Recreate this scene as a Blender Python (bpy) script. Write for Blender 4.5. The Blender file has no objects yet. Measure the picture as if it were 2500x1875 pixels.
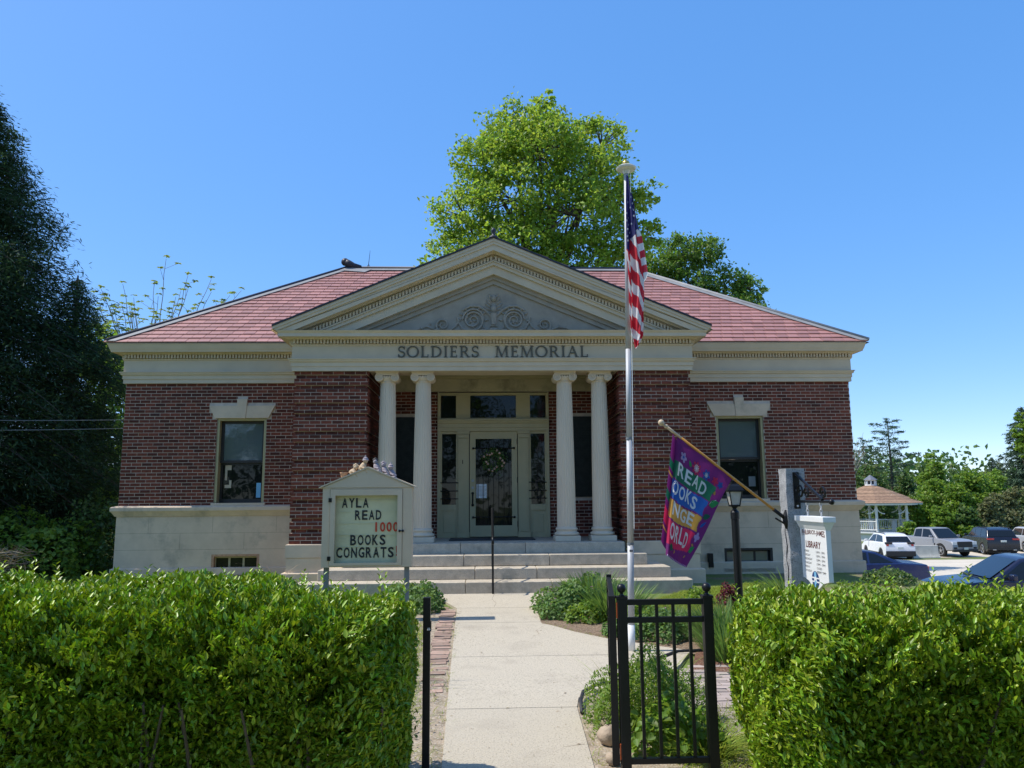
import bpy, math, random
import numpy as np
from mathutils import Vector, Matrix

PI = math.pi
random.seed(7)
rng = np.random.default_rng(11)
scene = bpy.context.scene
COL = scene.collection

# ------------------------------------------------------------------ camera
def make_camera():
    pitch, yaw, roll = math.radians(8.438), math.radians(1.9785), math.radians(0.477)
    f = Vector((math.sin(yaw)*math.cos(pitch), math.cos(yaw)*math.cos(pitch), math.sin(pitch)))
    r = Vector((math.cos(yaw), -math.sin(yaw), 0)); u = r.cross(f)
    c, s = math.cos(roll), math.sin(roll)
    r2 = r*c-u*s; u2 = r*s+u*c
    cam = bpy.data.cameras.new('camera'); cam.sensor_fit = 'HORIZONTAL'; cam.sensor_width = 36.0
    cam.lens = 1850/2500*36; cam.clip_start = 0.05; cam.clip_end = 3000
    o = bpy.data.objects.new('camera', cam); COL.objects.link(o)
    m = Matrix((r2, u2, -f)).transposed().to_4x4(); m.translation = (0, 0, 1.66)
    o.matrix_world = m; scene.camera = o
make_camera()

# ------------------------------------------------------------------ sky and sun
SUN_EL = 58.5; SUN_AZ = 3.0          # sun over the left side, 3 degrees behind the facade plane
w = bpy.data.worlds.new('World'); scene.world = w; w.use_nodes = True
nt = w.node_tree; nt.nodes.clear()
sky = nt.nodes.new('ShaderNodeTexSky'); sky.sky_type = 'NISHITA'; sky.sun_disc = False
sky.sun_elevation = math.radians(SUN_EL); sky.sun_rotation = math.radians(270+SUN_AZ)
sky.altitude = 100; sky.air_density = 0.6; sky.dust_density = 0.3; sky.ozone_density = 3.5
hsv = nt.nodes.new('ShaderNodeHueSaturation'); hsv.inputs['Hue'].default_value = 0.51; hsv.inputs['Saturation'].default_value = 2.1; hsv.inputs['Value'].default_value = 4.2
gam = nt.nodes.new('ShaderNodeGamma'); gam.inputs['Gamma'].default_value = 0.4
bg = nt.nodes.new('ShaderNodeBackground'); bg.inputs['Strength'].default_value = 0.15
wo = nt.nodes.new('ShaderNodeOutputWorld')
nt.links.new(sky.outputs[0], gam.inputs['Color']); nt.links.new(gam.outputs[0], hsv.inputs['Color']); nt.links.new(hsv.outputs[0], bg.inputs[0]); nt.links.new(bg.outputs[0], wo.inputs[0])
sl = bpy.data.lights.new('sun', 'SUN'); sl.energy = 5.0; sl.angle = math.radians(0.53); sl.color = (1.0, 0.955, 0.87)
so = bpy.data.objects.new('sun', sl); COL.objects.link(so)
e, a = math.radians(SUN_EL), math.radians(SUN_AZ)
SUN = Vector((-math.cos(e)*math.cos(a), math.cos(e)*math.sin(a), math.sin(e)))
so.rotation_euler = SUN.to_track_quat('Z', 'Y').to_euler(); so.location = (-30, 5, 40)
scene.view_settings.view_transform = 'Standard'; scene.view_settings.look = 'None'
scene.view_settings.exposure = 0.0; scene.view_settings.gamma = 1.0
try: scene.view_settings.use_curve_mapping = False
except Exception: pass
scene.cycles.max_bounces = 8; scene.cycles.transparent_max_bounces = 8
scene.cycles.use_denoising = True

# ------------------------------------------------------------------ materials
def node_mat(name):
    m = bpy.data.materials.new(name); m.use_nodes = True
    n = m.node_tree.nodes; b = n['Principled BSDF']
    return m, m.node_tree, n, b
def _sock(b, *names):
    for k in names:
        if k in b.inputs: return b.inputs[k]
def pmat(name, col, rough=0.75, var=0.15, scale=6.0, bump=0.0, bscale=60.0, island=0.0, spec=0.4, metal=0.0,
         stain=None, stain_scale=1.5, stain_at=0.58, objrand=0.0, speck=None, speck_scale=120.0, stretch=None):
    m, t, n, b = node_mat(name); L = t.links
    tc = n.new('ShaderNodeTexCoord'); src = tc.outputs['Object']
    if stretch:
        mp = n.new('ShaderNodeMapping'); mp.inputs['Scale'].default_value = stretch; L.new(src, mp.inputs['Vector']); src2 = mp.outputs[0]
    else: src2 = src
    no = n.new('ShaderNodeTexNoise'); no.inputs['Scale'].default_value = scale; no.inputs['Detail'].default_value = 6; no.inputs['Roughness'].default_value = 0.6
    L.new(src2, no.inputs['Vector'])
    mr = n.new('ShaderNodeMapRange'); mr.inputs['From Min'].default_value = 0.3; mr.inputs['From Max'].default_value = 0.7
    mr.inputs['To Min'].default_value = 1-var; mr.inputs['To Max'].default_value = 1+var; L.new(no.outputs['Fac'], mr.inputs['Value'])
    val = mr.outputs[0]
    if island > 0 or objrand > 0:
        if island > 0:
            g = n.new('ShaderNodeNewGeometry'); r0 = g.outputs['Random Per Island']
            if objrand > 0:
                oi = n.new('ShaderNodeObjectInfo'); ad = n.new('ShaderNodeMath'); ad.operation = 'ADD'; L.new(r0, ad.inputs[0]); L.new(oi.outputs['Random'], ad.inputs[1])
                fr = n.new('ShaderNodeMath'); fr.operation = 'FRACT'; L.new(ad.outputs[0], fr.inputs[0]); r0 = fr.outputs[0]
        else:
            oi = n.new('ShaderNodeObjectInfo'); r0 = oi.outputs['Random']
        k = max(island, objrand)
        mi = n.new('ShaderNodeMapRange'); mi.inputs['To Min'].default_value = 1-k; mi.inputs['To Max'].default_value = 1+k; L.new(r0, mi.inputs['Value'])
        mm = n.new('ShaderNodeMath'); mm.operation = 'MULTIPLY'; L.new(val, mm.inputs[0]); L.new(mi.outputs[0], mm.inputs[1]); val = mm.outputs[0]
    vm = n.new('ShaderNodeVectorMath'); vm.operation = 'SCALE'; vm.inputs[0].default_value = col[:3]; L.new(val, vm.inputs['Scale'])
    out = vm.outputs[0]
    if stain:
        ns = n.new('ShaderNodeTexNoise'); ns.inputs['Scale'].default_value = stain_scale; ns.inputs['Detail'].default_value = 8; ns.inputs['Roughness'].default_value = 0.65; L.new(src2, ns.inputs['Vector'])
        ms = n.new('ShaderNodeMapRange'); ms.inputs['From Min'].default_value = stain_at; ms.inputs['From Max'].default_value = stain_at+0.17; ms.inputs['To Max'].default_value = 0.75; L.new(ns.outputs['Fac'], ms.inputs['Value'])
        mx = n.new('ShaderNodeMix'); mx.data_type = 'RGBA'; L.new(ms.outputs[0], mx.inputs[0]); L.new(out, mx.inputs[6]); mx.inputs[7].default_value = (*stain, 1); out = mx.outputs[2]
    if speck:
        nv = n.new('ShaderNodeTexNoise'); nv.inputs['Scale'].default_value = speck_scale; nv.inputs['Detail'].default_value = 2; L.new(src, nv.inputs['Vector'])
        mv = n.new('ShaderNodeMapRange'); mv.inputs['From Min'].default_value = 0.56; mv.inputs['From Max'].default_value = 0.66; L.new(nv.outputs['Fac'], mv.inputs['Value'])
        mx2 = n.new('ShaderNodeMix'); mx2.data_type = 'RGBA'; L.new(mv.outputs[0], mx2.inputs[0]); L.new(out, mx2.inputs[6]); mx2.inputs[7].default_value = (*speck, 1); out = mx2.outputs[2]
    L.new(out, b.inputs['Base Color']); b.inputs['Roughness'].default_value = rough; b.inputs['Metallic'].default_value = metal
    _sock(b, 'Specular IOR Level', 'Specular').default_value = spec
    if bump > 0:
        nb = n.new('ShaderNodeTexNoise'); nb.inputs['Scale'].default_value = bscale; nb.inputs['Detail'].default_value = 5; L.new(src2, nb.inputs['Vector'])
        bp = n.new('ShaderNodeBump'); bp.inputs['Strength'].default_value = bump; bp.inputs['Distance'].default_value = 0.02; L.new(nb.outputs['Fac'], bp.inputs['Height']); L.new(bp.outputs[0], b.inputs['Normal'])
    return m
def leafmat(name, col, trans, k=0.35, rough=0.45, tmix=0.45, hue=0.03, spec=0.4):
    m, t, n, b = node_mat(name); L = t.links
    g = n.new('ShaderNodeNewGeometry')
    mi = n.new('ShaderNodeMapRange'); mi.inputs['To Min'].default_value = 1-k; mi.inputs['To Max'].default_value = 1+k; L.new(g.outputs['Random Per Island'], mi.inputs['Value'])
    hm = n.new('ShaderNodeMapRange'); hm.inputs['To Min'].default_value = 0.5-hue; hm.inputs['To Max'].default_value = 0.5+hue
    ml = n.new('ShaderNodeMath'); ml.operation = 'MULTIPLY'; ml.inputs[1].default_value = 7.31; L.new(g.outputs['Random Per Island'], ml.inputs[0])
    fr = n.new('ShaderNodeMath'); fr.operation = 'FRACT'; L.new(ml.outputs[0], fr.inputs[0]); L.new(fr.outputs[0], hm.inputs['Value'])
    outs = []
    for c in (col, trans):
        h = n.new('ShaderNodeHueSaturation'); h.inputs['Color'].default_value = (*c, 1); L.new(hm.outputs[0], h.inputs['Hue']); L.new(mi.outputs[0], h.inputs['Value']); outs.append(h.outputs[0])
    L.new(outs[0], b.inputs['Base Color']); b.inputs['Roughness'].default_value = rough; _sock(b, 'Specular IOR Level', 'Specular').default_value = spec
    tr = n.new('ShaderNodeBsdfTranslucent'); L.new(outs[1], tr.inputs['Color'])
    mx = n.new('ShaderNodeMixShader'); mx.inputs[0].default_value = tmix; L.new(b.outputs[0], mx.inputs[1]); L.new(tr.outputs[0], mx.inputs[2])
    L.new(mx.outputs[0], n['Material Output'].inputs['Surface'])
    return m
def cloth(name, col, tmix=0.35):
    m, t, n, b = node_mat(name); L = t.links
    tc = n.new('ShaderNodeTexCoord'); no = n.new('ShaderNodeTexNoise'); no.inputs['Scale'].default_value = 9; L.new(tc.outputs['Object'], no.inputs['Vector'])
    mr = n.new('ShaderNodeMapRange'); mr.inputs['To Min'].default_value = 0.85; mr.inputs['To Max'].default_value = 1.12; L.new(no.outputs['Fac'], mr.inputs['Value'])
    vm = n.new('ShaderNodeVectorMath'); vm.operation = 'SCALE'; vm.inputs[0].default_value = col; L.new(mr.outputs[0], vm.inputs['Scale'])
    L.new(vm.outputs[0], b.inputs['Base Color']); b.inputs['Roughness'].default_value = 0.8
    tr = n.new('ShaderNodeBsdfTranslucent'); L.new(vm.outputs[0], tr.inputs['Color'])
    mx = n.new('ShaderNodeMixShader'); mx.inputs[0].default_value = tmix; L.new(b.outputs[0], mx.inputs[1]); L.new(tr.outputs[0], mx.inputs[2])
    L.new(mx.outputs[0], n['Material Output'].inputs['Surface'])
    return m
def glassmat(name, col, rough=0.03, wav=0.15, spec=0.6):
    m, t, n, b = node_mat(name); L = t.links
    b.inputs['Base Color'].default_value = (*col, 1); b.inputs['Roughness'].default_value = rough; _sock(b, 'Specular IOR Level', 'Specular').default_value = spec
    tc = n.new('ShaderNodeTexCoord'); nb = n.new('ShaderNodeTexNoise'); nb.inputs['Scale'].default_value = 2.2; L.new(tc.outputs['Object'], nb.inputs['Vector'])
    bp = n.new('ShaderNodeBump'); bp.inputs['Strength'].default_value = wav; bp.inputs['Distance'].default_value = 0.03; L.new(nb.outputs['Fac'], bp.inputs['Height']); L.new(bp.outputs[0], b.inputs['Normal'])
    return m
def paintmat(name, col, rough=0.25):
    m, t, n, b = node_mat(name)
    b.inputs['Base Color'].default_value = (*col, 1); b.inputs['Roughness'].default_value = rough
    _sock(b, 'Coat Weight', 'Clearcoat').default_value = 0.22; _sock(b, 'Coat Roughness', 'Clearcoat Roughness').default_value = 0.06
    L = t.links; tc = n.new('ShaderNodeTexCoord'); no = n.new('ShaderNodeTexNoise'); no.inputs['Scale'].default_value = 3.0; L.new(tc.outputs['Object'], no.inputs['Vector'])
    mr = n.new('ShaderNodeMapRange'); mr.inputs['To Min'].default_value = rough*0.7; mr.inputs['To Max'].default_value = rough*1.5; L.new(no.outputs['Fac'], mr.inputs['Value']); L.new(mr.outputs[0], b.inputs['Roughness'])
    return m

M = {}
M['brick'] = pmat('brick_red', (0.140, 0.034, 0.018), 0.85, 0.30, 14, 0.4, 90, island=0.5, objrand=0.5, stain=(0.05, 0.032, 0.03), stain_scale=0.9, stain_at=0.56)
M['mortar'] = pmat('mortar', (0.56, 0.46, 0.37), 0.9, 0.2, 8, 0.3, 80)
M['paint'] = pmat('cream_paint', (0.58, 0.475, 0.335), 0.6, 0.07, 2.5, 0.08, 50, stain=(0.44, 0.41, 0.32), stain_scale=1.3, stain_at=0.6)
M['stone'] = pmat('foundation_stucco', (0.63, 0.49, 0.345), 0.8, 0.10, 3, 0.15, 70, stain=(0.24, 0.22, 0.17), stain_scale=1.3, stain_at=0.54)
M['column'] = pmat('column_paint', (0.63, 0.52, 0.385), 0.6, 0.06, 3, 0.08, 60, stain=(0.48, 0.46, 0.40), stain_scale=2.2, stain_at=0.6, stretch=(1, 1, 0.4))
M['granite_step'] = pmat('granite_step', (0.52, 0.445, 0.335), 0.8, 0.18, 9, 0.2, 120, stain=(0.26, 0.235, 0.18), stain_scale=2.6, stain_at=0.57, speck=(0.28, 0.26, 0.23), speck_scale=160, objrand=0.08)
M['granite'] = pmat('granite_post', (0.36, 0.36, 0.36), 0.75, 0.2, 12, 0.5, 90, speck=(0.10, 0.10, 0.11), speck_scale=110)
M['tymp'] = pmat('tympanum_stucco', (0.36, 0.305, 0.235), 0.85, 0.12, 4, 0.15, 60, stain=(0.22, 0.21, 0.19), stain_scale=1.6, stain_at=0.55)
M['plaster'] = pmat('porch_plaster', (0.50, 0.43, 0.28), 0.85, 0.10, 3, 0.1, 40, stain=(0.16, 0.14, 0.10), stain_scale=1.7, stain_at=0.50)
M['slate'] = pmat('slate_red', (0.39, 0.185, 0.15), 0.42, 0.10, 8, 0.25, 60, island=0.17, objrand=0.17, spec=0.6)
M['flash'] = pmat('grey_flashing', (0.25, 0.25, 0.245), 0.6, 0.15, 4, 0.05, 30)
M['dark'] = pmat('dark_edge', (0.030, 0.030, 0.040), 0.5, 0.2, 5)
M['bronze'] = pmat('bronze_letter', (0.11, 0.10, 0.075), 0.6, 0.2, 12)
M['plaque'] = pmat('bronze_plaque', (0.022, 0.026, 0.022), 0.45, 0.3, 10, 0.1, 60, metal=0.3)
M['trim'] = pmat('door_trim_paint', (0.47, 0.40, 0.235), 0.55, 0.06, 3, 0.05, 40)
M['sash'] = pmat('dark_sash', (0.028, 0.024, 0.022), 0.5, 0.15, 6)
M['glass'] = glassmat('window_glass', (0.010, 0.012, 0.011), spec=0.28)
M['blind'] = glassmat('shaded_glass', (0.10, 0.125, 0.13), 0.05, spec=0.9)
M['yellowframe'] = pmat('ochre_window_trim', (0.42, 0.36, 0.19), 0.6, 0.08, 4)
M['iron'] = pmat('black_iron', (0.009, 0.009, 0.010), 0.38, 0.2, 12, 0.05, 60, spec=0.3)
M['steel'] = pmat('brushed_aluminium', (0.42, 0.43, 0.44), 0.55, 0.08, 20, metal=0.15, stretch=(1, 1, 0.1))
M['white'] = pmat('white_paint', (0.78, 0.78, 0.76), 0.5, 0.04, 4)
M['gold'] = pmat('gold_ball', (0.75, 0.48, 0.12), 0.25, 0.1, 6, metal=0.9)
M['boardpaint'] = pmat('board_cream', (0.56, 0.46, 0.33), 0.55, 0.06, 3, 0.05, 40)
M['boardface'] = pmat('board_letter_panel', (0.60, 0.57, 0.36), 0.4, 0.10, 2.5, stain=(0.45, 0.42, 0.26), stain_scale=2, stain_at=0.58)
M['blackletter'] = pmat('black_letter', (0.02, 0.022, 0.025), 0.5, 0.1, 8)
M['redletter'] = pmat('red_letter', (0.55, 0.05, 0.02), 0.5, 0.1, 8)
M['maroon'] = pmat('maroon_letter', (0.10, 0.012, 0.012), 0.5, 0.1, 8)
M['greyletter'] = pmat('grey_letter', (0.18, 0.17, 0.17), 0.5, 0.1, 8)
M['blueletter'] = pmat('blue_emblem', (0.02, 0.05, 0.17), 0.5, 0.1, 8)
M['cyanletter'] = pmat('pale_blue_emblem', (0.2, 0.45, 0.65), 0.5, 0.1, 8)
M['terracotta'] = pmat('terracotta', (0.45, 0.26, 0.15), 0.75, 0.25, 20, 0.2, 60)
M['tan'] = pmat('tan_clay', (0.55, 0.40, 0.25), 0.75, 0.2, 20, 0.2, 60)
M['greyclay'] = pmat('mauve_clay', (0.32, 0.27, 0.28), 0.75, 0.3, 20, 0.2, 60)
M['wood'] = pmat('varnished_pole', (0.50, 0.24, 0.045), 0.4, 0.15, 10, stretch=(0.2, 1, 0.2))
M['paleknob'] = pmat('pale_wood', (0.55, 0.42, 0.27), 0.5, 0.1, 10)
M['concrete'] = pmat('path_concrete', (0.53, 0.465, 0.355), 0.9, 0.10, 60.0, 0.5, 170, stain=(0.40, 0.345, 0.265), stain_scale=1.6, stain_at=0.53, speck=(0.33, 0.28, 0.21), speck_scale=75, objrand=0.04)
M['paver'] = pmat('paver', (0.36, 0.29, 0.25), 0.9, 0.15, 8, 0.2, 80, objrand=0.25)
M['edgebrick'] = pmat('edging_brick', (0.36, 0.24, 0.18), 0.9, 0.2, 10, 0.3, 80, objrand=0.3, stain=(0.28, 0.25, 0.2), stain_scale=5, stain_at=0.5)
M['mulch'] = pmat('mulch', (0.16, 0.075, 0.045), 0.95, 0.5, 30, 0.8, 70, speck=(0.28, 0.2, 0.14), speck_scale=60)
M['road'] = pmat('asphalt', (0.055, 0.053, 0.05), 0.95, 0.2, 4, 0.4, 90)
M['soil'] = pmat('bed_soil', (0.20, 0.135, 0.085), 0.95, 0.4, 20, 0.8, 60, speck=(0.36, 0.30, 0.22), speck_scale=50)
M['dirt'] = pmat('dirt', (0.34, 0.27, 0.19), 0.95, 0.35, 14, 0.7, 60, speck=(0.5, 0.44, 0.36), speck_scale=70, stain=(0.16, 0.16, 0.06), stain_scale=2.5, stain_at=0.55)
M['lot'] = pmat('lot_gravel', (0.56, 0.49, 0.385), 0.95, 0.12, 0.6, 0.3, 20, stain=(0.40, 0.36, 0.29), stain_scale=0.25, stain_at=0.55)
M['bark'] = pmat('bark', (0.11, 0.085, 0.065), 0.9, 0.3, 12, 0.6, 30, stretch=(1, 1, 0.25))
M['palebark'] = pmat('pale_bark', (0.26, 0.23, 0.19), 0.9, 0.25, 12, 0.4, 30, stretch=(1, 1, 0.25))
M['rock'] = pmat('rock', (0.36, 0.28, 0.20), 0.9, 0.25, 6, 0.5, 30)
M['barrier'] = pmat('barrier_concrete', (0.52, 0.49, 0.43), 0.9, 0.12, 3, 0.2, 40, stain=(0.33, 0.30, 0.25), stain_scale=2, stain_at=0.55)
M['shingle'] = pmat('gazebo_shingle', (0.38, 0.235, 0.15), 0.9, 0.3, 5, 0.3, 20, island=0.25)
M['cupola'] = pmat('grey_cupola_roof', (0.14, 0.15, 0.18), 0.6, 0.15, 4)
M['whitewood'] = pmat('gazebo_white', (0.68, 0.68, 0.66), 0.6, 0.05, 4)
M['tyre'] = pmat('tyre_rubber', (0.018, 0.018, 0.018), 0.85, 0.2, 12)
M['alloy'] = pmat('alloy_rim', (0.45, 0.45, 0.46), 0.3, 0.1, 8, metal=0.7)
M['carglass'] = glassmat('car_glass', (0.010, 0.013, 0.016), 0.06, 0.02, spec=0.45)
M['plastic'] = pmat('black_plastic', (0.025, 0.025, 0.027), 0.6, 0.1, 8)
M['lampred'] = pmat('tail_lamp', (0.42, 0.02, 0.015), 0.2, 0.1, 8, spec=0.7)
M['lampclear'] = pmat('head_lamp', (0.65, 0.66, 0.68), 0.12, 0.05, 8, spec=0.8)
M['plate'] = pmat('licence_plate', (0.55, 0.6, 0.58), 0.5, 0.1, 30)
M['orange'] = pmat('orange_hinge', (0.45, 0.10, 0.03), 0.5, 0.2, 20)
M['lanternglass'] = pmat('lantern_glass', (0.45, 0.43, 0.38), 0.15, 0.15, 10, spec=0.7)
M['greysteel'] = pmat('grey_post_paint', (0.17, 0.19, 0.20), 0.6, 0.1, 8)
M['purpleflower'] = pmat('purple_petal', (0.55, 0.16, 0.45), 0.7, 0.15, 8)
M['paper'] = pmat('paper', (0.75, 0.77, 0.78), 0.7, 0.04, 6)
M['wreathflower'] = pmat('cream_pink_flower', (0.55, 0.35, 0.26), 0.8, 0.3, 30, objrand=0.3)
# leaves
M['hedge'] = leafmat('hedge_leaf', (0.235, 0.345, 0.022), (0.20, 0.33, 0.010), 0.45, 0.36, 0.24, 0.03, 0.4)
M['maple'] = leafmat('maple_leaf', (0.185, 0.29, 0.032), (0.42, 0.58, 0.055), 0.35, 0.45, 0.45, 0.02)
M['maple2'] = leafmat('darker_maple_leaf', (0.09, 0.17, 0.03), (0.21, 0.36, 0.04), 0.35, 0.45, 0.42, 0.02)
M['young'] = leafmat('young_leaf', (0.19, 0.24, 0.055), (0.32, 0.40, 0.08), 0.3, 0.5, 0.45, 0.02)
M['bright'] = leafmat('bright_leaf', (0.15, 0.24, 0.03), (0.30, 0.46, 0.045), 0.3, 0.5, 0.42, 0.02)
M['mid'] = leafmat('mid_leaf', (0.10, 0.165, 0.045), (0.18, 0.29, 0.055), 0.35, 0.5, 0.38, 0.03)
M['dull'] = leafmat('dull_leaf', (0.17, 0.18, 0.075), (0.24, 0.26, 0.085), 0.35, 0.6, 0.35, 0.04)
M['needle'] = leafmat('hemlock_needle', (0.042, 0.075, 0.036), (0.07, 0.125, 0.035), 0.55, 0.7, 0.3, 0.02, 0.15)
M['pine'] = leafmat('pine_needle', (0.075, 0.125, 0.075), (0.10, 0.17, 0.085), 0.4, 0.6, 0.25, 0.02, 0.2)
M['blade'] = leafmat('blade_green', (0.12, 0.20, 0.05), (0.20, 0.34, 0.055), 0.3, 0.45, 0.38, 0.02)
M['grass'] = leafmat('grass_green', (0.22, 0.28, 0.03), (0.36, 0.46, 0.045), 0.35, 0.6, 0.35, 0.03)
M['geranium'] = leafmat('geranium_leaf', (0.125, 0.215, 0.06), (0.22, 0.36, 0.07), 0.35, 0.55, 0.38, 0.02)
M['redleaf'] = leafmat('red_leaf', (0.13, 0.02, 0.03), (0.2, 0.03, 0.04), 0.4, 0.5, 0.35, 0.02)
M['dry'] = leafmat('dry_twig', (0.33, 0.26, 0.17), (0.3, 0.22, 0.13), 0.3, 0.8, 0.2, 0.02)

# ------------------------------------------------------------------ helpers
OFF = {}
def prop(o, label=None, cat=None, group=None, kind=None):
    if label: o['label'] = label
    if cat: o['category'] = cat
    if group: o['group'] = group
    if kind: o['kind'] = kind
    return o
def thing(name, label, cat, loc=(0, 0, 0), group=None, rotz=0.0, kind=None):
    o = bpy.data.objects.new(name, None); COL.objects.link(o); o.empty_display_size = 0.2
    o.location = loc; o.rotation_euler = (0, 0, rotz); OFF[o.name] = Vector(loc)
    return prop(o, label, cat, group, kind)
def link(name, me, mats, parent=None, local=False, smooth=False, bevel=0.0, loc=None):
    if not isinstance(mats, (list, tuple)): mats = [mats]
    for m in mats: me.materials.append(m)
    o = bpy.data.objects.new(name, me); COL.objects.link(o)
    if smooth: me.polygons.foreach_set('use_smooth', [True]*len(me.polygons))
    if parent is not None:
        o.parent = parent
        if not local:
            off = OFF.get(parent.name, Vector((0, 0, 0)))
            me.transform(Matrix.Translation(-off)); OFF[o.name] = off
    if loc is not None: o.location = loc
    if bevel > 0:
        b = o.modifiers.new('bevel', 'BEVEL'); b.width = bevel; b.segments = 2; b.limit_method = 'ANGLE'; b.angle_limit = math.radians(35)
        wn = o.modifiers.new('wn', 'WEIGHTED_NORMAL'); wn.keep_sharp = False
        me.polygons.foreach_set('use_smooth', [True]*len(me.polygons))
    return o
class MB:
    def __init__(s): s.v = []; s.f = []; s.m = []; s.cm = 0
    def add(s, vs, fs):
        o = len(s.v); s.v += [tuple(p) for p in vs]
        for f in fs: s.f.append(tuple(i+o for i in f)); s.m.append(s.cm)
        return s
    def hexa(s, p):   # p: bottom 4 ccw, top 4 ccw
        return s.add(p, [(3, 2, 1, 0), (4, 5, 6, 7), (0, 1, 5, 4), (1, 2, 6, 5), (2, 3, 7, 6), (3, 0, 4, 7)])
    def box(s, x0, x1, y0, y1, z0, z1):
        return s.hexa([(x0, y0, z0), (x1, y0, z0), (x1, y1, z0), (x0, y1, z0), (x0, y0, z1), (x1, y0, z1), (x1, y1, z1), (x0, y1, z1)])
    def prism_y(s, poly, y0, y1):
        n = len(poly); vs = [(x, y0, z) for x, z in poly]+[(x, y1, z) for x, z in poly]
        return s.add(vs, [tuple(range(n)), tuple(range(2*n-1, n-1, -1))]+[(i, i+n, (i+1) % n+n, (i+1) % n) for i in range(n)])
    def prism_x(s, poly, x0, x1):
        n = len(poly); vs = [(x0, y, z) for y, z in poly]+[(x1, y, z) for y, z in poly]
        return s.add(vs, [tuple(range(n-1, -1, -1)), tuple(range(n, 2*n))]+[(i, (i+1) % n, (i+1) % n+n, i+n) for i in range(n)])
    def prism_z(s, poly, z0, z1):
        n = len(poly); vs = [(x, y, z0) for x, y in poly]+[(x, y, z1) for x, y in poly]
        return s.add(vs, [tuple(range(n-1, -1, -1)), tuple(range(n, 2*n))]+[(i, (i+1) % n, (i+1) % n+n, i+n) for i in range(n)])
    def quad(s, a, b, c, d): return s.add([a, b, c, d], [(0, 1, 2, 3)])
    def tube(s, pts, r, n=8, cap=True):
        pts = [Vector(p) for p in pts]; rr = r if isinstance(r, (list, tuple)) else [r]*len(pts)
        vs = []; ref = None
        for i, p in enumerate(pts):
            t = (pts[min(i+1, len(pts)-1)]-pts[max(i-1, 0)])
            if t.length < 1e-9: t = Vector((0, 0, 1))
            t.normalize()
            if ref is None:
                ref = t.cross(Vector((0, 0, 1)))
                if ref.length < 1e-3: ref = t.cross(Vector((1, 0, 0)))
            else: ref = ref-t*ref.dot(t)
            ref.normalize(); b = t.cross(ref)
            for k in range(n):
                a = 2*PI*k/n; vs.append(p+(ref*math.cos(a)+b*math.sin(a))*rr[i])
        fs = []
        for i in range(len(pts)-1):
            for k in range(n): fs.append((i*n+k, i*n+(k+1) % n, (i+1)*n+(k+1) % n, (i+1)*n+k))
        if cap: fs.append(tuple(range(n-1, -1, -1))); fs.append(tuple((len(pts)-1)*n+k for k in range(n)))
        return s.add(vs, fs)
    def lathe(s, cx, cy, prof, n=24, rf=None):
        vs = []
        for r, z in prof:
            for k in range(n):
                a = 2*PI*k/n; q = r*(rf(k, n) if rf else 1); vs.append((cx+q*math.cos(a), cy+q*math.sin(a), z))
        fs = [(i*n+k, i*n+(k+1) % n, (i+1)*n+(k+1) % n, (i+1)*n+k) for i in range(len(prof)-1) for k in range(n)]
        fs.append(tuple(range(n-1, -1, -1))); fs.append(tuple((len(prof)-1)*n+k for k in range(n)))
        return s.add(vs, fs)
    def ball(s, c, r, n=12, sz=1.0):
        m = n//2; prof = [(max(1e-4, r*math.sin(PI*i/m)), c[2]-r*sz*math.cos(PI*i/m)) for i in range(m+1)]
        return s.lathe(c[0], c[1], prof, n)
    def cyl(s, a, b, r, n=12): return s.tube([a, b], r, n)
    def grid(s, fn, nu, nv, matfn=None):
        o = len(s.v)
        for j in range(nv+1):
            for i in range(nu+1): s.v.append(tuple(fn(i/nu, j/nv)))
        for j in range(nv):
            for i in range(nu):
                a = o+j*(nu+1)+i; s.f.append((a, a+1, a+nu+2, a+nu+1)); s.m.append(matfn((i+.5)/nu, (j+.5)/nv) if matfn else s.cm)
        return s
    def sweep(s, path, prof):
        n = len(path); P = [Vector(p) for p in path]; mit = []
        for i in range(n):
            ns = []
            if i > 0: d = (P[i]-P[i-1]).normalized(); ns.append(Vector((d.y, -d.x)))
            if i < n-1: d = (P[i+1]-P[i]).normalized(); ns.append(Vector((d.y, -d.x)))
            mit.append(ns[0] if len(ns) == 1 else (ns[0]+ns[1])/(1+ns[0].dot(ns[1])))
        k = len(prof); vs = []
        for i in range(n):
            for o_, z in prof: q = P[i]+mit[i]*o_; vs.append((q.x, q.y, z))
        fs = [(i*k+j, (i+1)*k+j, (i+1)*k+j+1, i*k+j+1) for i in range(n-1) for j in range(k-1)]
        fs.append(tuple(range(k))); fs.append(tuple((n-1)*k+j for j in range(k-1, -1, -1)))
        return s.add(vs, fs)
    def mesh(s, name):
        me = bpy.data.meshes.new(name); me.from_pydata(s.v, [], s.f)
        if any(s.m): me.polygons.foreach_set('material_index', s.m)
        me.update(); return me
    def build(s, name, mats, parent=None, **k): return link(name, s.mesh(name), mats, parent, **k)
def arrmesh(name, V, F):      # V (n,3), F (m,k)
    me = bpy.data.meshes.new(name); F = np.asarray(F, dtype=np.int32); m, k = F.shape
    me.vertices.add(len(V)); me.vertices.foreach_set('co', np.asarray(V, dtype=np.float32).ravel())
    me.loops.add(m*k); me.loops.foreach_set('vertex_index', F.ravel())
    me.polygons.add(m); me.polygons.foreach_set('loop_start', np.arange(0, m*k, k, dtype=np.int32))
    me.update(calc_edges=True); me.validate(); return me
def unit(a): return a/np.maximum(np.linalg.norm(a, axis=1, keepdims=True), 1e-9)
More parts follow.
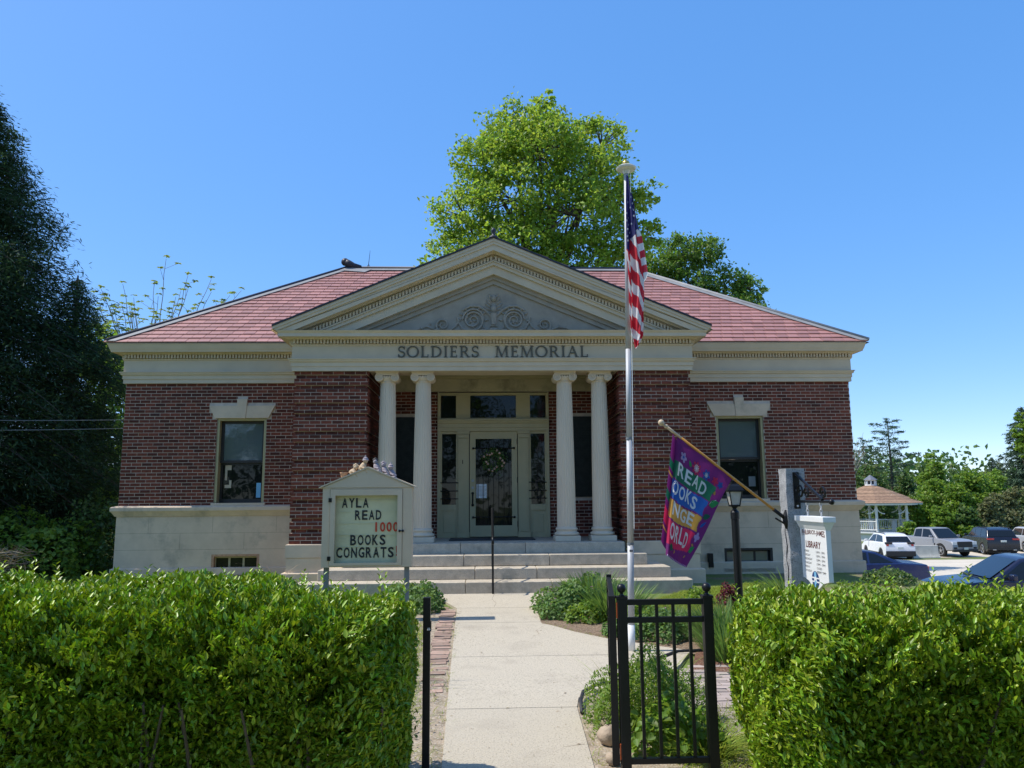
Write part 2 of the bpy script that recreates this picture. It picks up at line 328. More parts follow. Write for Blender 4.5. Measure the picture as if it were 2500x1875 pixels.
def leafmesh(name, P, A, N, Lh, Wd, six=True, fold=0.22):
    n = len(P); A = unit(A); N = unit(N-A*np.sum(N*A, axis=1, keepdims=True)); S = np.cross(N, A)
    Lh = np.broadcast_to(Lh, n)[:, None]; Wd = np.broadcast_to(Wd, n)[:, None]
    if six:
        V = np.stack([P-A*Lh*.5, P-A*Lh*.15+S*Wd*.5+N*Wd*fold, P+A*Lh*.22+S*Wd*.38+N*Wd*fold*.7, P+A*Lh*.5-N*Lh*.06,
                      P+A*Lh*.22-S*Wd*.38+N*Wd*fold*.7, P-A*Lh*.15-S*Wd*.5+N*Wd*fold], 1).reshape(-1, 3)
        b = np.arange(n)[:, None]*6
        F = np.concatenate([b+np.array([[0, 1, 2, 3]]), b+np.array([[0, 3, 4, 5]])], 0)
    else:
        V = np.stack([P-A*Lh*.5, P+S*Wd*.5+N*Wd*fold, P+A*Lh*.5, P-S*Wd*.5+N*Wd*fold], 1).reshape(-1, 3)
        b = np.arange(n)[:, None]*4
        F = np.concatenate([b+np.array([[0, 1, 2]]), b+np.array([[0, 2, 3]])], 0)
    return arrmesh(name, V, F)
def blades(name, base, tipdir, h, wd, droop=0.3, seg=3):   # grass / strap leaves
    n = len(base); d = unit(tipdir); side = unit(np.cross(d, np.array([[0, 0, 1.]]))+1e-6); rot = rng.uniform(0, PI, n)[:, None]
    hor = unit(d*np.array([[1, 1, 0.]])+1e-6); side = side*np.cos(rot*.3)+hor*np.sin(rot*.3)
    h = np.broadcast_to(h, n)[:, None]; wd = np.broadcast_to(wd, n)[:, None]; rows = []
    for i in range(seg+1):
        t = i/seg; c = base+d*h*t+hor*h*droop*t*t-np.array([[0, 0, 1.]])*h*droop*0.8*t**2.2
        ww = wd*(1-t**1.6*.95)*.5; rows += [c-side*ww, c+side*ww]
    V = np.stack(rows, 1).reshape(-1, 3); k = 2*(seg+1); b = np.arange(n)[:, None]*k
    F = np.concatenate([b+np.array([[2*i, 2*i+1, 2*i+3, 2*i+2]]) for i in range(seg)], 0)
    return arrmesh(name, V, F)
def rdir(n, up=0.0):
    d = rng.normal(size=(n, 3)); d = unit(d); d[:, 2] += up; return unit(d)
def text_geo(txt, size=1.0, extrude=0.0, offset=0.0, res=3, align='LEFT'):
    c = bpy.data.curves.new('t', 'FONT'); c.body = txt; c.size = size; c.extrude = extrude; c.offset = offset; c.resolution_u = res; c.align_x = align
    o = bpy.data.objects.new('t', c); COL.objects.link(o); bpy.context.view_layer.update()
    e = o.evaluated_get(bpy.context.evaluated_depsgraph_get()); me = e.to_mesh()
    vs = [tuple(v.co) for v in me.vertices]; fs = [tuple(p.vertices) for p in me.polygons]; e.to_mesh_clear()
    bpy.data.objects.remove(o); bpy.data.curves.remove(c); return vs, fs
def fit_text(mb, txt, fn, offset=0.0):   # maps the text's bounding box (0..1, 0..1) through fn
    vs, fs = text_geo(txt, 1.0, 0.0, offset)
    xs = [v[0] for v in vs]; ys = [v[1] for v in vs]; x0, x1, y0, y1 = min(xs), max(xs), min(ys), max(ys)
    mb.add([fn((v[0]-x0)/(x1-x0), (v[1]-y0)/(y1-y0)) for v in vs], fs)
def sstep(a, b, x):
    t = min(1, max(0, (x-a)/(b-a))); return t*t*(3-2*t)
LOTY = [-60, 0, 10, 17, 26, 48, 60, 72, 140, 500]; LOTZ = [0, -0.35, -0.80, -1.2, -1.60, -2.42, -2.46, -2.55, -2.7, -2.7]
def G(x, y):
    z = min(0.10, max(0.0, (y-7)*0.0175))
    lot = float(np.interp(y, LOTY, LOTZ)); t = sstep(7.95, 10.5, x)
    if y > 22: t = max(t, sstep(22, 45, y))
    return z*(1-t)+lot*t
# ================================================================== GROUND
CX = 0.15
def nonuni(a, b, dense, step, far):
    out = [v for v in far if v < dense[0]]; n = int((dense[1]-dense[0])/step); out += [dense[0]+i*step for i in range(n+1)]; out += [v for v in far if v > dense[1]+1e-6]
    return out
gx = nonuni(0, 0, (-12, 14), 0.5, [-250, -120, -60, -30, -20, -16, 16, 20, 26, 34, 44, 60, 90, 150, 300, 500])
gy = nonuni(0, 0, (-2, 24), 0.5, [-120, -60, -30, -15, -8, -4, 28, 34, 42, 50, 60, 72, 90, 120, 180, 300, 600])
V = [(x, y, G(x, y)-0.035) for y in gy for x in gx]; nx = len(gx)
F = [(j*nx+i, j*nx+i+1, (j+1)*nx+i+1, (j+1)*nx+i) for j in range(len(gy)-1) for i in range(nx-1)]
def groundmat():
    m, t, n, b = node_mat('ground_turf'); L = t.links; tc = n.new('ShaderNodeTexCoord')
    n1 = n.new('ShaderNodeTexNoise'); n1.inputs['Scale'].default_value = 1.1; n1.inputs['Detail'].default_value = 8; L.new(tc.outputs['Object'], n1.inputs['Vector'])
    n2 = n.new('ShaderNodeTexNoise'); n2.inputs['Scale'].default_value = 30; n2.inputs['Detail'].default_value = 5; L.new(tc.outputs['Object'], n2.inputs['Vector'])
    r = n.new('ShaderNodeValToRGB'); r.color_ramp.elements[0].position = 0.38; r.color_ramp.elements[0].color = (0.20, 0.16, 0.09, 1); r.color_ramp.elements[1].position = 0.52; r.color_ramp.elements[1].color = (0.12, 0.17, 0.03, 1)
    L.new(n1.outputs['Fac'], r.inputs[0])
    mr = n.new('ShaderNodeMapRange'); mr.inputs['From Min'].default_value = .3; mr.inputs['From Max'].default_value = .7; mr.inputs['To Min'].default_value = .55; mr.inputs['To Max'].default_value = 1.4; L.new(n2.outputs['Fac'], mr.inputs['Value'])
    vm = n.new('ShaderNodeVectorMath'); vm.operation = 'SCALE'; L.new(r.outputs[0], vm.inputs[0]); L.new(mr.outputs[0], vm.inputs['Scale']); L.new(vm.outputs[0], b.inputs['Base Color']); b.inputs['Roughness'].default_value = 1
    bp = n.new('ShaderNodeBump'); bp.inputs['Strength'].default_value = .6; bp.inputs['Distance'].default_value = .03; L.new(n2.outputs['Fac'], bp.inputs['Height']); L.new(bp.outputs[0], b.inputs['Normal'])
    return m
me = bpy.data.meshes.new('ground'); me.from_pydata(V, [], F); prop(link('ground', me, groundmat(), smooth=True), kind='structure')
def sheet(name, poly_fn, mat, nu, nv, lift):
    mb = MB(); mb.grid(lambda u, v: (lambda p: (p[0], p[1], G(p[0], p[1])+lift))(poly_fn(u, v)), nu, nv)
    return prop(mb.build(name, mat, smooth=True), kind='structure')
def quadfn(a, b, c, d): return lambda u, v: tuple((1-u)*(1-v)*a[i]+u*(1-v)*b[i]+u*v*c[i]+(1-u)*v*d[i] for i in (0, 1))
sheet('parking_lot', quadfn((10.4, -20), (75, -20), (75, 54), (10.4, 54)), M['lot'], 40, 60, 0.0)
# concrete path made of slabs
path = prop(bpy.data.objects.new('path', None), kind='structure'); COL.objects.link(path); OFF['path'] = Vector((0, 0, 0))
def slab(poly, lift=0.0, parent=path, mat=None, name='slab', th=0.08):
    vs = [(x, y, G(x, y)+lift) for x, y in poly]; n = len(vs); mb = MB()
    mb.add(vs+[(x, y, z-th) for x, y, z in vs], [tuple(range(n))]+[(i, i+n, (i+1) % n+n, (i+1) % n) for i in range(n)])
    return mb.build(name, mat or M['concrete'], parent)
slab([(-.25, -2), (.66, -2), (.66, 4.2), (-.26, 4.2)])
slab([(-.26, 4.21), (.66, 4.21), (.66, 4.95), (.71, 6.22), (.715, 6.315), (-.32, 6.315)])
slab([(-.32, 6.325), (.716, 6.325), (.76, 6.60), (.90, 6.82), (1.2, 7.0), (1.66, 7.35), (1.9, 7.72), (2.1, 8.18), (-.365, 8.18)])
slab([(-.365, 8.19), (2.1, 8.19), (2.2, 8.3), (1.9, 8.55), (1.41, 8.98), (1.05, 9.45), (.80, 9.9), (.705, 10.0), (.695, 10.11), (-.405, 10.11)])
slab([(-.405, 10.12), (.695, 10.12), (.715, 11.28), (-.43, 11.28)])
slab([(-.43, 11.29), (.715, 11.29), (.80, 11.55), (1.05, 12.2), (1.30, 12.76), (-.95, 12.76), (-.72, 12.2), (-.50, 11.5)])
# hairline cracks, joint grit
cr = MB()
for pts in ([(-.30, 7.55), (-.12, 7.62), (.05, 7.50), (.22, 7.58)], [(.50, 9.1), (.62, 9.32), (.60, 9.55), (.70, 9.80)], [(.1, 11.3), (.14, 11.7), (.08, 12.1), (.13, 12.74)], [(.40, 5.2), (.52, 5.36), (.66, 5.40)]):
    for a, b in zip(pts[:-1], pts[1:]):
        za, zb = G(*a)+.0012, G(*b)+.0012; cr.quad((a[0]-.002, a[1]-.002, za), (a[0]+.002, a[1]+.002, za), (b[0]+.002, b[1]+.002, zb), (b[0]-.002, b[1]-.002, zb))
prop(cr.build('cracks', M['soil'], path), kind='stuff')
# brick edging on the left side of the path
edg = prop(bpy.data.objects.new('brick_edging', None), kind='structure'); COL.objects.link(edg); OFF['brick_edging'] = Vector((0, 0, 0))
ebm = MB().box(-.10, .10, -.0495, .0495, -.06, .0); ebme = ebm.mesh('edging_brick'); ebme.materials.append(M['edgebrick'])
y = 6.9; i = 0
while y < 11.35:
    xr = -.36-(y-6.9)*.017-.115-(max(0, y-11.0)*.35)
    if y > 7.9 or i % 2 == 0:
        o = bpy.data.objects.new('brick', ebme); COL.objects.link(o); o.parent = edg
        o.location = (xr+random.uniform(-.02, .012), y, G(0, y)+.004+random.uniform(-.010, .007)); o.rotation_euler = (random.uniform(-.03, .03), random.uniform(-.05, .05), random.uniform(-.05, .05)+0.06)
    y += .104; i += 1
# dirt strip between path and left hedge, mulch beds, pavers
sheet('dirt_strip', quadfn((-1.1, 3.0), (-.16, 3.0), (-.34, 11.3), (-.95, 11.3)), M['dirt'], 6, 30, -0.008)
sheet('planting_bed', quadfn((.55, 4.2), (1.7, 4.2), (1.6, 7.0), (.68, 6.7)), M['dirt'], 6, 8, -0.01)
sheet('flower_bed', quadfn((.55, 9.95), (2.25, 8.1), (3.0, 9.6), (1.05, 12.75)), M['soil'], 12, 12, -0.008)
sheet('road', quadfn((-60, -12), (60, -12), (60, -3.2), (-60, -3.2)), M['road'], 30, 4, 0.0)
sheet('mulch_bed', quadfn((2.95, 10.7), (5.6, 10.2), (6.2, 12.6), (3.3, 11.8)), M['mulch'], 10, 10, 0.0)
sheet('mulch_bed', quadfn((1.95, 7.5), (2.7, 7.3), (2.9, 8.5), (2.25, 8.4)), M['mulch'], 6, 6, -0.004)
pav = prop(bpy.data.objects.new('paver_path', None), kind='structure'); COL.objects.link(pav); OFF['paver_path'] = Vector((0, 0, 0))
pvm = MB().box(-.0945, .0945, -.046, .046, -.05, .0); pvme = pvm.mesh('paver'); pvme.materials.append(M['paver'])
for r in range(22):
    for c in range(5):
        px = 1.36+c*.2+(r % 2)*.1; py = 5.55+r*.1
        if py > 7.05+(px-1.3)*.85: continue
        o = bpy.data.objects.new('paver', pvme); COL.objects.link(o); o.parent = pav; o.location = (px, py, .004+random.uniform(-.006, .005)); o.rotation_euler = (random.uniform(-.02, .02), random.uniform(-.02, .02), random.uniform(-.02, .02))
# dark plastic edging round the corner of the path
mb = MB(); mb.tube([(.73, 6.12, .01), (.755, 6.4, .03), (.80, 6.60, .045), (.93, 6.80, .05), (1.2, 6.97, .05)], .016, 8)
prop(mb.build('edging_strip', M['plastic'], smooth=True), 'black plastic edging strip curving along the path corner', 'edging')
mb = MB(); mb.tube([(1.46, 7.55, .02), (1.7, 7.9, .03), (2.0, 8.25, .03), (2.35, 8.3, .03)], .018, 8)
prop(mb.build('edging_strip', M['plastic'], smooth=True), 'dark edging strip beside the flagpole bed behind the fence', 'edging')

# ================================================================== LIBRARY
XL, XR, YW = -7.41, 7.71, 15.70
PL, PR, YP = -3.60, 3.90, 14.20
ZG = 0.83; ZE = 4.02; YR = 15.90       # pavilion base top, entablature underside, porch back wall
lib = thing('library', 'red brick library with columned porch, pediment and pink slate roof', 'library', (CX, YP, 0))
PBRICK = []                            # bricks shown one by one: (x0,x1,z0,z1,y)
STUFF = MB()
def brickbox(mb, x0, x1, y0, z0, z1, d=.02):
    j = random.uniform(-.0025, .0025); y = y0+j
    mb.add([(x0, y, z0), (x1, y, z0), (x1, y, z1), (x0, y, z1), (x0, y+d, z0), (x1, y+d, z0), (x1, y+d, z1), (x0, y+d, z1)],
           [(0, 1, 2, 3), (0, 4, 5, 1), (1, 5, 6, 2), (2, 6, 7, 3), (3, 7, 4, 0)])
def brickwall(x0, x1, z0, z1, n, y, holes=(), L=.206, j=.0115, recess=None, dep=.035, single=None, phase=0.0):
    c = (z1-z0)/n
    for r in range(n):
        a, b = z0+r*c+j/2, z0+(r+1)*c-j/2
        rec = recess is not None and (n-1-r) % 8 in recess
        yy = y+(dep if rec else 0); off = phase+(L/2 if r % 2 else 0)-(L if True else 0)
        xs = x0+off
        ins = dep if rec else 0
        while xs < x1:
            p, q = max(x0+ins, xs+j/2), min(x1-ins, xs+L-j/2); xs += L+random.uniform(-.002, .002)
            if q-p < .02: continue
            segs = [(p, q)]
            for hx0, hx1, hz0, hz1 in holes:
                if b > hz0 and a < hz1:
                    ns = []
                    for s0, s1 in segs:
                        if s1 <= hx0 or s0 >= hx1: ns.append((s0, s1))
                        else:
                            if s0 < hx0-.012: ns.append((s0, hx0-.004))
                            if s1 > hx1+.012: ns.append((hx1+.004, s1))
                    segs = ns
            for s0, s1 in segs:
                if single and single(s0, s1, a, b, rec): PBRICK.append((s0, s1, a, b, yy))
                else: brickbox(STUFF, s0, s1, yy, a, b)
def flat_with_holes(mb, x0, x1, z0, z1, y, holes):
    xs = sorted({x0, x1, *[h[0] for h in holes], *[h[1] for h in holes]}); zs = sorted({z0, z1, *[h[2] for h in holes], *[h[3] for h in holes]})
    for i in range(len(xs)-1):
        for k in range(len(zs)-1):
            cx, cz = (xs[i]+xs[i+1])/2, (zs[k]+zs[k+1])/2
            if any(h[0] < cx < h[1] and h[2] < cz < h[3] for h in holes): continue
            mb.quad((xs[i], y, zs[k]), (xs[i+1], y, zs[k]), (xs[i+1], y, zs[k+1]), (xs[i], y, zs[k+1]))
WIN = [(-5.52, -4.52, 1.515, 3.295), (4.82, 5.82, 1.515, 3.295)]
BWIN = [(-5.50, -4.55, 0.17, 0.56), (4.86, 5.86, 0.17, 0.575)]
# mortar beds (walls behind the bricks)
mw = MB()
for x0, x1, h in ((XL, PL+.03, WIN[0]), (PR-.03, XR, WIN[1])): flat_with_holes(mw, x0, x1, 1.45, 4.2, YW+.0055, [h])
mw.quad((XL+.009, YW+.0055, 0), (XL+.009, 24, 0), (XL+.009, 24, 4.2), (XL+.009, YW+.0055, 4.2)); mw.quad((XR-.009, 24, 0), (XR-.009, YW+.0055, 0), (XR-.009, YW+.0055, 4.2), (XR-.009, 24, 4.2)); mw.quad((XR, 24, 0), (XL, 24, 0), (XL, 24, 4.2), (XR, 24, 4.2))
flat_with_holes(mw, -2.25, 2.55, ZG, 4.25, YR+.0055, [(-1.0, 1.30, ZG, 3.85)])
NP = 48; cp = (ZE-ZG)/NP
for px0, px1 in ((PL, -2.22), (2.52, PR)):
    mw.box(px0+.045, px1-.045, YP+.045, YW+.3, ZG, ZE+.1)
    r = 0
    while r < NP:
        if (NP-1-r) % 8 in (1, 4): r += 1; continue
        s = r
        while r < NP and (NP-1-r) % 8 not in (1, 4): r += 1
        mw.box(px0+.009, px1-.009, YP+.0055, YW+.2, ZG+s*cp+.004, ZG+r*cp-.004)
mw.build('mortar', M['mortar'], lib)
cnt = [0]
def pick(s0, s1, a, b, rec): return s1-s0 > .15 and a > 1.02 and not rec
for x0, x1, h, lint in ((XL, PL+.02, WIN[0], (-5.60, -4.42)), (PR-.02, XR, WIN[1], (4.78, 5.90))):
    cxw = (h[0]+h[1])/2
    brickwall(x0, x1, 1.515, 4.02, 37, YW, [h, (cxw-.60, cxw+.60, 3.296, 3.43), (cxw-.67, cxw+.67, 3.43, 3.56), (cxw-.10, cxw+.10, 3.56, 3.69)])
for px0, px1 in ((PL, -2.22), (2.52, PR)): brickwall(px0, px1, ZG, ZE, NP, YP, recess=(1, 4), single=pick, L=.206)
# porch back wall (bricks either side of the doorway, round the plaques)
brickwall(-2.2, 2.5, ZG, 3.86, 45, YR, [(-1.02, 1.32, ZG, 3.86), (-2.02, -1.32, 1.62, 3.34), (1.62, 2.32, 1.62, 3.34)])
# inner faces of the piers
def sidebricks(x, sgn, y0, y1):
    for r in range(NP):
        rec = (NP-1-r) % 8 in (1, 4); ys = y0-(.103 if r % 2 else 0); xx = x-sgn*(.035 if rec else 0)
        while ys < y1:
            p, q = max(y0+.005, ys+.0045), min(y1, ys+.2015); ys += .206
            if q-p < .02: continue
            a, b = ZG+r*cp+.0045, ZG+(r+1)*cp-.0045
            STUFF.add([(xx, p, a), (xx, q, a), (xx, q, b), (xx, p, b), (xx-sgn*.02, p, a), (xx-sgn*.02, q, a), (xx-sgn*.02, q, b), (xx-sgn*.02, p, b)], [(0, 1, 2, 3), (0, 4, 5, 1), (1, 5, 6, 2), (2, 6, 7, 3), (3, 7, 4, 0)])
sidebricks(-2.215, 1, YP+.003, YR); sidebricks(2.515, -1, YP+.003, YR); sidebricks(PL-.003, -1, YP+.003, YW); sidebricks(PR+.003, 1, YP+.003, YW)
# 300 single bricks: the nearest piers, best in view first
PBRICK.sort(key=lambda b: (abs(b[2]-2.6) > .95, random.random()))
bm_ = MB(); brickbox(bm_, -.0985, .0985, 0, -.0285, .0285); bme = bm_.mesh('brick'); bme.materials.append(M['brick'])
nsing = 0
for s0, s1, a, b, yy in PBRICK:
    if nsing < 300:
        o = bpy.data.objects.new('brick', bme); COL.objects.link(o); o.parent = lib
        o.location = Vector(((s0+s1)/2, yy+random.uniform(-.002, .002), (a+b)/2))-OFF['library']; o.scale = ((s1-s0)/.197, 1, (b-a)/.057); nsing += 1
    else: brickbox(STUFF, s0, s1, yy, a, b)
prop(STUFF.build('brickwork', M['brick'], lib), kind='stuff')
# foundation stucco and water table
for x0, x1, h in ((XL-.01, PL+.03, BWIN[0]), (PR-.03, XR+.01, BWIN[1])):
    fd = MB(); flat_with_holes(fd, x0, x1, -.9, 1.40, YW-.02, [h])
    if x0 < 0: fd.quad((x0, 24, -2), (x0, YW-.02, -2), (x0, YW-.02, 1.4), (x0, 24, 1.4))
    else: fd.quad((x1, YW-.02, -2), (x1, 24, -2), (x1, 24, 1.4), (x1, YW-.02, 1.4))
    fd.build('foundation', M['stone'], lib)
fj = MB()
for x0, x1 in ((XL, PL), (PR, XR)):
    for k, z in enumerate((.66, .985)):
        xs = sorted({x0, x1, *[v for h in BWIN for v in h[:2] if x0 < v < x1 and False]}); fj.box(x0, x1, YW-.0212, YW-.0195, z-.003, z+.003)
        n_ = 3
        for i in range(1, n_+1):
            xx = x0+(x1-x0)*(i-.5*(k % 2))/n_
            if xx < x1-.1: fj.box(xx-.003, xx+.003, YW-.0215, YW-.0195, z+.004, z+.32)
prop(fj.build('block_joints', M['rock'], lib), kind='stuff')
wtp = [(0, 1.535), (.095, 1.512), (.11, 1.495), (.11, 1.43), (.085, 1.40), (.05, 1.345), (.04, 1.325), (0, 1.325)]
for p in ([(XL, 24), (XL, YW), (PL, YW)], [(PR, YW), (XR, YW), (XR, 24)]):
    MB().sweep(p, wtp).build('water_table', M['stone'], lib)
    MB().sweep(p, [(.0, .31), (.02, .308), (.055, .298), (.06, .285), (.06, -2.0)]).build('plinth_course', M['stone'], lib)
for p in ([(PL, YW), (PL, YP), (-2.3, YP)], [(2.6, YP), (PR, YP), (PR, YW)]):
    MB().sweep(p, [(0, ZG), (.045, ZG-.004), (.05, ZG-.015), (.05, .592), (.03, .585)]).build('pier_base', M['stone'], lib)
    MB().sweep(p, [(0, .583), (.035, .583), (.035, .325), (.03, .32)]).build('pier_base', M['stone'], lib)
    MB().sweep(p, [(0, .33), (.09, .325), (.105, .31), (.105, -.4)]).build('pier_base', M['stone'], lib)
# granite steps of three or four blocks each
for k, (yf, yb, z0, z1, hw, cuts) in enumerate(((13.97, 14.32, .645, ZG, 2.36, (-.62, .55)), (13.56, 14.0, .462, .648, 2.68, (-.55, .95)), (13.14, 13.60, .28, .456, 2.99, (-.35, .7)), (12.72, 13.18, -.1, .279, 3.28, (-.50, .92)))):
    st = bpy.data.objects.new('stone_step', None); COL.objects.link(st); st.parent = lib; OFF[st.name] = OFF['library']
    ed = [-hw+CX]+[CX+c for c in cuts]+[hw+CX]
    for a, b in zip(ed[:-1], ed[1:]):
        m_ = MB().box(a+.003, b-.003, yf, yb, z0, z1)
        if k == 3 and b > 3:
            m_ = MB().prism_z([(a+.003, yf), (b-.10, yf), (b-.04, yf+.03), (b-.008, yf+.10), (b-.003, yb), (a+.003, yb)], z0, z1)
        m_.build('block', M['granite_step'], st, bevel=.012)
MB().box(-2.3, 2.6, 14.30, 16.2, .5, ZG-.002).build('porch_floor', M['granite_step'], lib)
for xa, xb in ((-2.83, -2.2), (2.5, 3.13)): MB().box(xa, xb, 13.3, 14.2, .0, .45).build('step_core', M['stone'], lib)
# ------------------------------------------------ entablatures
def entabl(path, zoff, name, yfrieze):
    prof = [(0, ZE), (.045, ZE), (.045, ZE+.085), (.06, ZE+.088), (.06, ZE+.165), (.085, ZE+.175), (.095, ZE+.215), (.11, ZE+.218), (.11, ZE+.235), (.05, ZE+.242),
            (.05, ZE+.475), (.065, ZE+.48), (.075, ZE+.505), (.06, ZE+.512)]
    MB().sweep(path, prof).build(name, M['paint'], lib)
def cornice(path, big, name):
    z = ZE
    prof = [(.055, z+.51), (.055, z+.592), (.12, z+.594), (.13, z+.61), (.19, z+.623), (.262, z+.624), (.262, z+.618), (.27, z+.618), (.27, z+.68), (.29, z+.708), (.30, z+.728), (0, z+.732)]
    MB().sweep(path, prof).build(name, M['paint'], lib)
DEN = MB()
def dentils(path):
    for (ax, ay), (bx, by) in zip(path[:-1], path[1:]):
        d = Vector((bx-ax, by-ay)); L = d.length; d.normalize(); nn = Vector((d.y, -d.x)); n = int(L/.062)
        for i in range(n+1):
            c = Vector((ax, ay))+d*(i*L/n); p0 = c-d*.0185+nn*.054; p1 = c+d*.0185+nn*.054; q0 = p0+nn*.058; q1 = p1+nn*.058
            z0, z1 = ZE+.517, ZE+.591
            DEN.hexa([(q0.x, q0.y, z0), (q1.x, q1.y, z0), (p1.x, p1.y, z0), (p0.x, p0.y, z0), (q0.x, q0.y, z1), (q1.x, q1.y, z1), (p1.x, p1.y, z1), (p0.x, p0.y, z1)])
LW = [(XL, 24), (XL, YW), (PL, YW)]; RW = [(PR, YW), (XR, YW), (XR, 24)]; PP = [(PL, YW), (PL, YP), (PR, YP), (PR, YW)]
for p, nm in ((LW, 'entablature'), (RW, 'entablature'), (PP, 'entablature')): entabl(p, 0, nm, 0)
for p in (LW, RW):
    # wing cornice: deep fascia under the slates
    z = ZE; MB().sweep(p, [(.055, z+.51), (.055, z+.592), (.115, z+.594), (.125, z+.61), (.19, z+.628), (.232, z+.63), (.232, z+.624), (.24, z+.624), (.245, z+.65), (.262, z+.685), (.285, z+.755), (.30, z+.785), (.30, z+.797), (0, z+.80)]).build('cornice', M['paint'], lib)
    dentils(p)
cornice(PP, 1.0, 'cornice'); dentils(PP)
# porch beam and ceiling behind the columns
MB().box(-2.25, 2.55, YP+.003, 14.72, ZE, ZE+.3).build('porch_beam', M['paint'], lib)
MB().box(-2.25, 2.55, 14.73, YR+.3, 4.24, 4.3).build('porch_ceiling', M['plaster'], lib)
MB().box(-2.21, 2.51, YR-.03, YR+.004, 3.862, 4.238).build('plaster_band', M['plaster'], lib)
mb = MB()
MB().sweep([(-2.21, YR-.03), (2.51, YR-.03)], [(0, 4.236), (.10, 4.236), (.09, 4.20), (.05, 4.17), (.04, 4.13), (0, 4.12)]).build('porch_moulding', M['yellowframe'], lib)
# ------------------------------------------------ pediment
AP, SL = 6.538, .418
def chev(mb, o0, o1, y0, y1, zmin, cut=None):
    for sg in (-1, 1):
        xo, xi = (AP-o0-zmin)/SL, (AP-o1-zmin)/SL
        P = [(xo, zmin), (0, AP-o0), (0, AP-o1), (xi, zmin)]
        if cut: P = [(cut, AP-o0-SL*cut), (0, AP-o0), (0, AP-o1), (xi, zmin), (cut, max(zmin, AP-o1-SL*cut))]
        P = [(CX+sg*x, z) for x, z in P]
        if sg > 0: P = P[::-1]
        mb.prism_y(P, y0, y1)
ZC = ZE+.731
mb = MB(); chev(mb, 0, .055, 13.885, 14.3, ZC, 4.11); chev(mb, .053, .11, 13.90, 14.3, ZC, 4.08); chev(mb, .108, .225, 13.925, 14.3, ZC, 4.05); mb.build('raking_cornice', M['paint'], lib)
mb = MB(); chev(mb, .223, .25, 14.03, 14.3, ZC); chev(mb, .248, .375, 14.135, 14.3, ZC); chev(mb, .373, .40, 14.07, 14.3, ZC); chev(mb, .398, .465, 14.095, 14.3, ZC); chev(mb, .463, .632, 14.14, 14.31, ZC); mb.build('raking_frieze', M['paint'], lib)
for sg in (-1, 1):
    x = .045
    while x < 3.45:
        z1 = AP-.285-SL*x; z0 = z1-.078; w = .0185
        if z0 > ZC+.0:
            DEN.hexa([(CX+sg*x-w, 14.075, z0+sg*w*SL), (CX+sg*x+w, 14.075, z0-sg*w*SL), (CX+sg*x+w, 14.136, z0-sg*w*SL), (CX+sg*x-w, 14.136, z0+sg*w*SL),
                      (CX+sg*x-w, 14.075, z1+sg*w*SL), (CX+sg*x+w, 14.075, z1-sg*w*SL), (CX+sg*x+w, 14.136, z1-sg*w*SL), (CX+sg*x-w, 14.136, z1+sg*w*SL)])
        x += .062
prop(DEN.build('dentils', M['paint'], lib), kind='stuff')
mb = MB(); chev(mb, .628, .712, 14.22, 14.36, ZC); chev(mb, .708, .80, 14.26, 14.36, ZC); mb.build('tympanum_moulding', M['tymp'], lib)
mb = MB(); h = (AP-.79-ZC)/SL; mb.prism_y([(CX-h, ZC), (CX+h, ZC), (CX, AP-.79)], 14.30, 14.4); mb.build('tympanum', M['tymp'], lib)
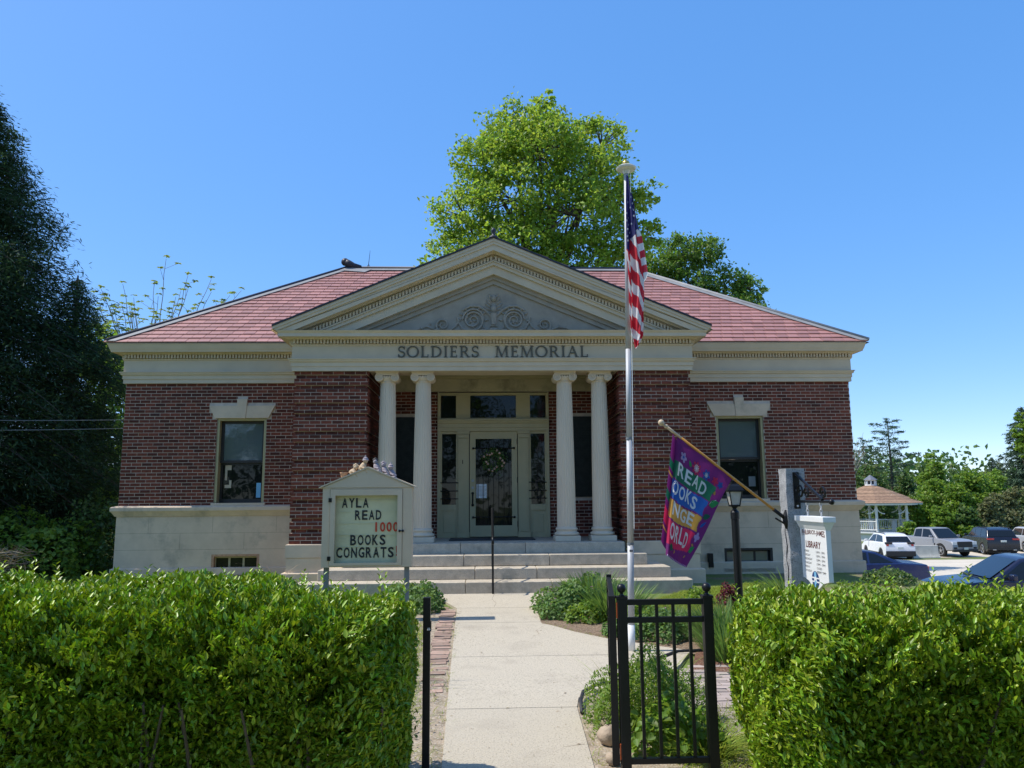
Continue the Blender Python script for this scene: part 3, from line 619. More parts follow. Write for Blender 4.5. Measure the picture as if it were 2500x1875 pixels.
# scroll relief
orn = MB(); YT = 14.295
def spiral(cx, cz, r0, r1, a0, turns, sg, rad0=.024, rad1=.012, n=26):
    pts, rr = [], []
    for i in range(n+1):
        t = i/n; a = a0+turns*2*PI*t; r = r0+(r1-r0)*t; pts.append((CX+sg*(cx+r*math.cos(a)), YT-.012-.012*math.sin(PI*t), cz+r*math.sin(a))); rr.append(rad0+(rad1-rad0)*t)
    orn.tube(pts, rr, 7)
def leafblob(x, z, ang, l, wd):
    d = Vector((math.cos(ang), 0, math.sin(ang))); s = Vector((-d.z, 0, d.x)); p = Vector((x, YT, z)); q = Vector((0, -.035, 0))
    orn.add([p, p+d*l*.4+s*wd, p+d*l+q*.3, p+d*l*.4-s*wd, p+d*l*.45+q], [(0, 1, 4), (1, 2, 4), (2, 3, 4), (3, 0, 4)])
for sg in (-1, 1):
    spiral(.40, 5.02, .205, .04, -.5*PI, -1.9, sg, .023, .012, 40)
    spiral(.38, 5.04, .215, .18, .0, .52, sg, .02, .018, 14)
    spiral(.98, 4.93, .14, .03, -.55*PI, 1.55, sg, .02, .011, 30)
    pts = [(.42, 4.805), (.60, 4.85), (.68, 4.98), (.70, 5.08)]; orn.tube([(CX+sg*x, YT-.012, z) for x, z in pts], .019, 6)
    pts = [(.66, 5.03), (.74, 4.90), (.86, 4.80), (.98, 4.79), (1.12, 4.84), (1.28, 4.90), (1.40, 4.86), (1.55, 4.82)]; orn.tube([(CX+sg*x, YT-.010, z) for x, z in pts], [.02, .019, .018, .017, .016, .014, .012, .008], 6)
    pts = [(.05, 5.10), (.16, 5.22), (.30, 5.30), (.46, 5.30), (.60, 5.22)]; orn.tube([(CX+sg*x, YT-.014, z) for x, z in pts], [.02, .024, .026, .024, .016], 6)
    for k in range(26):
        if k < 12: a = 2*PI*k/12; x, z = .40+.215*math.cos(a), 5.02+.215*math.sin(a); leafblob(CX+sg*x, z, (a if sg > 0 else PI-a)+random.uniform(-.5, .5), .09, .032)
        elif k < 19: a = 2*PI*k/7; leafblob(CX+sg*(.42+.10*math.cos(a)), 5.04+.10*math.sin(a), random.uniform(0, 6.28), .09, .03)
        else: leafblob(CX+sg*random.uniform(.75, 1.5), 4.84+random.uniform(-.03, .08), random.uniform(0, 3.1), .08, .022)
    for k in range(6): leafblob(CX+sg*.04, 5.16+.05*k, (.25+.2*k) if sg > 0 else PI-(.25+.2*k), .17, .04)
    leafblob(CX+sg*.1, 4.82, 0 if sg > 0 else PI, .2, .05); leafblob(CX+sg*.2, 4.79, .3 if sg > 0 else PI-.3, .16, .04)
orn.ball((CX, YT-.005, 5.46), .055, 10, 1.3); orn.ball((CX, YT-.005, 5.25), .06, 10, 1.4); orn.box(CX-.075, CX+.075, YT-.03, YT+.01, 4.90, 4.93); orn.tube([(CX, YT-.02, 4.93), (CX, YT-.02, 5.16)], [.05, .07], 8); orn.ball((CX, YT-.005, 4.83), .10, 10, .5)
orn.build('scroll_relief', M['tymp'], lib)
# lettering: Roman capitals from strokes, arcs and serifs
def glyph(ch):
    P = []; T, H, Wd = .15, .07, .0
    def st(x0, z0, x1, z1, w): P.append([(x0-w/2, z0), (x0+w/2, z0), (x1+w/2, z1), (x1-w/2, z1)])
    def hb(x0, x1, z, w): P.append([(x0, z), (x1, z), (x1, z+w), (x0, z+w)])
    def sf(x, z): P.append([(x-.16, z), (x+.16, z), (x+.10, z+.05), (x-.10, z+.05)] if z < .5 else [(x-.10, z-.05), (x+.10, z-.05), (x+.16, z), (x-.16, z)])
    def arc(cx, cz, rx, rz, a0, a1, n, thick):
        for i in range(n):
            q = []
            for t in (i/n, (i+1)/n):
                a = a0+(a1-a0)*t; w = thick(a); q.append(((cx+(rx-w/2)*math.cos(a), cz+(rz-w/2)*math.sin(a)), (cx+(rx+w/2)*math.cos(a), cz+(rz+w/2)*math.sin(a))))
            P.append([q[0][0], q[0][1], q[1][1], q[1][0]])
    th = lambda a: H+(T-H)*abs(math.cos(a))
    if ch == 'I': st(.17, 0, .17, 1, T); sf(.17, 0); sf(.17, 1); Wd = .34
    elif ch == 'L': st(.17, 0, .17, 1, T); sf(.17, 1); hb(.05, .62, 0, H); st(.59, 0, .60, .25, .06); Wd = .66
    elif ch == 'E': st(.17, 0, .17, 1, T); hb(.05, .58, 0, H); hb(.05, .56, .93, H); hb(.2, .48, .48, H); st(.56, 0, .57, .22, .06); st(.54, .8, .54, 1, .06); st(.47, .40, .47, .62, .05); Wd = .64
    elif ch == 'D': st(.17, 0, .17, 1, T); hb(.02, .35, 0, H); hb(.02, .35, .93, H); arc(.33, .5, .47, .465, -PI/2, PI/2, 14, th); Wd = .88
    elif ch == 'O': arc(.46, .5, .42, .475, 0, 2*PI, 28, th); Wd = .92
    elif ch == 'S': arc(.29, .735, .215, .23, .15*PI, 1.5*PI, 12, lambda a: .10); arc(.29, .265, .235, .235, -.95*PI, .5*PI, 12, lambda a: .115); st(.50, .72, .51, .97, .05); st(.06, .03, .07, .28, .05); Wd = .58
    elif ch == 'R': st(.17, 0, .17, 1, T); sf(.17, 0); hb(.02, .36, .93, H); hb(.2, .36, .45, H); arc(.35, .725, .235, .24, -PI/2, PI/2, 10, th); st(.72, 0, .42, .48, .14); hb(.62, .84, 0, .05); Wd = .82
    elif ch == 'M': st(.12, 0, .16, 1, .07); st(.53, .0, .20, 1, .14); st(.50, 0, .86, 1, .07); st(.92, 0, .88, 1, .14); sf(.12, 0); sf(.93, 0); hb(0, .26, .95, .05); hb(.80, 1.04, .95, .05); Wd = 1.06
    elif ch == 'A': st(.10, 0, .42, 1, .07); st(.76, 0, .43, 1, .145); hb(.22, .62, .34, H); sf(.09, 0); sf(.77, 0); Wd = .86
    return P, Wd
def word(txt, x0, x1, z0, z1, y):
    gl = [glyph(c) for c in txt]; gap = .14; tot = sum(w for _, w in gl)+gap*(len(gl)-1); sx = (x1-x0)/tot; x = x0; h = z1-z0
    for polys, w in gl:
        mb = MB()
        for i, p in enumerate(polys):
            e = i*.0004; mb.prism_y([(x+px*sx, z0+pz*h) for px, pz in p], y-.022-e, y+.004)
        mb.build('letter', M['bronze'], lib); x += (w+gap)*sx
word('SOLDIERS', -1.665, -.135, 4.275, 4.487, YP-.05); word('MEMORIAL', .175, 1.945, 4.275, 4.487, YP-.05)
# ------------------------------------------------ roofs
EZ_, EY = 4.825, 15.395; RZ, RY = 7.60, 19.4; RX0, RX1 = -3.68, 3.83; EX0, EX1 = XL-.325, XR+.36
tanr = (RZ-EZ_)/(RY-EY); ang = math.atan(tanr)
mb = MB()
mb.quad((EX0, EY, EZ_-.02), (EX1, EY, EZ_-.02), (RX1, RY, RZ-.02), (RX0, RY, RZ-.02))
mb.quad((EX1, 23.4, EZ_-.02), (EX0, 23.4, EZ_-.02), (RX0, RY, RZ-.02), (RX1, RY, RZ-.02))
mb.add([(EX0, 23.4, EZ_-.02), (EX0, EY, EZ_-.02), (RX0, RY, RZ-.02)], [(0, 1, 2)]); mb.add([(EX1, EY, EZ_-.02), (EX1, 23.4, EZ_-.02), (RX1, RY, RZ-.02)], [(0, 1, 2)])
roof = mb.build('roof', M['dark'], lib)
SLT = MB(); EXP = .205; nC = int(math.hypot(RY-EY, RZ-EZ_)/EXP); SW = .236
sm = MB(); sm.hexa([(-SW/2+.0045, 0, 0), (SW/2-.0045, 0, 0), (SW/2-.0045, EXP*1.1, -.016), (-SW/2+.0045, EXP*1.1, -.016), (-SW/2+.0045, 0, .020), (SW/2-.0045, 0, .020), (SW/2-.0045, EXP*1.1, -.002), (-SW/2+.0045, EXP*1.1, -.002)])
sme = sm.mesh('slate'); sme.materials.append(M['slate']); slates = []
RM = Matrix.Rotation(ang, 4, 'X')
for c in range(nC):
    d0 = c*EXP; y0 = EY+d0*math.cos(ang); z0 = EZ_+d0*math.sin(ang); f = d0/math.hypot(RY-EY, RZ-EZ_); xa = EX0+(RX0-EX0)*f; xb = EX1+(RX1-EX1)*f
    x = xa+(c % 2)*SW/2-SW*.2
    while x < xb:
        xc = x+SW/2; x += SW
        if xc < xa-.02 or xc > xb+.02: continue
        zr = AP-SL*abs(xc-CX)
        if z0+.12 < zr and y0 < 18: continue
        slates.append((xc, y0, z0, c))
slates.sort(key=lambda s: (s[3]//9, s[0] > 0 and s[3] > 4, random.random()))
for i, (xc, y0, z0, c) in enumerate(slates):
    mt = Matrix.Translation((xc, y0, z0+random.uniform(0, .005))) @ RM @ Matrix.Rotation(random.uniform(-.012, .012), 4, 'Z')
    if i < 300:
        o = bpy.data.objects.new('slate', sme); COL.objects.link(o); o.parent = roof; o.matrix_local = Matrix.Translation(-OFF['library']) @ mt
    else: SLT.add([mt @ Vector(v) for v in sm.v], sm.f)
prop(SLT.build('slates', M['slate'], roof), kind='stuff')
# hip and ridge flashing with dark rolls
def strip(a, b, wv, name, mat, t=.012):
    a, b, wv = Vector(a), Vector(b), Vector(wv); n = (b-a).cross(wv).normalized(); n = n if n.z > 0 else -n
    MB().hexa([a, b, b+wv, a+wv, a+n*t, b+n*t, b+wv+n*t, a+wv+n*t]).build(name, mat, lib)
up = .03
for (e, r_, sg) in (((EX0, EY, EZ_), (RX0, RY, RZ), 1), ((EX1, EY, EZ_), (RX1, RY, RZ), -1)):
    e, r_ = Vector(e)+Vector((0, 0, up)), Vector(r_)+Vector((0, 0, up))
    strip(e, r_, Vector((sg*.19, 0, 0)), 'hip_flashing', M['flash'])
    MB().tube([e+Vector((0, .02, .02)), r_+Vector((0, .02, .02))], .042, 8).build('hip_roll', M['dark' if sg > 0 else 'flash'], lib, smooth=True)
strip((RX0, RY-.14, RZ-.14*tanr+up), (RX1, RY-.14, RZ-.14*tanr+up), (0, .14, .14*tanr), 'ridge_flashing', M['flash'])
MB().tube([(RX0, RY, RZ+.04), (RX1, RY, RZ+.03)], .045, 8).build('ridge_roll', M['dark'], lib, smooth=True)
fl = [Vector((RX0-.18, RY-.16, RZ-.16*tanr+up+.012)), Vector((RX0+.55, RY-.30, RZ-.30*tanr+up+.012)), Vector((RX0+.70, RY-.10, RZ-.10*tanr+up+.012)), Vector((RX0+.02, RY-.02, RZ+up+.004))]
MB().add(fl+[p+Vector((0, 0, .01)) for p in fl], [(0, 1, 2, 3), (4, 5, 6, 7), (0, 1, 5, 4), (1, 2, 6, 5), (2, 3, 7, 6), (3, 0, 4, 7)]).build('ridge_saddle', M['flash'], lib)
mb = MB(); mb.tube([(RX0-.02, RY, RZ+.20), (RX0+.10, RY, RZ+.14), (RX0+.22, RY, RZ+.10), (RX0+.40, RY, RZ+.06)], [.10, .10, .07, .05], 10); mb.ball((RX0-.02, RY, RZ+.20), .105, 12); mb.build('ridge_finial', M['dark'], lib, smooth=True)
mb = MB(); mb.tube([(RX0+.58, RY, RZ), (RX0+.60, RY, RZ+.18), (RX0+.63, RY, RZ+.52)], [.012, .008, .004], 6); mb.tube([(RX0+.50, RY-.03, RZ), (RX0+.60, RY, RZ+.14)], .006, 5); mb.tube([(RX0+.68, RY+.03, RZ), (RX0+.60, RY, RZ+.14)], .006, 5); mb.build('lightning_rod', M['iron'], lib)
# pavilion roof
mb = MB()
for sg in (-1, 1):
    a = [(CX+sg*4.12, 13.865, AP-SL*4.12), (CX, 13.865, AP), (CX, 18.4, AP), (CX+sg*4.12, 18.4, AP-SL*4.12)]
    if sg < 0: a = a[::-1]
    mb.hexa([(p[0], p[1], p[2]+.002) for p in a]+[(p[0], p[1], p[2]+.035) for p in a])
mb.build('pavilion_roof', M['dark'], lib)
PS = MB()
for sg in (-1, 1):
    ap = math.atan(SL)
    for c in range(20):
        d0 = 4.46-c*.205-.2; xx = d0*math.cos(ap)
        for k in range(16):
            yy = 13.88+k*.24+(c % 2)*.1; zz = AP-SL*xx+.036
            if yy > 17.9: continue
            PS.hexa([(CX+sg*(xx+.14), yy, zz-SL*.14+.0), (CX+sg*(xx+.14), yy+.236, zz-SL*.14), (CX+sg*(xx-.14), yy+.236, zz+SL*.14-.01), (CX+sg*(xx-.14), yy, zz+SL*.14-.01)]+[(CX+sg*(xx+.14), yy, zz-SL*.14+.014), (CX+sg*(xx+.14), yy+.236, zz-SL*.14+.014), (CX+sg*(xx-.14), yy+.236, zz+SL*.14+.004), (CX+sg*(xx-.14), yy, zz+SL*.14+.004)])
prop(PS.build('pavilion_slates', M['slate'], lib), kind='stuff')
mb = MB(); mb.lathe(CX, 13.95, [(.11, AP+.0), (.08, AP+.05), (.035, AP+.07), (.03, AP+.12), (.05, AP+.15), (.045, AP+.19), (.02, AP+.22)], 12); mb.build('gable_finial', M['dark'], lib, smooth=True)
# ------------------------------------------------ columns
def column(xc):
    yc = 14.46; c = bpy.data.objects.new('column', None); COL.objects.link(c); c.parent = lib; OFF[c.name] = OFF['library']
    MB().box(xc-.235, xc+.235, yc-.235, yc+.235, ZG+.001, ZG+.10).build('plinth', M['column'], c, bevel=.008)
    mb = MB(); mb.lathe(xc, yc, [(.20, ZG+.10), (.228, ZG+.115), (.232, ZG+.135), (.222, ZG+.155), (.195, ZG+.165), (.188, ZG+.185), (.198, ZG+.20), (.21, ZG+.213), (.208, ZG+.232), (.19, ZG+.245), (.182, ZG+.25), (.178, ZG+.26)], 32); mb.build('base', M['column'], c, smooth=True)
    def flute(k, n): return 1-.055*max(0, math.sin(2*PI*(k % 6)/6+.26))**.7 if True else 1
    prof = [(.180, ZG+.258), (.177, ZG+.29)]+[(.177-.032*t**1.6, ZG+.29+(3.80-ZG-.29)*t) for t in [i/8 for i in range(1, 9)]]+[(.147, 3.83)]
    MB().lathe(xc, yc, prof, 120, flute).build('shaft', M['column'], c, smooth=False)
    mb = MB(); mb.lathe(xc, yc, [(.150, 3.825), (.158, 3.832), (.158, 3.845), (.150, 3.85), (.165, 3.87), (.185, 3.90), (.185, 3.93)], 32)
    for sg in (-1, 1):
        vx = xc+sg*.150; mb.cyl((vx, yc-.19, 3.915), (vx, yc+.19, 3.915), .078, 18)
        pts = []
        for i in range(37):
            t = i/36; a = PI/2+sg*-1*t*2*PI*2.1; r = .078-.062*t; pts.append((vx+r*math.cos(a), yc-.194, 3.915+r*math.sin(a)))
        mb.tube(pts, .009, 5); mb.ball((vx, yc-.196, 3.915), .016, 8)
    mb.box(xc-.15, xc+.15, yc-.188, yc+.188, 3.955, 3.988)
    for k in (-1, 0, 1): mb.ball((xc+k*.05, yc-.175, 3.925), .022, 8, 1.3)
    mb.box(xc-.20, xc+.20, yc-.20, yc+.20, 3.985, 4.0); mb.box(xc-.215, xc+.215, yc-.215, yc+.215, 4.001, ZE-.001); mb.build('capital', M['column'], c, smooth=False)
for o_ in (-2.03, -1.356, 1.356, 2.03): column(CX+o_)
# ------------------------------------------------ windows
def window(i, h, lower_items):
    x0, x1, z0, z1 = h; yb = YW+.16
    wn = bpy.data.objects.new('window', None); COL.objects.link(wn); wn.parent = lib; OFF[wn.name] = OFF['library']
    mb = MB(); mb.box(x0, x0+.05, YW+.02, yb+.05, z0+.065, z1); mb.box(x1-.05, x1, YW+.02, yb+.05, z0+.065, z1); mb.box(x0+.05, x1-.05, YW+.02, yb+.05, z1-.045, z1); mb.build('frame', M['yellowframe'], wn)
    MB().box(x0-.04, x1+.04, YW-.05, yb+.05, z0, z0+.06).build('sill', M['stone'], wn, bevel=.006)
    zi0, zi1 = z0+.065, z1-.045; zm = zi0+(zi1-zi0)*.497; a, b = x0+.05, x1-.05
    mb = MB(); mb.box(a, a+.055, yb-.03, yb+.02, zm-.02, zi1); mb.box(b-.055, b, yb-.03, yb+.02, zm-.02, zi1); mb.box(a+.055, b-.055, yb-.03, yb+.02, zi1-.055, zi1); mb.box(a+.055, b-.055, yb-.03, yb+.02, zm-.02, zm+.03); mb.build('sash', M['sash'], wn)
    mb = MB(); mb.box(a, a+.045, yb+.025, yb+.06, zi0, zm-.022); mb.box(b-.045, b, yb+.025, yb+.06, zi0, zm-.022); mb.box(a+.045, b-.045, yb+.025, yb+.06, zi0, zi0+.075); mb.box(a+.045, b-.045, yb+.025, yb+.06, zm-.065, zm-.022); mb.build('sash', M['sash'], wn)
    MB().box(a+.05, b-.05, yb, yb+.006, zm+.025, zi1-.05).build('pane', M['blind'], wn); MB().box(a+.04, b-.04, yb+.045, yb+.05, zi0+.07, zm-.06).build('pane', M['glass'], wn)
    for (u0, u1, w0, w1, m_) in lower_items:
        MB().box(a+(b-a)*u0, a+(b-a)*u1, yb+.0415, yb+.0435, zi0+(zm-zi0)*w0, zi0+(zm-zi0)*w1).build('window_paper', M[m_], wn)
    cxw = (x0+x1)/2
    lt = MB(); lt.prism_y([(cxw-.545, 3.297), (cxw+.545, 3.297), (cxw+.672, 3.555), (cxw-.672, 3.555)], YW-.03, YW+.2); lo = lt.build('lintel', M['stone'], lib)
    MB().prism_y([(cxw-.075, 3.293), (cxw+.075, 3.293), (cxw+.105, 3.69), (cxw-.105, 3.69)], YW-.042, YW+.1).build('keystone', M['stone'], lo)
window(0, WIN[0], [(.10, .24, .80, .92, 'boardpaint'), (.10, .15, .55, .8, 'boardpaint'), (.10, .25, .36, .44, 'boardpaint'), (.20, .25, .44, .55, 'boardpaint'), (.82, .92, .12, .48, 'cyanletter')])
window(1, WIN[1], [(.72, .88, .30, .55, 'greysteel')])
def bwindow(h, fm, dark):
    x0, x1, z0, z1 = h; y = YW+.06
    wn = bpy.data.objects.new('basement_window', None); COL.objects.link(wn); wn.parent = lib; OFF[wn.name] = OFF['library']
    mb = MB(); mb.box(x0, x0+.05, YW-.018, y+.1, z0, z1); mb.box(x1-.05, x1, YW-.018, y+.1, z0, z1); mb.box(x0+.05, x1-.05, YW-.018, y+.1, z1-.04, z1); mb.build('frame', M[fm], wn)
    MB().box(x0-.03, x1+.03, YW-.06, y+.1, z0-.07, z0+.0).build('sill', M['stone'], wn)
    mb = MB(); n = 3; wd = (x1-x0-.1)
    mb.box(x0+.05, x1-.05, y, y+.03, z0+.002, z0+.06); mb.box(x0+.05, x1-.05, y, y+.03, z1-.075, z1-.042)
    for k in range(n+1): xx = x0+.05+wd*k/n; mb.box(max(x0+.05, xx-.02), min(x1-.05, xx+.02), y+.001, y+.031, z0+.06, z1-.075)
    mb.build('sash', M['sash' if dark else 'yellowframe'], wn)
    for k in range(n): MB().box(x0+.05+wd*k/n+.015, x0+.05+wd*(k+1)/n-.015, y+.012, y+.018, z0+.055, z1-.07).build('pane', M['blind' if dark else 'glass'], wn)
bwindow(BWIN[0], 'terracotta', False); bwindow(BWIN[1], 'sash', True)
# ------------------------------------------------ doorway
ys = YR-.03
DX0, DX1, ZD = -1.015, 1.315, ZG+.0
sur = bpy.data.objects.new('door_surround', None); COL.objects.link(sur); sur.parent = lib; OFF[sur.name] = OFF['library']
mb = MB(); ze, zt0, zt1 = 3.83, 3.02, 3.265
mb.box(DX0, DX0+.06, ys, ys+.1, ZD, ze); mb.box(DX1-.06, DX1, ys, ys+.1, ZD, ze); mb.box(DX0+.06, DX1-.06, ys, ys+.1, 3.775, ze)
for a, b in ((-.60, -.36), (.66, .90)): mb.box(a, b, ys+.012, ys+.1, zt1, 3.775)
mb.box(DX0+.06, DX1-.06, ys+.02, ys+.1, zt1, zt1+.035)
for xx in (-.615, -.355, .645, .905): mb.box(xx-.018, xx+.018, ys+.004, ys+.09, zt1+.03, 3.776)
mb.build('transom_frame', M['trim'], sur)
mb = MB(); mb.sweep([(DX0, ys), (DX1, ys)], [(-.05, zt0), (.01, zt0), (.01, zt0+.07), (.025, zt0+.075), (.025, zt0+.15), (.05, zt0+.17), (.07, zt0+.21), (.09, zt0+.215), (.09, zt0+.245), (-.05, zt0+.25)]); mb.build('transom_bar', M['trim'], sur)
for a, b in ((-.945, -.635), (-.338, .628), (.925, 1.245)): MB().box(a, b, ys+.05, ys+.056, zt1+.035, 3.772).build('pane', M['glass'], sur)
for sg, (a, b) in ((0, (-.60, -.36)), (1, (.66, .90))):
    mb = MB(); mb.box(a, b, ys+.01, ys+.1, ZD, zt0-.001); mb.box(a+.025, b-.025, ys-.01, ys+.012, ZD+.12, zt0-.16); mb.box(a+.06, a+.09, ys-.016, ys-.008, ZD+.16, zt0-.2); mb.box(b-.09, b-.06, ys-.016, ys-.008, ZD+.16, zt0-.2)
    mb.box(a-.01, b+.01, ys-.03, ys+.02, zt0-.06, zt0-.002); mb.box(a+.01, b-.01, ys-.02, ys+.02, zt0-.14, zt0-.07); mb.box(a-.01, b+.01, ys-.025, ys+.02, ZD+.001, ZD+.11); mb.build('pilaster', M['trim'], sur)
for a, b in ((-.955, -.602), (.902, 1.255)):
    sd = bpy.data.objects.new('sidelight', None); COL.objects.link(sd); sd.parent = lib; OFF[sd.name] = OFF['library']
    mb = MB(); mb.box(a, a+.03, ys+.03, ys+.08, ZD, zt0-.002); mb.box(b-.03, b, ys+.03, ys+.08, ZD, zt0-.002); mb.box(a+.03, b-.03, ys+.03, ys+.08, 2.965, zt0-.002); mb.box(a+.03, b-.03, ys+.02, ys+.09, 1.38, 1.50); mb.box(a+.03, b-.03, ys+.045, ys+.08, ZD, 1.38); mb.build('frame', M['trim'], sd)
    mb = MB(); mb.box(a+.07, b-.07, ys+.034, ys+.046, .93, 1.29); mb.build('panel', M['trim'], sd, bevel=.008)
    MB().box(a+.028, b-.028, ys+.055, ys+.06, 1.495, 2.97).build('pane', M['glass'], sd)
    for zz in (1.62, 1.78, 1.95): MB().tube([(a-.02, ys+.015, zz), (b+.02, ys+.015, zz)], .011, 6).build('guard_bar', M['iron'], sd)
door = bpy.data.objects.new('door', None); COL.objects.link(door); door.parent = lib; OFF[door.name] = OFF['library']
gx0, gx1, gz0, gz1 = -.225, .53, 1.07, 2.86; da, db = -.345, .645
mb = MB(); mb.box(da, gx0, ys+.035, ys+.085, ZD+.015, zt0-.004); mb.box(gx1, db, ys+.035, ys+.085, ZD+.015, zt0-.004); mb.box(gx0, gx1, ys+.035, ys+.085, ZD+.015, gz0); mb.box(gx0, gx1, ys+.035, ys+.085, gz1, zt0-.004); mb.build('leaf', M['trim'], door)
MB().box(gx0-.005, gx1+.005, ys+.06, ys+.066, gz0-.005, gz1+.005).build('pane', M['glass'], door)
for zz in (1.24, 2.66): mb = MB(); mb.tube([(gx0-.05, ys+.015, zz), (gx1+.05, ys+.015, zz)], .012, 6); mb.ball((gx0-.05, ys+.015, zz), .025, 8); mb.ball((gx1+.05, ys+.015, zz), .025, 8); mb.build('guard_bar', M['iron'], door)
for k in range(7): MB().tube([(gx0+.05+k*.108, ys+.03, gz0+.02), (gx0+.05+k*.108, ys+.03, gz1-.02)], .006, 5).build('guard_bar', M['iron'], door)
mb = MB(); mb.tube([(-.285, ys+.03, 1.50), (-.285, ys-.03, 1.53), (-.285, ys-.045, 1.62), (-.285, ys-.03, 1.70), (-.285, ys+.03, 1.73)], .014, 8); mb.ball((-.285, ys+.025, 1.73), .03, 10); mb.ball((-.285, ys+.025, 1.49), .03, 10); mb.build('handle', M['iron'], door, smooth=True)
for zz in (1.845, 1.99): MB().cyl((-.285, ys+.036, zz), (-.285, ys+.02, zz), .028, 14).build('lock', M['steel'], door)
for zz in (1.1, 2.0, 2.8): MB().box(.638, .655, ys+.02, ys+.05, zz-.06, zz+.06).build('hinge', M['iron'], door)
MB().box(-.50, -.485, ys-.015, ys-.008, 2.34, 2.42).build('house_number', M['iron'], sur)
for a, b in ((-2.0, -1.34), (1.64, 2.30)):
    mb = MB(); mb.box(a, b, YR-.025, YR+.004, 1.64, 3.32); mb.box(a+.03, b-.03, YR-.031, YR-.02, 1.67, 3.29)
    pq = mb.build('memorial_plaque', M['plaque'], lib)
    ln = MB()
    for k in range(26): zz = 3.1-k*.053; ln.box(a+.09, a+.28, YR-.034, YR-.03, zz, zz+.02); ln.box(a+.36, a+.56, YR-.034, YR-.03, zz, zz+.02)
    prop(ln.build('name_lines', M['plaque'], pq), kind='stuff')
# roof of the porch interior + dark back to stop light
MB().box(-2.25, 2.55, YR+.2, YR+.25, .4, 4.3).build('porch_backing', M['dark'], lib)
# service box on the right foundation
mb = MB(); mb.box(4.50, 4.60, YW-.11, YW-.022, .30, .48); mb.box(4.51, 4.61, YW-.09, YW-.022, .20, .305)
t = thing('meter_box', 'small black electrical box on the wall beside the right basement window', 'electrical box', (4.55, YW-.05, .2)); mb.build('housing', M['iron'], t, bevel=.006)
MB().tube([(4.56, YW-.03, .21), (4.57, YW-.03, -.02), (4.72, YW-.10, -.06)], .014, 6).build('cable', M['iron'], t)
# ================================================================== THINGS ROUND THE LIBRARY
# stair rail
t = thing('stair_rail', 'black wrought iron handrail rising up the middle of the front steps', 'handrail', (CX-.03, 12.85, G(0, 12.9)))
xr = CX-.05; mb = MB(); mb.tube([(xr, 12.66, .09), (xr, 12.66, 1.0)], .017, 8); mb.build('post', M['iron'], t)
MB().tube([(xr, 13.46, .45), (xr, 13.46, 1.42)], .017, 8).build('post', M['iron'], t)
mb = MB(); mb.tube([(xr, 12.50, .90), (xr, 12.54, .99), (xr, 12.66, 1.0), (xr, 13.4, 1.42), (xr, 13.58, 1.45), (xr, 13.63, 1.38)], .021, 8); mb.build('handrail', M['iron'], t, smooth=True)
MB().tube([(xr, 12.66, .33), (xr, 13.46, .76)], .012, 6).build('lower_rail', M['iron'], t)
for k in range(3):
    y0 = 12.82+k*.25; z0 = .44+k*.13; mb = MB(); pts = []
    for i in range(25): a = i/24*3.4*PI; r = .085*(1-i/30); pts.append((xr, y0+r*math.cos(a), z0+.16+r*math.sin(a)))
    mb.tube(pts, .007, 5); mb.tube([(xr, y0+.085, z0+.16), (xr, y0+.09, z0+.42)], .007, 5); mb.build('scroll', M['iron'], t)
# wreath, notice and mat at the door
wr = thing('wreath', 'round wreath of cream and pink flowers hanging on the front door glass', 'wreath', (.155, ys-.03, 2.40))
n = 900; th = rng.uniform(0, 2*PI, n); ph = rng.normal(0, .05, n); rr = .18+ph; P = np.stack([.155+rr*np.cos(th), ys-.0+rng.uniform(-.05, .0, n), 2.40+rr*np.sin(th)], 1)
prop(link('foliage', leafmesh('wreath_foliage', P, rdir(n), rdir(n), .05, .022, six=False), M['geranium'], wr), kind='stuff')
for k in range(16):
    a = k*2.399; r = .18+.04*math.sin(k*3); mb = MB(); mb.ball((.155+r*math.cos(a), ys-.055, 2.40+r*math.sin(a)), .026, 8); mb.build('flower', M['wreathflower'], wr, smooth=True)
t = thing('door_notice', 'white paper notice taped inside the front door glass', 'notice', (-.14, ys+.05, 1.67)); MB().box(-.205, .005, ys+.052, ys+.055, 1.63, 1.92).build('sheet', M['paper'], t)
nl = MB()
for k in range(8): nl.box(-.19, -.03+.02*(k % 3), ys+.0505, ys+.0515, 1.68+k*.026, 1.686+k*.026)
prop(nl.build('printed_lines', M['greyletter'], t), kind='stuff')
mb = MB().box(-.72, .93, 14.75, 15.5, ZG+.001, ZG+.02); prop(mb.build('door_mat', M['dark']), 'wide dark mat lying on the porch floor before the door', 'door mat')

# letter board sign
BY = 10.4; bx0, bx1 = -2.205, -1.005
t = thing('letter_board', 'cream gabled letter board sign on two posts beside the front steps', 'notice board', (-1.6, BY, 0.05))
for x in (-2.15, -1.075): MB().box(x-.032, x+.032, BY+.07, BY+.13, -.1, .80).build('post', M['greysteel'], t)
zb, zt = .745, 1.795
mb = MB(); mb.box(bx0, bx0+.10, BY, BY+.2, zb, zt); mb.box(bx1-.125, bx1, BY, BY+.2, zb, zt); mb.box(bx0+.10, bx1-.125, BY, BY+.2, zb, zb+.02); mb.box(bx0+.10, bx1-.125, BY, BY+.2, zt-.02, zt); mb.box(bx0+.10, bx1-.125, BY+.17, BY+.198, zb+.02, zt-.02); mb.build('cabinet', M['boardpaint'], t)
mb = MB(); mb.prism_y([(bx0-.012, zt+.001), (bx1+.012, zt+.001), ((bx0+bx1)/2, zt+.262)], BY-.012, BY+.21); mb.build('gable', M['boardpaint'], t)
mb = MB()
for sg in (-1, 1):
    xm = (bx0+bx1)/2; xe = xm+sg*.645; mb.prism_y([(xm, zt+.262), (xe, zt-.005), (xe, zt+.012), (xm, zt+.282)][::-sg], BY-.03, BY+.23)
mb.build('roof', M['boardpaint'], t)
fx0, fx1, fz0, fz1 = bx0+.105, bx1-.130, zb+.022, zt-.022
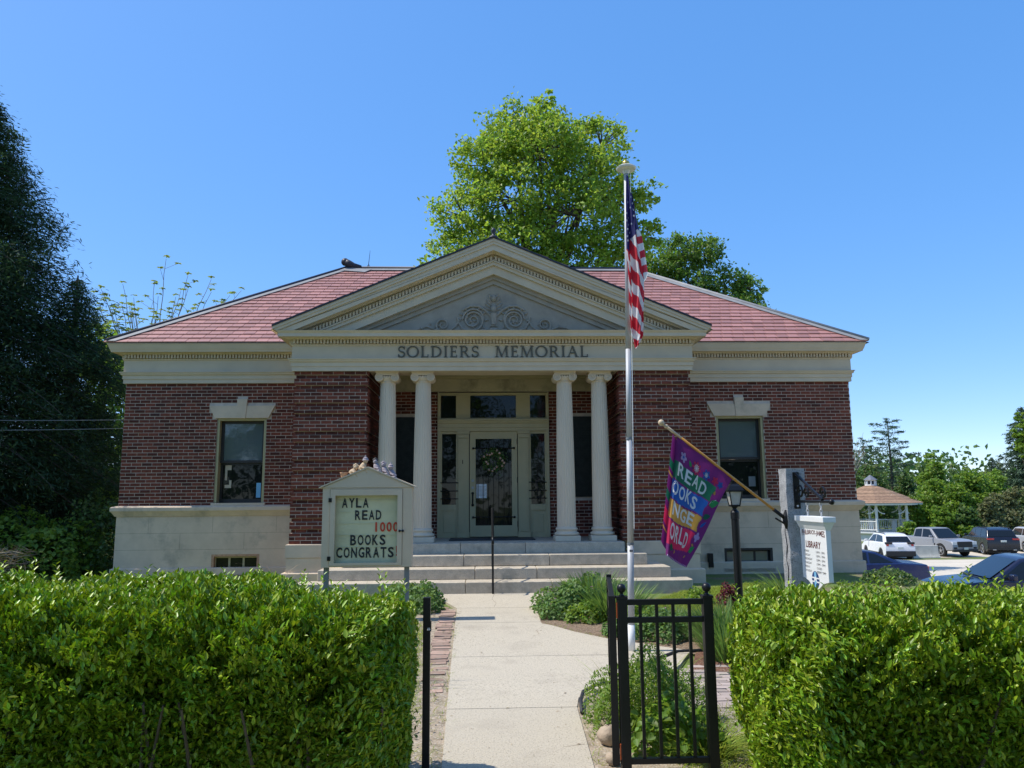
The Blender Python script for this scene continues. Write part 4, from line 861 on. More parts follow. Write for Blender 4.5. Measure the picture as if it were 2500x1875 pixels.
gx0, gx1, gz0, gz1 = -2.035, -1.20, .80, 1.69
dr = bpy.data.objects.new('door', None); COL.objects.link(dr); dr.parent = t; OFF[dr.name] = OFF[t.name]
mb = MB(); mb.box(fx0, gx0, BY-.012, BY+.03, fz0, fz1); mb.box(gx1, fx1, BY-.012, BY+.03, fz0, fz1); mb.box(gx0, gx1, BY-.012, BY+.03, fz0, gz0); mb.box(gx0, gx1, BY-.012, BY+.03, gz1, fz1); mb.build('door_frame', M['boardpaint'], dr)
for z in (.86, 1.63): MB().box(fx0-.022, fx0+.02, BY-.02, BY-.01, z-.028, z+.028).build('hinge', M['iron'], dr)
mb = MB(); mb.ball((fx1-.03, BY-.025, 1.215), .017, 8); mb.ball((fx1+.012, BY-.02, 1.215), .017, 8); mb.tube([(fx1-.03, BY-.02, 1.215), (fx1+.012, BY-.015, 1.215)], .008, 6); mb.build('latch', M['iron'], dr)
MB().box(gx0-.03, gx1+.03, BY+.075, BY+.085, gz0-.02, gz1+.02).build('panel', M['boardface'], t)
mb = MB()
for k in range(1, 6): z = gz0+.05+(gz1-gz0-.05)*k/5.4; mb.box(gx0-.03, gx1+.03, BY+.068, BY+.0755, z-.003, z+.003)
mb.build('letter_tracks', M['boardface'], t)
def boardword(txt, x0, x1, z0, h, m):
    n = len(txt); W = gx1-gx0; H = gz1-gz0; cw = (x1-x0)/n
    for i, ch in enumerate(txt):
        mb = MB(); a = x0+i*cw+cw*.08; wd = cw*.80
        if ch in '1I!': wd = cw*.26; a = x0+i*cw+cw*.36
        fit_text(mb, ch, lambda u, v: (gx0+W*(a+wd*u), BY+.066, gz0+H*(z0+h*v)), .022)
        mb.build('letter', M[m], t)
boardword('AYLA', .085, .535, .815, .145, 'blackletter'); boardword('READ', .30, .745, .632, .145, 'blackletter'); boardword('1000', .60, 1.02, .452, .145, 'redletter')
boardword('BOOKS', .23, .82, .255, .155, 'blackletter'); boardword('CONGRATS', .012, .955, .07, .155, 'blackletter'); boardword('!', .95, 1.02, .09, .155, 'redletter')
# small clay figures sitting on the board's roof
xm = (bx0+bx1)/2
figs = [(-.335, 'terracotta', 'pot', 'terracotta flower pot tipped on the left slope of the letter board roof'),
        (-.215, 'tan', 'lie', 'tan clay figure lying behind the flower pot on the board roof'),
        (-.085, 'tan', 'cap', 'tan clay figure in a cap sitting nearest the board roof peak'),
        (.105, 'greyclay', 'sit', 'dark striped clay figure sitting just right of the board roof peak'),
        (.215, 'greyclay', 'sit', 'mauve clay figure in the middle of the right slope of the board roof'),
        (.315, 'greyclay', 'cap', 'grey clay figure lowest on the right slope of the board roof')]
for dx, m_, kind, lab in figs:
    zz = zt+.282-.418*abs(dx); x = xm+dx; t = thing('flower_pot' if kind == 'pot' else 'clay_figure', lab, 'flower pot' if kind == 'pot' else 'figurine', (x, BY+.08, zz), 'clay figures on the letter board roof'); y = BY+.08; M_ = M[m_]
    if kind == 'pot':
        mb = MB(); mb.lathe(x, y, [(.035, zz-.045), (.05, zz+.05), (.058, zz+.05), (.058, zz+.07), (.046, zz+.07), (.04, zz+.03)], 14); mb.build('pot', M_, t, smooth=False)
        continue
    lean = .06 if dx < 0 else -.03; up_ = .02 if kind == 'lie' else .05
    MB().tube([(x-.03*(1 if dx < 0 else -1), y, zz-.012), (x, y, zz+.012+up_*.3), (x+lean*.4, y, zz+.035+up_)], [.045, .05, .03], 10).build('body', M_, t, smooth=True)
    hx, hz = x+lean*.6, zz+.062+up_; MB().ball((hx, y, hz), .034, 10).build('head', M_, t, smooth=True)
    mb = MB(); mb.tube([(x-.02, y-.045, zz+.03), (x+.03, y-.07, zz+.02), (x+.06, y-.06, zz-.0)], .014, 6); mb.build('arm', M_, t); MB().tube([(x-.02, y-.04, zz-.01), (x+.05, y-.08, zz-.01), (x+.075, y-.08, zz-.05)], .017, 6).build('leg', M_, t)
    if kind == 'cap': mb = MB(); mb.lathe(hx, y, [(.05, hz+.012), (.038, hz+.022), (.033, hz+.045), (.012, hz+.056), (.006, hz+.085)], 10); mb.build('cap', M['redleaf'] if False else M['greyclay'], t)
    else: MB().tube([(hx-.03, y, hz+.02), (hx, y, hz+.045), (hx+.035, y, hz+.015)], .018, 6).build('hair', M['plastic'] if dx > .1 and dx < .15 else M_, t)

# ------------------------------------------------ flagpole and flag
FX, FY = 1.538, 8.36
t = thing('flagpole', 'tall grey aluminium flagpole with a gold ball beside the path', 'flagpole', (FX, FY, .02))
def fpx(z): return FX+.003+(z*.0195)
MB().tube([(FX, FY, -.02), (FX+.004, FY, .29)], .042, 20).build('sleeve', M['white'], t, smooth=True)
zj = [.28, 1.14, 2.285, 3.295, 5.41]; rj = [.036, .0335, .031, .0285, .024]
for k in range(4): MB().tube([(fpx(zj[k]), FY, zj[k]), (fpx(zj[k+1]), FY, zj[k+1])], [rj[k], rj[k]-.002], 20).build('pole_section', M['steel'], t, smooth=True)
for z in (1.14, 2.285): MB().tube([(fpx(z), FY, z-.012), (fpx(z), FY, z+.012)], .0375, 18).build('clamp_ring', M['greysteel'], t)
MB().box(fpx(1.08)-.018, fpx(1.08)+.02, FY-.0365, FY-.033, 1.055, 1.08).build('sticker', M['greyletter'], t)
zt_ = 5.43; mb = MB(); mb.lathe(fpx(zt_), FY, [(.03, zt_-.05), (.045, zt_-.01), (.11, zt_+.005), (.118, zt_+.022), (.10, zt_+.035), (.03, zt_+.045)], 24); mb.build('disc', M['whitewood'], t, smooth=False)
mb = MB(); mb.ball((fpx(zt_), FY, zt_+.075), .045, 14); mb.build('ball', M['gold'], t, smooth=True)
MB().tube([(fpx(5.38)+.045, FY-.03, 5.38), (fpx(3.4)+.035, FY-.04, 3.4), (fpx(1.3)+.036, FY-.036, 1.3)], .004, 5).build('halyard', M['white'], t)
F1, F2, F3 = cloth('flag_red', (0.62, 0.03, 0.05), .4), cloth('flag_white', (0.78, 0.77, 0.76), .4), cloth('flag_blue', (0.035, 0.035, 0.16), .4)
fo = thing('flag', 'stars and stripes flag hanging limp from the tall flagpole', 'flag', (1.6, FY-.05, 4.4))
def FXY(X, Y): return 1.616+(X-150)*.001446-(Y-165)*.000043, 5.329-(Y-165)*.001459
LE = ([165, 400, 800, 1100, 1420, 1500, 1560], [160, 152, 156, 172, 190, 206, 234]); RE_ = ([165, 400, 560, 700, 900, 1010, 1150, 1320, 1400, 1470, 1520, 1560], [177, 205, 232, 248, 276, 297, 302, 293, 291, 286, 262, 237])
LE2 = ([300, 600, 800, 1000, 1040], [200, 222, 238, 262, 285]); RE2 = ([300, 330, 560, 650, 770, 900, 955, 990, 1040], [206, 220, 268, 298, 321, 340, 347, 334, 296])
def flagpt(u, v):
    Y = 165+1395*v; xl, xr = np.interp(Y, *LE), np.interp(Y, *RE_); X = xl+(xr-xl)*u; x, z = FXY(X, Y); wd = min(1, v*4)
    return (x, FY-.075-.045*wd*math.sin(2*PI*(u*1.55+.12+.25*v))-.018*wd*math.sin(2*PI*(u*3.1+v*2.2))-.05*u*wd, z+.006*math.sin(9*u+14*v))
def flagpt2(u, v):
    Y = 300+740*v; xl, xr = np.interp(Y, *LE2), np.interp(Y, *RE2); x, z = FXY(xl+(xr-xl)*u, Y); return (x, FY-.03+.05*u*min(1, v*3)-.03*math.sin(PI*u)-.01*math.sin(9*u+10*v), z)
def flagmat(u, v):
    Y = 165+1395*v; xl, xr = np.interp(Y, *LE), np.interp(Y, *RE_); X = xl+(xr-xl)*u; left = u < .30+.08*math.sin(6*v)
    if Y < (790-.2*(X-155) if left else 700-.75*(X-180)): return 2
    ph_ = ((Y-2.3*(X-xl)-(790 if left else 610))/205) % 1; return 1 if (ph_ < .46 if left else ph_ > .54) else 0
def flagmat2(u, v):
    Y = 300+740*v; xl, xr = np.interp(Y, *LE2), np.interp(Y, *RE2); X = xl+(xr-xl)*u
    if Y < 610-.5*(X-240): return 2
    return 1 if ((Y+.55*(X-290)-580)/128) % 1 < .5 else 0
MB().grid(flagpt, 44, 240, flagmat).build('cloth', [F1, F2, F3], fo, smooth=True)
MB().grid(flagpt2, 20, 130, flagmat2).build('cloth_fold', [F1, F2, F3], fo, smooth=True)
sm_ = MB()
for X, Y in ((190, 290), (170, 383), (187, 452), (214, 450), (156, 487), (178, 512), (212, 515), (157, 545), (175, 575), (196, 582), (190, 642), (165, 718), (190, 355), (204, 398), (163, 620), (161, 680)):
    v = (Y-165)/1395; xl, xr = np.interp(Y, *LE), np.interp(Y, *RE_); u = (X-xl)/(xr-xl); c0 = Vector(flagpt(u, v)); ro = random.uniform(-.4, .4)
    sm_.add([(c0.x+r*.75*math.cos(a+ro), c0.y-.012, c0.z+r*math.sin(a+ro)) for r, a in [((.019 if k % 2 == 0 else .0075), PI/2+k*PI/5) for k in range(10)]]+[(c0.x, c0.y-.014, c0.z)], [(k, (k+1) % 10, 10) for k in range(10)])
prop(sm_.build('stars', F2, fo), kind='stuff')

# ------------------------------------------------ granite post with bracket, hanging sign, banner
gx_, gy_ = 3.405, 8.42
t = thing('granite_post', 'tall rough grey granite post carrying the hanging library sign', 'post', (gx_, gy_, .1))
mb = MB(); nz = 22; vs = []
for i in range(nz+1):
    z = .0+1.94*i/nz
    for (dx, dy) in ((-1, -1), (1, -1), (1, 1), (-1, 1)): vs.append((gx_+dx*.103+random.uniform(-.006, .006), gy_+dy*.103+random.uniform(-.006, .006), z))
mb.add(vs, [(i*4+k, i*4+(k+1) % 4, (i+1)*4+(k+1) % 4, (i+1)*4+k) for i in range(nz) for k in range(4)]+[(nz*4, nz*4+1, nz*4+2, nz*4+3)]); mb.build('shaft', M['granite'], t)
# black split line down the sunny side
mb = MB(); pts = [(gx_-.107, gy_-.02+.018*math.sin(k*1.7), 1.32-k*.075) for k in range(17)]; mb.tube(pts, .006, 5); mb.build('seam', M['dark'], t)
br = thing('sign_bracket', 'black scrolled iron bracket bolted to the granite post front', 'bracket', (gx_, gy_-.12, 1.5)); bx = gx_+.005; fy = gy_-.105
MB().box(bx-.035, bx+.035, fy-.012, fy, 1.50, 1.90).build('back_plate', M['iron'], br, bevel=.004)
MB().tube([(bx, fy-.01, 1.58), (bx, fy-.82, 1.58)], .014, 8).build('arm', M['iron'], br); mb = MB(); mb.ball((bx, fy-.84, 1.58), .030, 12); mb.build('end_ball', M['iron'], br, smooth=True)
MB().tube([(bx, fy-.01, 1.88), (bx, fy-.64, 1.60)], [.016, .016], 6).build('brace', M['iron'], br)
for (y0, z0, r0) in ((fy-.10, 1.68, .085), (fy-.26, 1.665, .065), (fy-.66, 1.665, .07)):
    pts = [(bx, y0+r0*(1-i/34)*math.cos(i*.30), z0+r0*(1-i/34)*math.sin(i*.30)) for i in range(28)]; MB().tube(pts, .011, 6).build('scroll', M['iron'], br)
for z in (1.53, 1.70, 1.87): mb = MB(); mb.ball((bx, fy-.014, z), .013, 8); mb.build('bolt', M['steel'], br)
# hanging sign: broad faces look left and right, edge towards the street
sgx = gx_+.005; sy0, sy1 = fy-.72, fy-.10
hs = thing('hanging_sign', 'white hanging library sign with opening hours and blue round emblem', 'sign', (sgx, (sy0+sy1)/2, .7))
pz1, pz0 = 1.325, .82
ym = (sy0+sy1)/2
mb = MB(); mb.prism_x([(sy0, pz0-.03), (ym-.17, pz0-.06), (ym, pz0-.16), (ym+.17, pz0-.06), (sy1, pz0-.03), (sy1, pz1), (sy0, pz1)][::-1], sgx-.024, sgx+.024); mb.build('panel', M['white'], hs)
mb = MB(); mb.box(sgx-.066, sgx+.066, sy0-.045, sy1+.045, 1.375, 1.43); mb.build('cap', M['white'], hs, bevel=.003)
mb = MB(); mb.hexa([(sgx-.026, sy0-.004, 1.30), (sgx+.026, sy0-.004, 1.30), (sgx+.026, sy1+.004, 1.30), (sgx-.026, sy1+.004, 1.30), (sgx-.056, sy0-.036, 1.374), (sgx+.056, sy0-.036, 1.374), (sgx+.056, sy1+.036, 1.374), (sgx-.056, sy1+.036, 1.374)]); mb.build('cap_moulding', M['white'], hs)
for yy in (sy0+.13, sy1-.16):
    for k in range(4):
        pts = [(sgx+(.012*math.cos(a) if k % 2 else 0), yy+(0 if k % 2 else .012*math.cos(a)), 1.452+k*.033+.022*math.sin(a)) for a in [i*PI/4 for i in range(9)]]; MB().tube(pts, .0045, 5).build('chain_link', M['steel'], hs)
def sgn(u0, u1, v0, v1): return lambda u, v: (sgx-.0255, sy1-(sy1-sy0)*(u0+(u1-u0)*u), pz0+(pz1-.03-pz0)*(v0+(v1-v0)*v))
def signtext(txt, u0, u1, v0, v1, m, name='lettering', arch=0.0, offs=.0):
    mb = MB(); fn = sgn(u0, u1, v0, v1)
    if arch:
        f0 = fn
        def fn(u, v):
            w = 1-(2*u-1)**2; p = f0(u, v); return (p[0], p[1], p[2]+arch*(1-v)*w*.9)
        vs, fs = text_geo(txt, 1, 0, offs, 2); xs = [q[0] for q in vs]; zs = [q[1] for q in vs]
        mb.add([fn((q[0]-min(xs))/(max(xs)-min(xs)), (q[1]-min(zs))/(max(zs)-min(zs))) for q in vs], fs)
    else: fit_text(mb, txt, fn, offs)
    mb.build(name, M[m], hs)
signtext('PHILBRICK-JAMES', .06, .95, .80, .985, 'maroon', arch=.035, offs=.015); signtext('LIBRARY', .20, .78, .60, .745, 'maroon', offs=.02)
rows = ['MONDAY', 'TUESDAY', 'WEDNESDAY', 'THURSDAY', 'FRIDAY', 'SATURDAY']; tms = ['12PM - 5PM', '12PM - 7PM', '12PM - 5PM', '12PM - 5PM', 'CLOSED', '10AM - 1PM']
for k, (a, b) in enumerate(zip(rows, tms)):
    v = .50-k*.085; signtext(a, .12, .12+.033*len(a), v, v+.045, 'greyletter', offs=.0); signtext(b, .58, .58+.032*len(b), v, v+.045, 'greyletter')
mb = MB(); f = sgn(.56, .92, .115, .122); mb.quad(f(0, 0), f(1, 0), f(1, 1), f(0, 1)); mb.build('rule', M['greyletter'], hs)
def disc(c, r, x, m, nm, sides=24, squash=1): 
    mb = MB(); mb.add([(x, c[0]+r*math.cos(2*PI*k/sides), c[1]+r*math.sin(2*PI*k/sides)*squash) for k in range(sides)], [tuple(range(sides-1, -1, -1))]); mb.build(nm, M[m], hs)
disc((ym, pz0-.035), .088, sgx-.0256, 'blueletter', 'emblem')
for dz in (-.02, .018): mb = MB(); mb.box(sgx-.0262, sgx-.0258, ym-.088, ym+.088, pz0-.035+dz-.007, pz0-.035+dz+.007); mb.build('emblem_bar', M['white'], hs)
mb = MB(); mb.box(sgx-.0268, sgx-.0264, ym-.026, ym+.026, pz0-.115, pz0+.045); mb.build('emblem_bar', M['cyanletter'], hs)
mb = MB(); mb.prism_x([(ym-.03, pz0-.06), (ym+.0, pz0-.035), (ym+.03, pz0-.06), (ym+.03, pz0-.02), (ym, pz0+.0), (ym-.03, pz0-.02)], sgx-.0274, sgx-.027); mb.build('emblem_book', M['white'], hs)
# banner pole and banner
bp = thing('banner_pole', 'varnished wooden banner pole slanting up from the granite post', 'pole', (3.28, 8.36, 1.38))
A = Vector((3.285, 8.36, 1.396)); B = Vector((1.87, 8.02, 2.428)); D = (B-A).normalized()
mb = MB(); mb.tube([A+D*.08, B-D*.04], .0145, 10); mb.build('shaft', M['wood'], bp, smooth=True)
MB().tube([B-D*.28, B-D*.03], [.0147, .0165], 10).build('pale_end', M['paleknob'], bp, smooth=True)
mb = MB(); mb.ball(tuple(B), .034, 14); mb.tube([B-D*.085, B-D*.07, B-D*.055], [.017, .025, .017], 10); mb.build('knob', M['paleknob'], bp, smooth=True)
MB().tube([A-D*.02, A+D*.17], .020, 10).build('socket', M['iron'], bp, smooth=True)
mb = MB(); mb.tube([(3.298, 8.36, 1.28), (3.298, 8.36, 1.35), (3.298, 8.36, 1.42), (3.298, 8.36, 1.49)], [.01, .04, .04, .01], 10); mb.tube([(3.288, 8.36, 1.33), (3.165, 8.33, 1.40)], .010, 6); mb.build('wall_flange', M['iron'], bp)
bn = thing('banner', 'purple banner with bands of colour telling to read books', 'banner', (2.3, 8.2, 1.6))
BT = A+(B-A)*.91; BR_ = A+(B-A)*.435
TL, TR, BR2, BL = BT+Vector((0, 0, -.015)), BR_+Vector((0, 0, -.015)), Vector((2.085, 8.05, .912)), Vector((1.86, 7.98, 1.045))
TLf = TL.lerp(TR, .075); BLf = BL
def ban(u, v):
    l = TLf.lerp(BLf, v); r = TR.lerp(BR2, v); p = l.lerp(r, u)
    w = .020*math.sin(5.2*u+2.2*v)*(v**.6)+.012*math.sin(9*u-4*v+1)*min(1, v*2)+.006*math.sin(17*u+6*v)
    sag = -.015*math.sin(PI*u)*v
    edge = .05*max(0, 1-u/.07)**2*min(1, v*6)
    return (p.x+.006*math.sin(7*v+3*u), p.y-w+edge, p.z+sag)
BC = [cloth('banner_purple', (0.17, 0.018, 0.15), .4), cloth('banner_green', (0.012, 0.135, 0.075), .4), cloth('banner_blue', (0.02, 0.11, 0.42), .4), cloth('banner_gold', (0.56, 0.31, 0.06), .4), cloth('banner_pink', (0.62, 0.025, 0.10), .4), cloth('banner_white', (0.74, 0.76, 0.76), .3), cloth('banner_leaf', (0.03, 0.30, 0.08), .35), cloth('banner_lilac', (0.45, 0.33, 0.55), .35)]
def banmat(u, v):
    wv = .012*math.sin(7*u)+.012*math.sin(3*u+1)
    for m_, a, b, e in ((1, .185, .335, .83), (2, .348, .50, .80), (3, .515, .665, .80), (4, .68, .885, .78)):
        if a+wv < v < b+wv and u < e+.02*math.sin(40*v): return m_
    return 0
MB().grid(ban, 70, 110, banmat).build('cloth', BC[:5], bn, smooth=True)
def fold(u, v):
    l = TL.lerp(BL+Vector((-.035, .05, .14)), v); f_ = Vector(ban(0, min(1, v*.93+.04)))+Vector((.02, .03, 0)); p = l.lerp(f_, u); return (p.x, p.y+.03*math.sin(PI*u), p.z)
MB().grid(fold, 8, 50, lambda u, v: 1 if .22 < v < .3 or .5 < v < .58 else (4 if .66 < v < .8 else (3 if .34 < v < .36 or .84 < v < .86 else 0))).build('folded_edge', BC[:5], bn, smooth=True)
def onban(u, v, lift=.004): p = ban(u, v); return (p[0], p[1]-lift, p[2])
def btext(txt, u0, u1, v0, v1, sl=.0):
    n = len(txt); cw = (u1-u0)/n; vm, hm = (v0+v1)/2, (v1-v0)
    for i, ch in enumerate(txt):
        mb = MB(); a = u0+i*cw+.08*cw; wd = cw*.84; jit = .008*math.sin(i*2.3)
        fit_text(mb, ch, lambda u, v: onban(a+wd*u, vm+hm/2-hm*v+jit+sl*(i/n)), .022); mb.build('letter', BC[5], bn)
btext('READ', .05, .70, .20, .315); btext('OOKS', -.01, .62, .365, .48); btext('NGE', .06, .66, .53, .645); btext('ORLD', .06, .66, .705, .85)
def petal(u0, v0, r, n, m, depth=.005, inner=.55):
    mb = MB(); vs = []
    for k in range(n*4):
        a = 2*PI*k/(n*4); rad = r*(inner+(1-inner)*abs(math.cos(n*a/2))); vs.append(onban(u0+rad*math.cos(a)/.85, v0+rad*math.sin(a)/1.15, depth))
    vs.append(onban(u0, v0, depth)); mb.add(vs, [(k, (k+1) % (n*4), n*4) for k in range(n*4)]); mb.build('printed_flower', BC[m], bn)
def bleaf(u0, v0, ang, l, w_, m):
    mb = MB(); d = (math.cos(ang), math.sin(ang)); vs = []
    for t_ in (0, .3, .65, 1, .65, .3):
        vs.append(t_)
    pts = [(0, 0), (.3, w_), (.65, w_*.8), (1, 0), (.65, -w_*.8), (.3, -w_)]
    mb.add([onban(u0+(d[0]*a*l-d[1]*b)/.85, v0+(d[1]*a*l+d[0]*b)/1.15, .005) for a, b in pts], [(0, 1, 2, 3), (0, 3, 4, 5)]); mb.build('printed_leaf', BC[m], bn)
petal(.14, .135, .055, 5, 7); petal(.14, .135, .018, 5, 2, .007); petal(.40, .145, .075, 8, 4); petal(.40, .145, .045, 12, 5, .007, .15); petal(.60, .135, .062, 6, 2); petal(.60, .135, .03, 10, 5, .007, .15); petal(.77, .13, .05, 5, 4); petal(.88, .13, .045, 5, 2); petal(.86, .70, .06, 4, 7); petal(.30, .93, .022, 3, 3)
bleaf(.30, .17, -2.2, .07, .02, 6); bleaf(.84, .36, -.6, .16, .045, 6); bleaf(.84, .36, -.9, .13, .02, 5); bleaf(.82, .50, -.5, .13, .035, 1); bleaf(.84, .60, -.9, .12, .02, 2); bleaf(.80, .86, -.7, .12, .04, 6); bleaf(.10, .90, .2, .12, .035, 1); bleaf(.70, .93, -.5, .06, .012, 3); bleaf(.85, .25, -1.6, .05, .02, 3); bleaf(.80, .78, .2, .06, .014, 3)
mb = MB()
for k in range(16): u = .03+k*.06; mb.add([onban(u, .985, .004), onban(u+.025, .985, .004), onban(u+.025, 1.0, .004), onban(u, 1.0, .004)], [(0, 1, 2, 3)])
prop(mb.build('hem_stitches', BC[7], bn), kind='stuff')

# ------------------------------------------------ lamp post
lx, ly = 3.10, 9.5
t = thing('lamp_post', 'short black lamp post with a square lantern in the mulch bed', 'lamp post', (lx, ly, .08))
mb = MB(); mb.lathe(lx, ly, [(.048, 0), (.048, 1.36), (.054, 1.362), (.054, 1.44), (.046, 1.455), (.03, 1.47), (.025, 1.49), (.045, 1.515)], 20); mb.build('pole', M['iron'], t, smooth=False)
c = bpy.data.objects.new('lantern', None); COL.objects.link(c); c.parent = t; OFF[c.name] = OFF[t.name]
def frus(z0, r0, z1, r1, mb, x=lx+.075*0, y=ly): mb.hexa([(x-r0, y-r0, z0), (x+r0, y-r0, z0), (x+r0, y+r0, z0), (x-r0, y+r0, z0), (x-r1, y-r1, z1), (x+r1, y-r1, z1), (x+r1, y+r1, z1), (x-r1, y+r1, z1)])
mb = MB(); frus(1.535, .050, 1.695, .076, mb); mb.build('pane', M['lanternglass'], c)
mb = MB(); frus(1.512, .057, 1.533, .057, mb)
for sx in (-1, 1):
    for sy in (-1, 1): mb.tube([(lx+sx*.053, ly+sy*.053, 1.53), (lx+sx*.079, ly+sy*.079, 1.70)], .008, 5)
mb.build('frame', M['iron'], c)
mb = MB(); frus(1.70, .106, 1.712, .106, mb); frus(1.7125, .100, 1.765, .070, mb); frus(1.7655, .070, 1.80, .03, mb); frus(1.8005, .035, 1.815, .035, mb); mb.ball((lx, ly, 1.83), .018, 8); mb.build('cap', M['iron'], c)

# ------------------------------------------------ fence panel, gate leaf, latch post
def bar(mb, x0, x1, y0, y1, z0, z1): mb.box(x0, x1, y0, y1, z0, z1)
t = thing('fence_panel', 'short black metal fence panel with two ball topped posts by the path', 'fence', (1.09, 4.8, 0))
for x in (.832, 1.363):
    p = MB().box(x-.029, x+.029, 4.771, 4.829, -.05, 1.03).build('post', M['iron'], t, bevel=.003)
    MB().box(x-.033, x+.033, 4.767, 4.833, 1.03, 1.045).build('cap', M['iron'], p); mb = MB(); mb.lathe(x, 4.8, [(.022, 1.045), (.012, 1.055), (.010, 1.065), (.02, 1.07)], 12); mb.ball((x, 4.8, 1.092), .029, 14); mb.build('ball', M['iron'], p, smooth=True)
for z in (1.008, .902, .085): MB().box(.861, 1.334, 4.784, 4.816, z-.016, z+.016).build('rail', M['iron'], t)
for x in (.945, 1.047, 1.149, 1.251): MB().box(x-.009, x+.009, 4.791, 4.809, .101, .992).build('picket', M['iron'], t)
t = thing('gate', 'open black metal gate leaf swung inward and seen edge on', 'gate', (.775, 4.8, .05))
ga, gb = Vector((.772, 4.80, 0)), Vector((.940, 5.97, 0)); gd = (gb-ga).normalized(); gn = Vector((-gd.y, gd.x, 0))
def gbar(p, q, z0, z1, w_, name):
    p, q = ga+gd*p, ga+gd*q; mb = MB(); a, b, c_, d_ = p-gn*w_, q-gn*w_, q+gn*w_, p+gn*w_
    mb.hexa([(v.x, v.y, z0) for v in (a, b, c_, d_)][::1]+[(v.x, v.y, z1) for v in (a, b, c_, d_)]); mb.build(name, M['iron'], t)
gbar(0, .045, .06, 1.045, .0215, 'post'); gbar(1.14, 1.18, .06, 1.06, .019, 'post')
for z in (1.03, .92, .10): gbar(.046, 1.139, z-.018, z+.014, .016, 'rail')
for k in range(9): gbar(.15+k*.11, .168+k*.11, .115, .91, .009, 'picket')
for z in (.14, .96): MB().box(.797, .802, 4.785, 4.815, z-.045, z+.045).build('hinge', M['orange'], t)
t = thing('gate_post', 'plain black metal gate post with a latch beside the left hedge', 'post', (-.366, 4.8, 0))
MB().box(-.388, -.344, 4.778, 4.822, -.1, 1.053).build('shaft', M['iron'], t, bevel=.003); mb = MB(); mb.box(-.346, -.338, 4.775, 4.81, .855, .91); mb.build('latch', M['iron'], t)
mb = MB(); mb.lathe(-.352, 4.774, [(.010, .862), (.010, .868)], 10); mb.build('keyhole', M['steel'], t); MB().box(-.36, -.344, 4.773, 4.7775, .861, .876).build('keyhole', M['steel'], t)
# wires on the left
for z0, z1 in ((3.07, 3.18), (3.30, 3.36)):
    mb = MB(); mb.tube([(-14+6.6*k/12, 13.5+3.0*k/12, z0+(z1-z0)*k/12-.10*math.sin(PI*k/12)) for k in range(13)], .007, 5); prop(mb.build('service_wire', M['greysteel']), 'thin wire running to the left wall of the library, %s of two' % ('lower' if z0 < 3.2 else 'upper'), 'wire', 'wires to the left wall')
# rocks at the path edge
for k, (x, y, r, lb) in enumerate(((.83, 5.42, .085, 'rounded tan rock at the path edge under the gate bush'), (.79, 5.02, .05, 'small reddish stone at the path edge nearest the gate'), (.84, 5.75, .045, 'small pale stone beside the larger tan rock'))):
    mb = MB(); mb.ball((x, y, r*.55), r, 14, .8); me = mb.mesh('rock')
    for v in me.vertices: v.co += Vector((random.uniform(-.1, .1), random.uniform(-.1, .1), random.uniform(-.1, .1)))*r
    prop(link('rock', me, M['rock'], smooth=True), lb, 'rock')
# ================================================================== VEGETATION
def norm3(v): v = np.array(v, float); return v/np.linalg.norm(v)
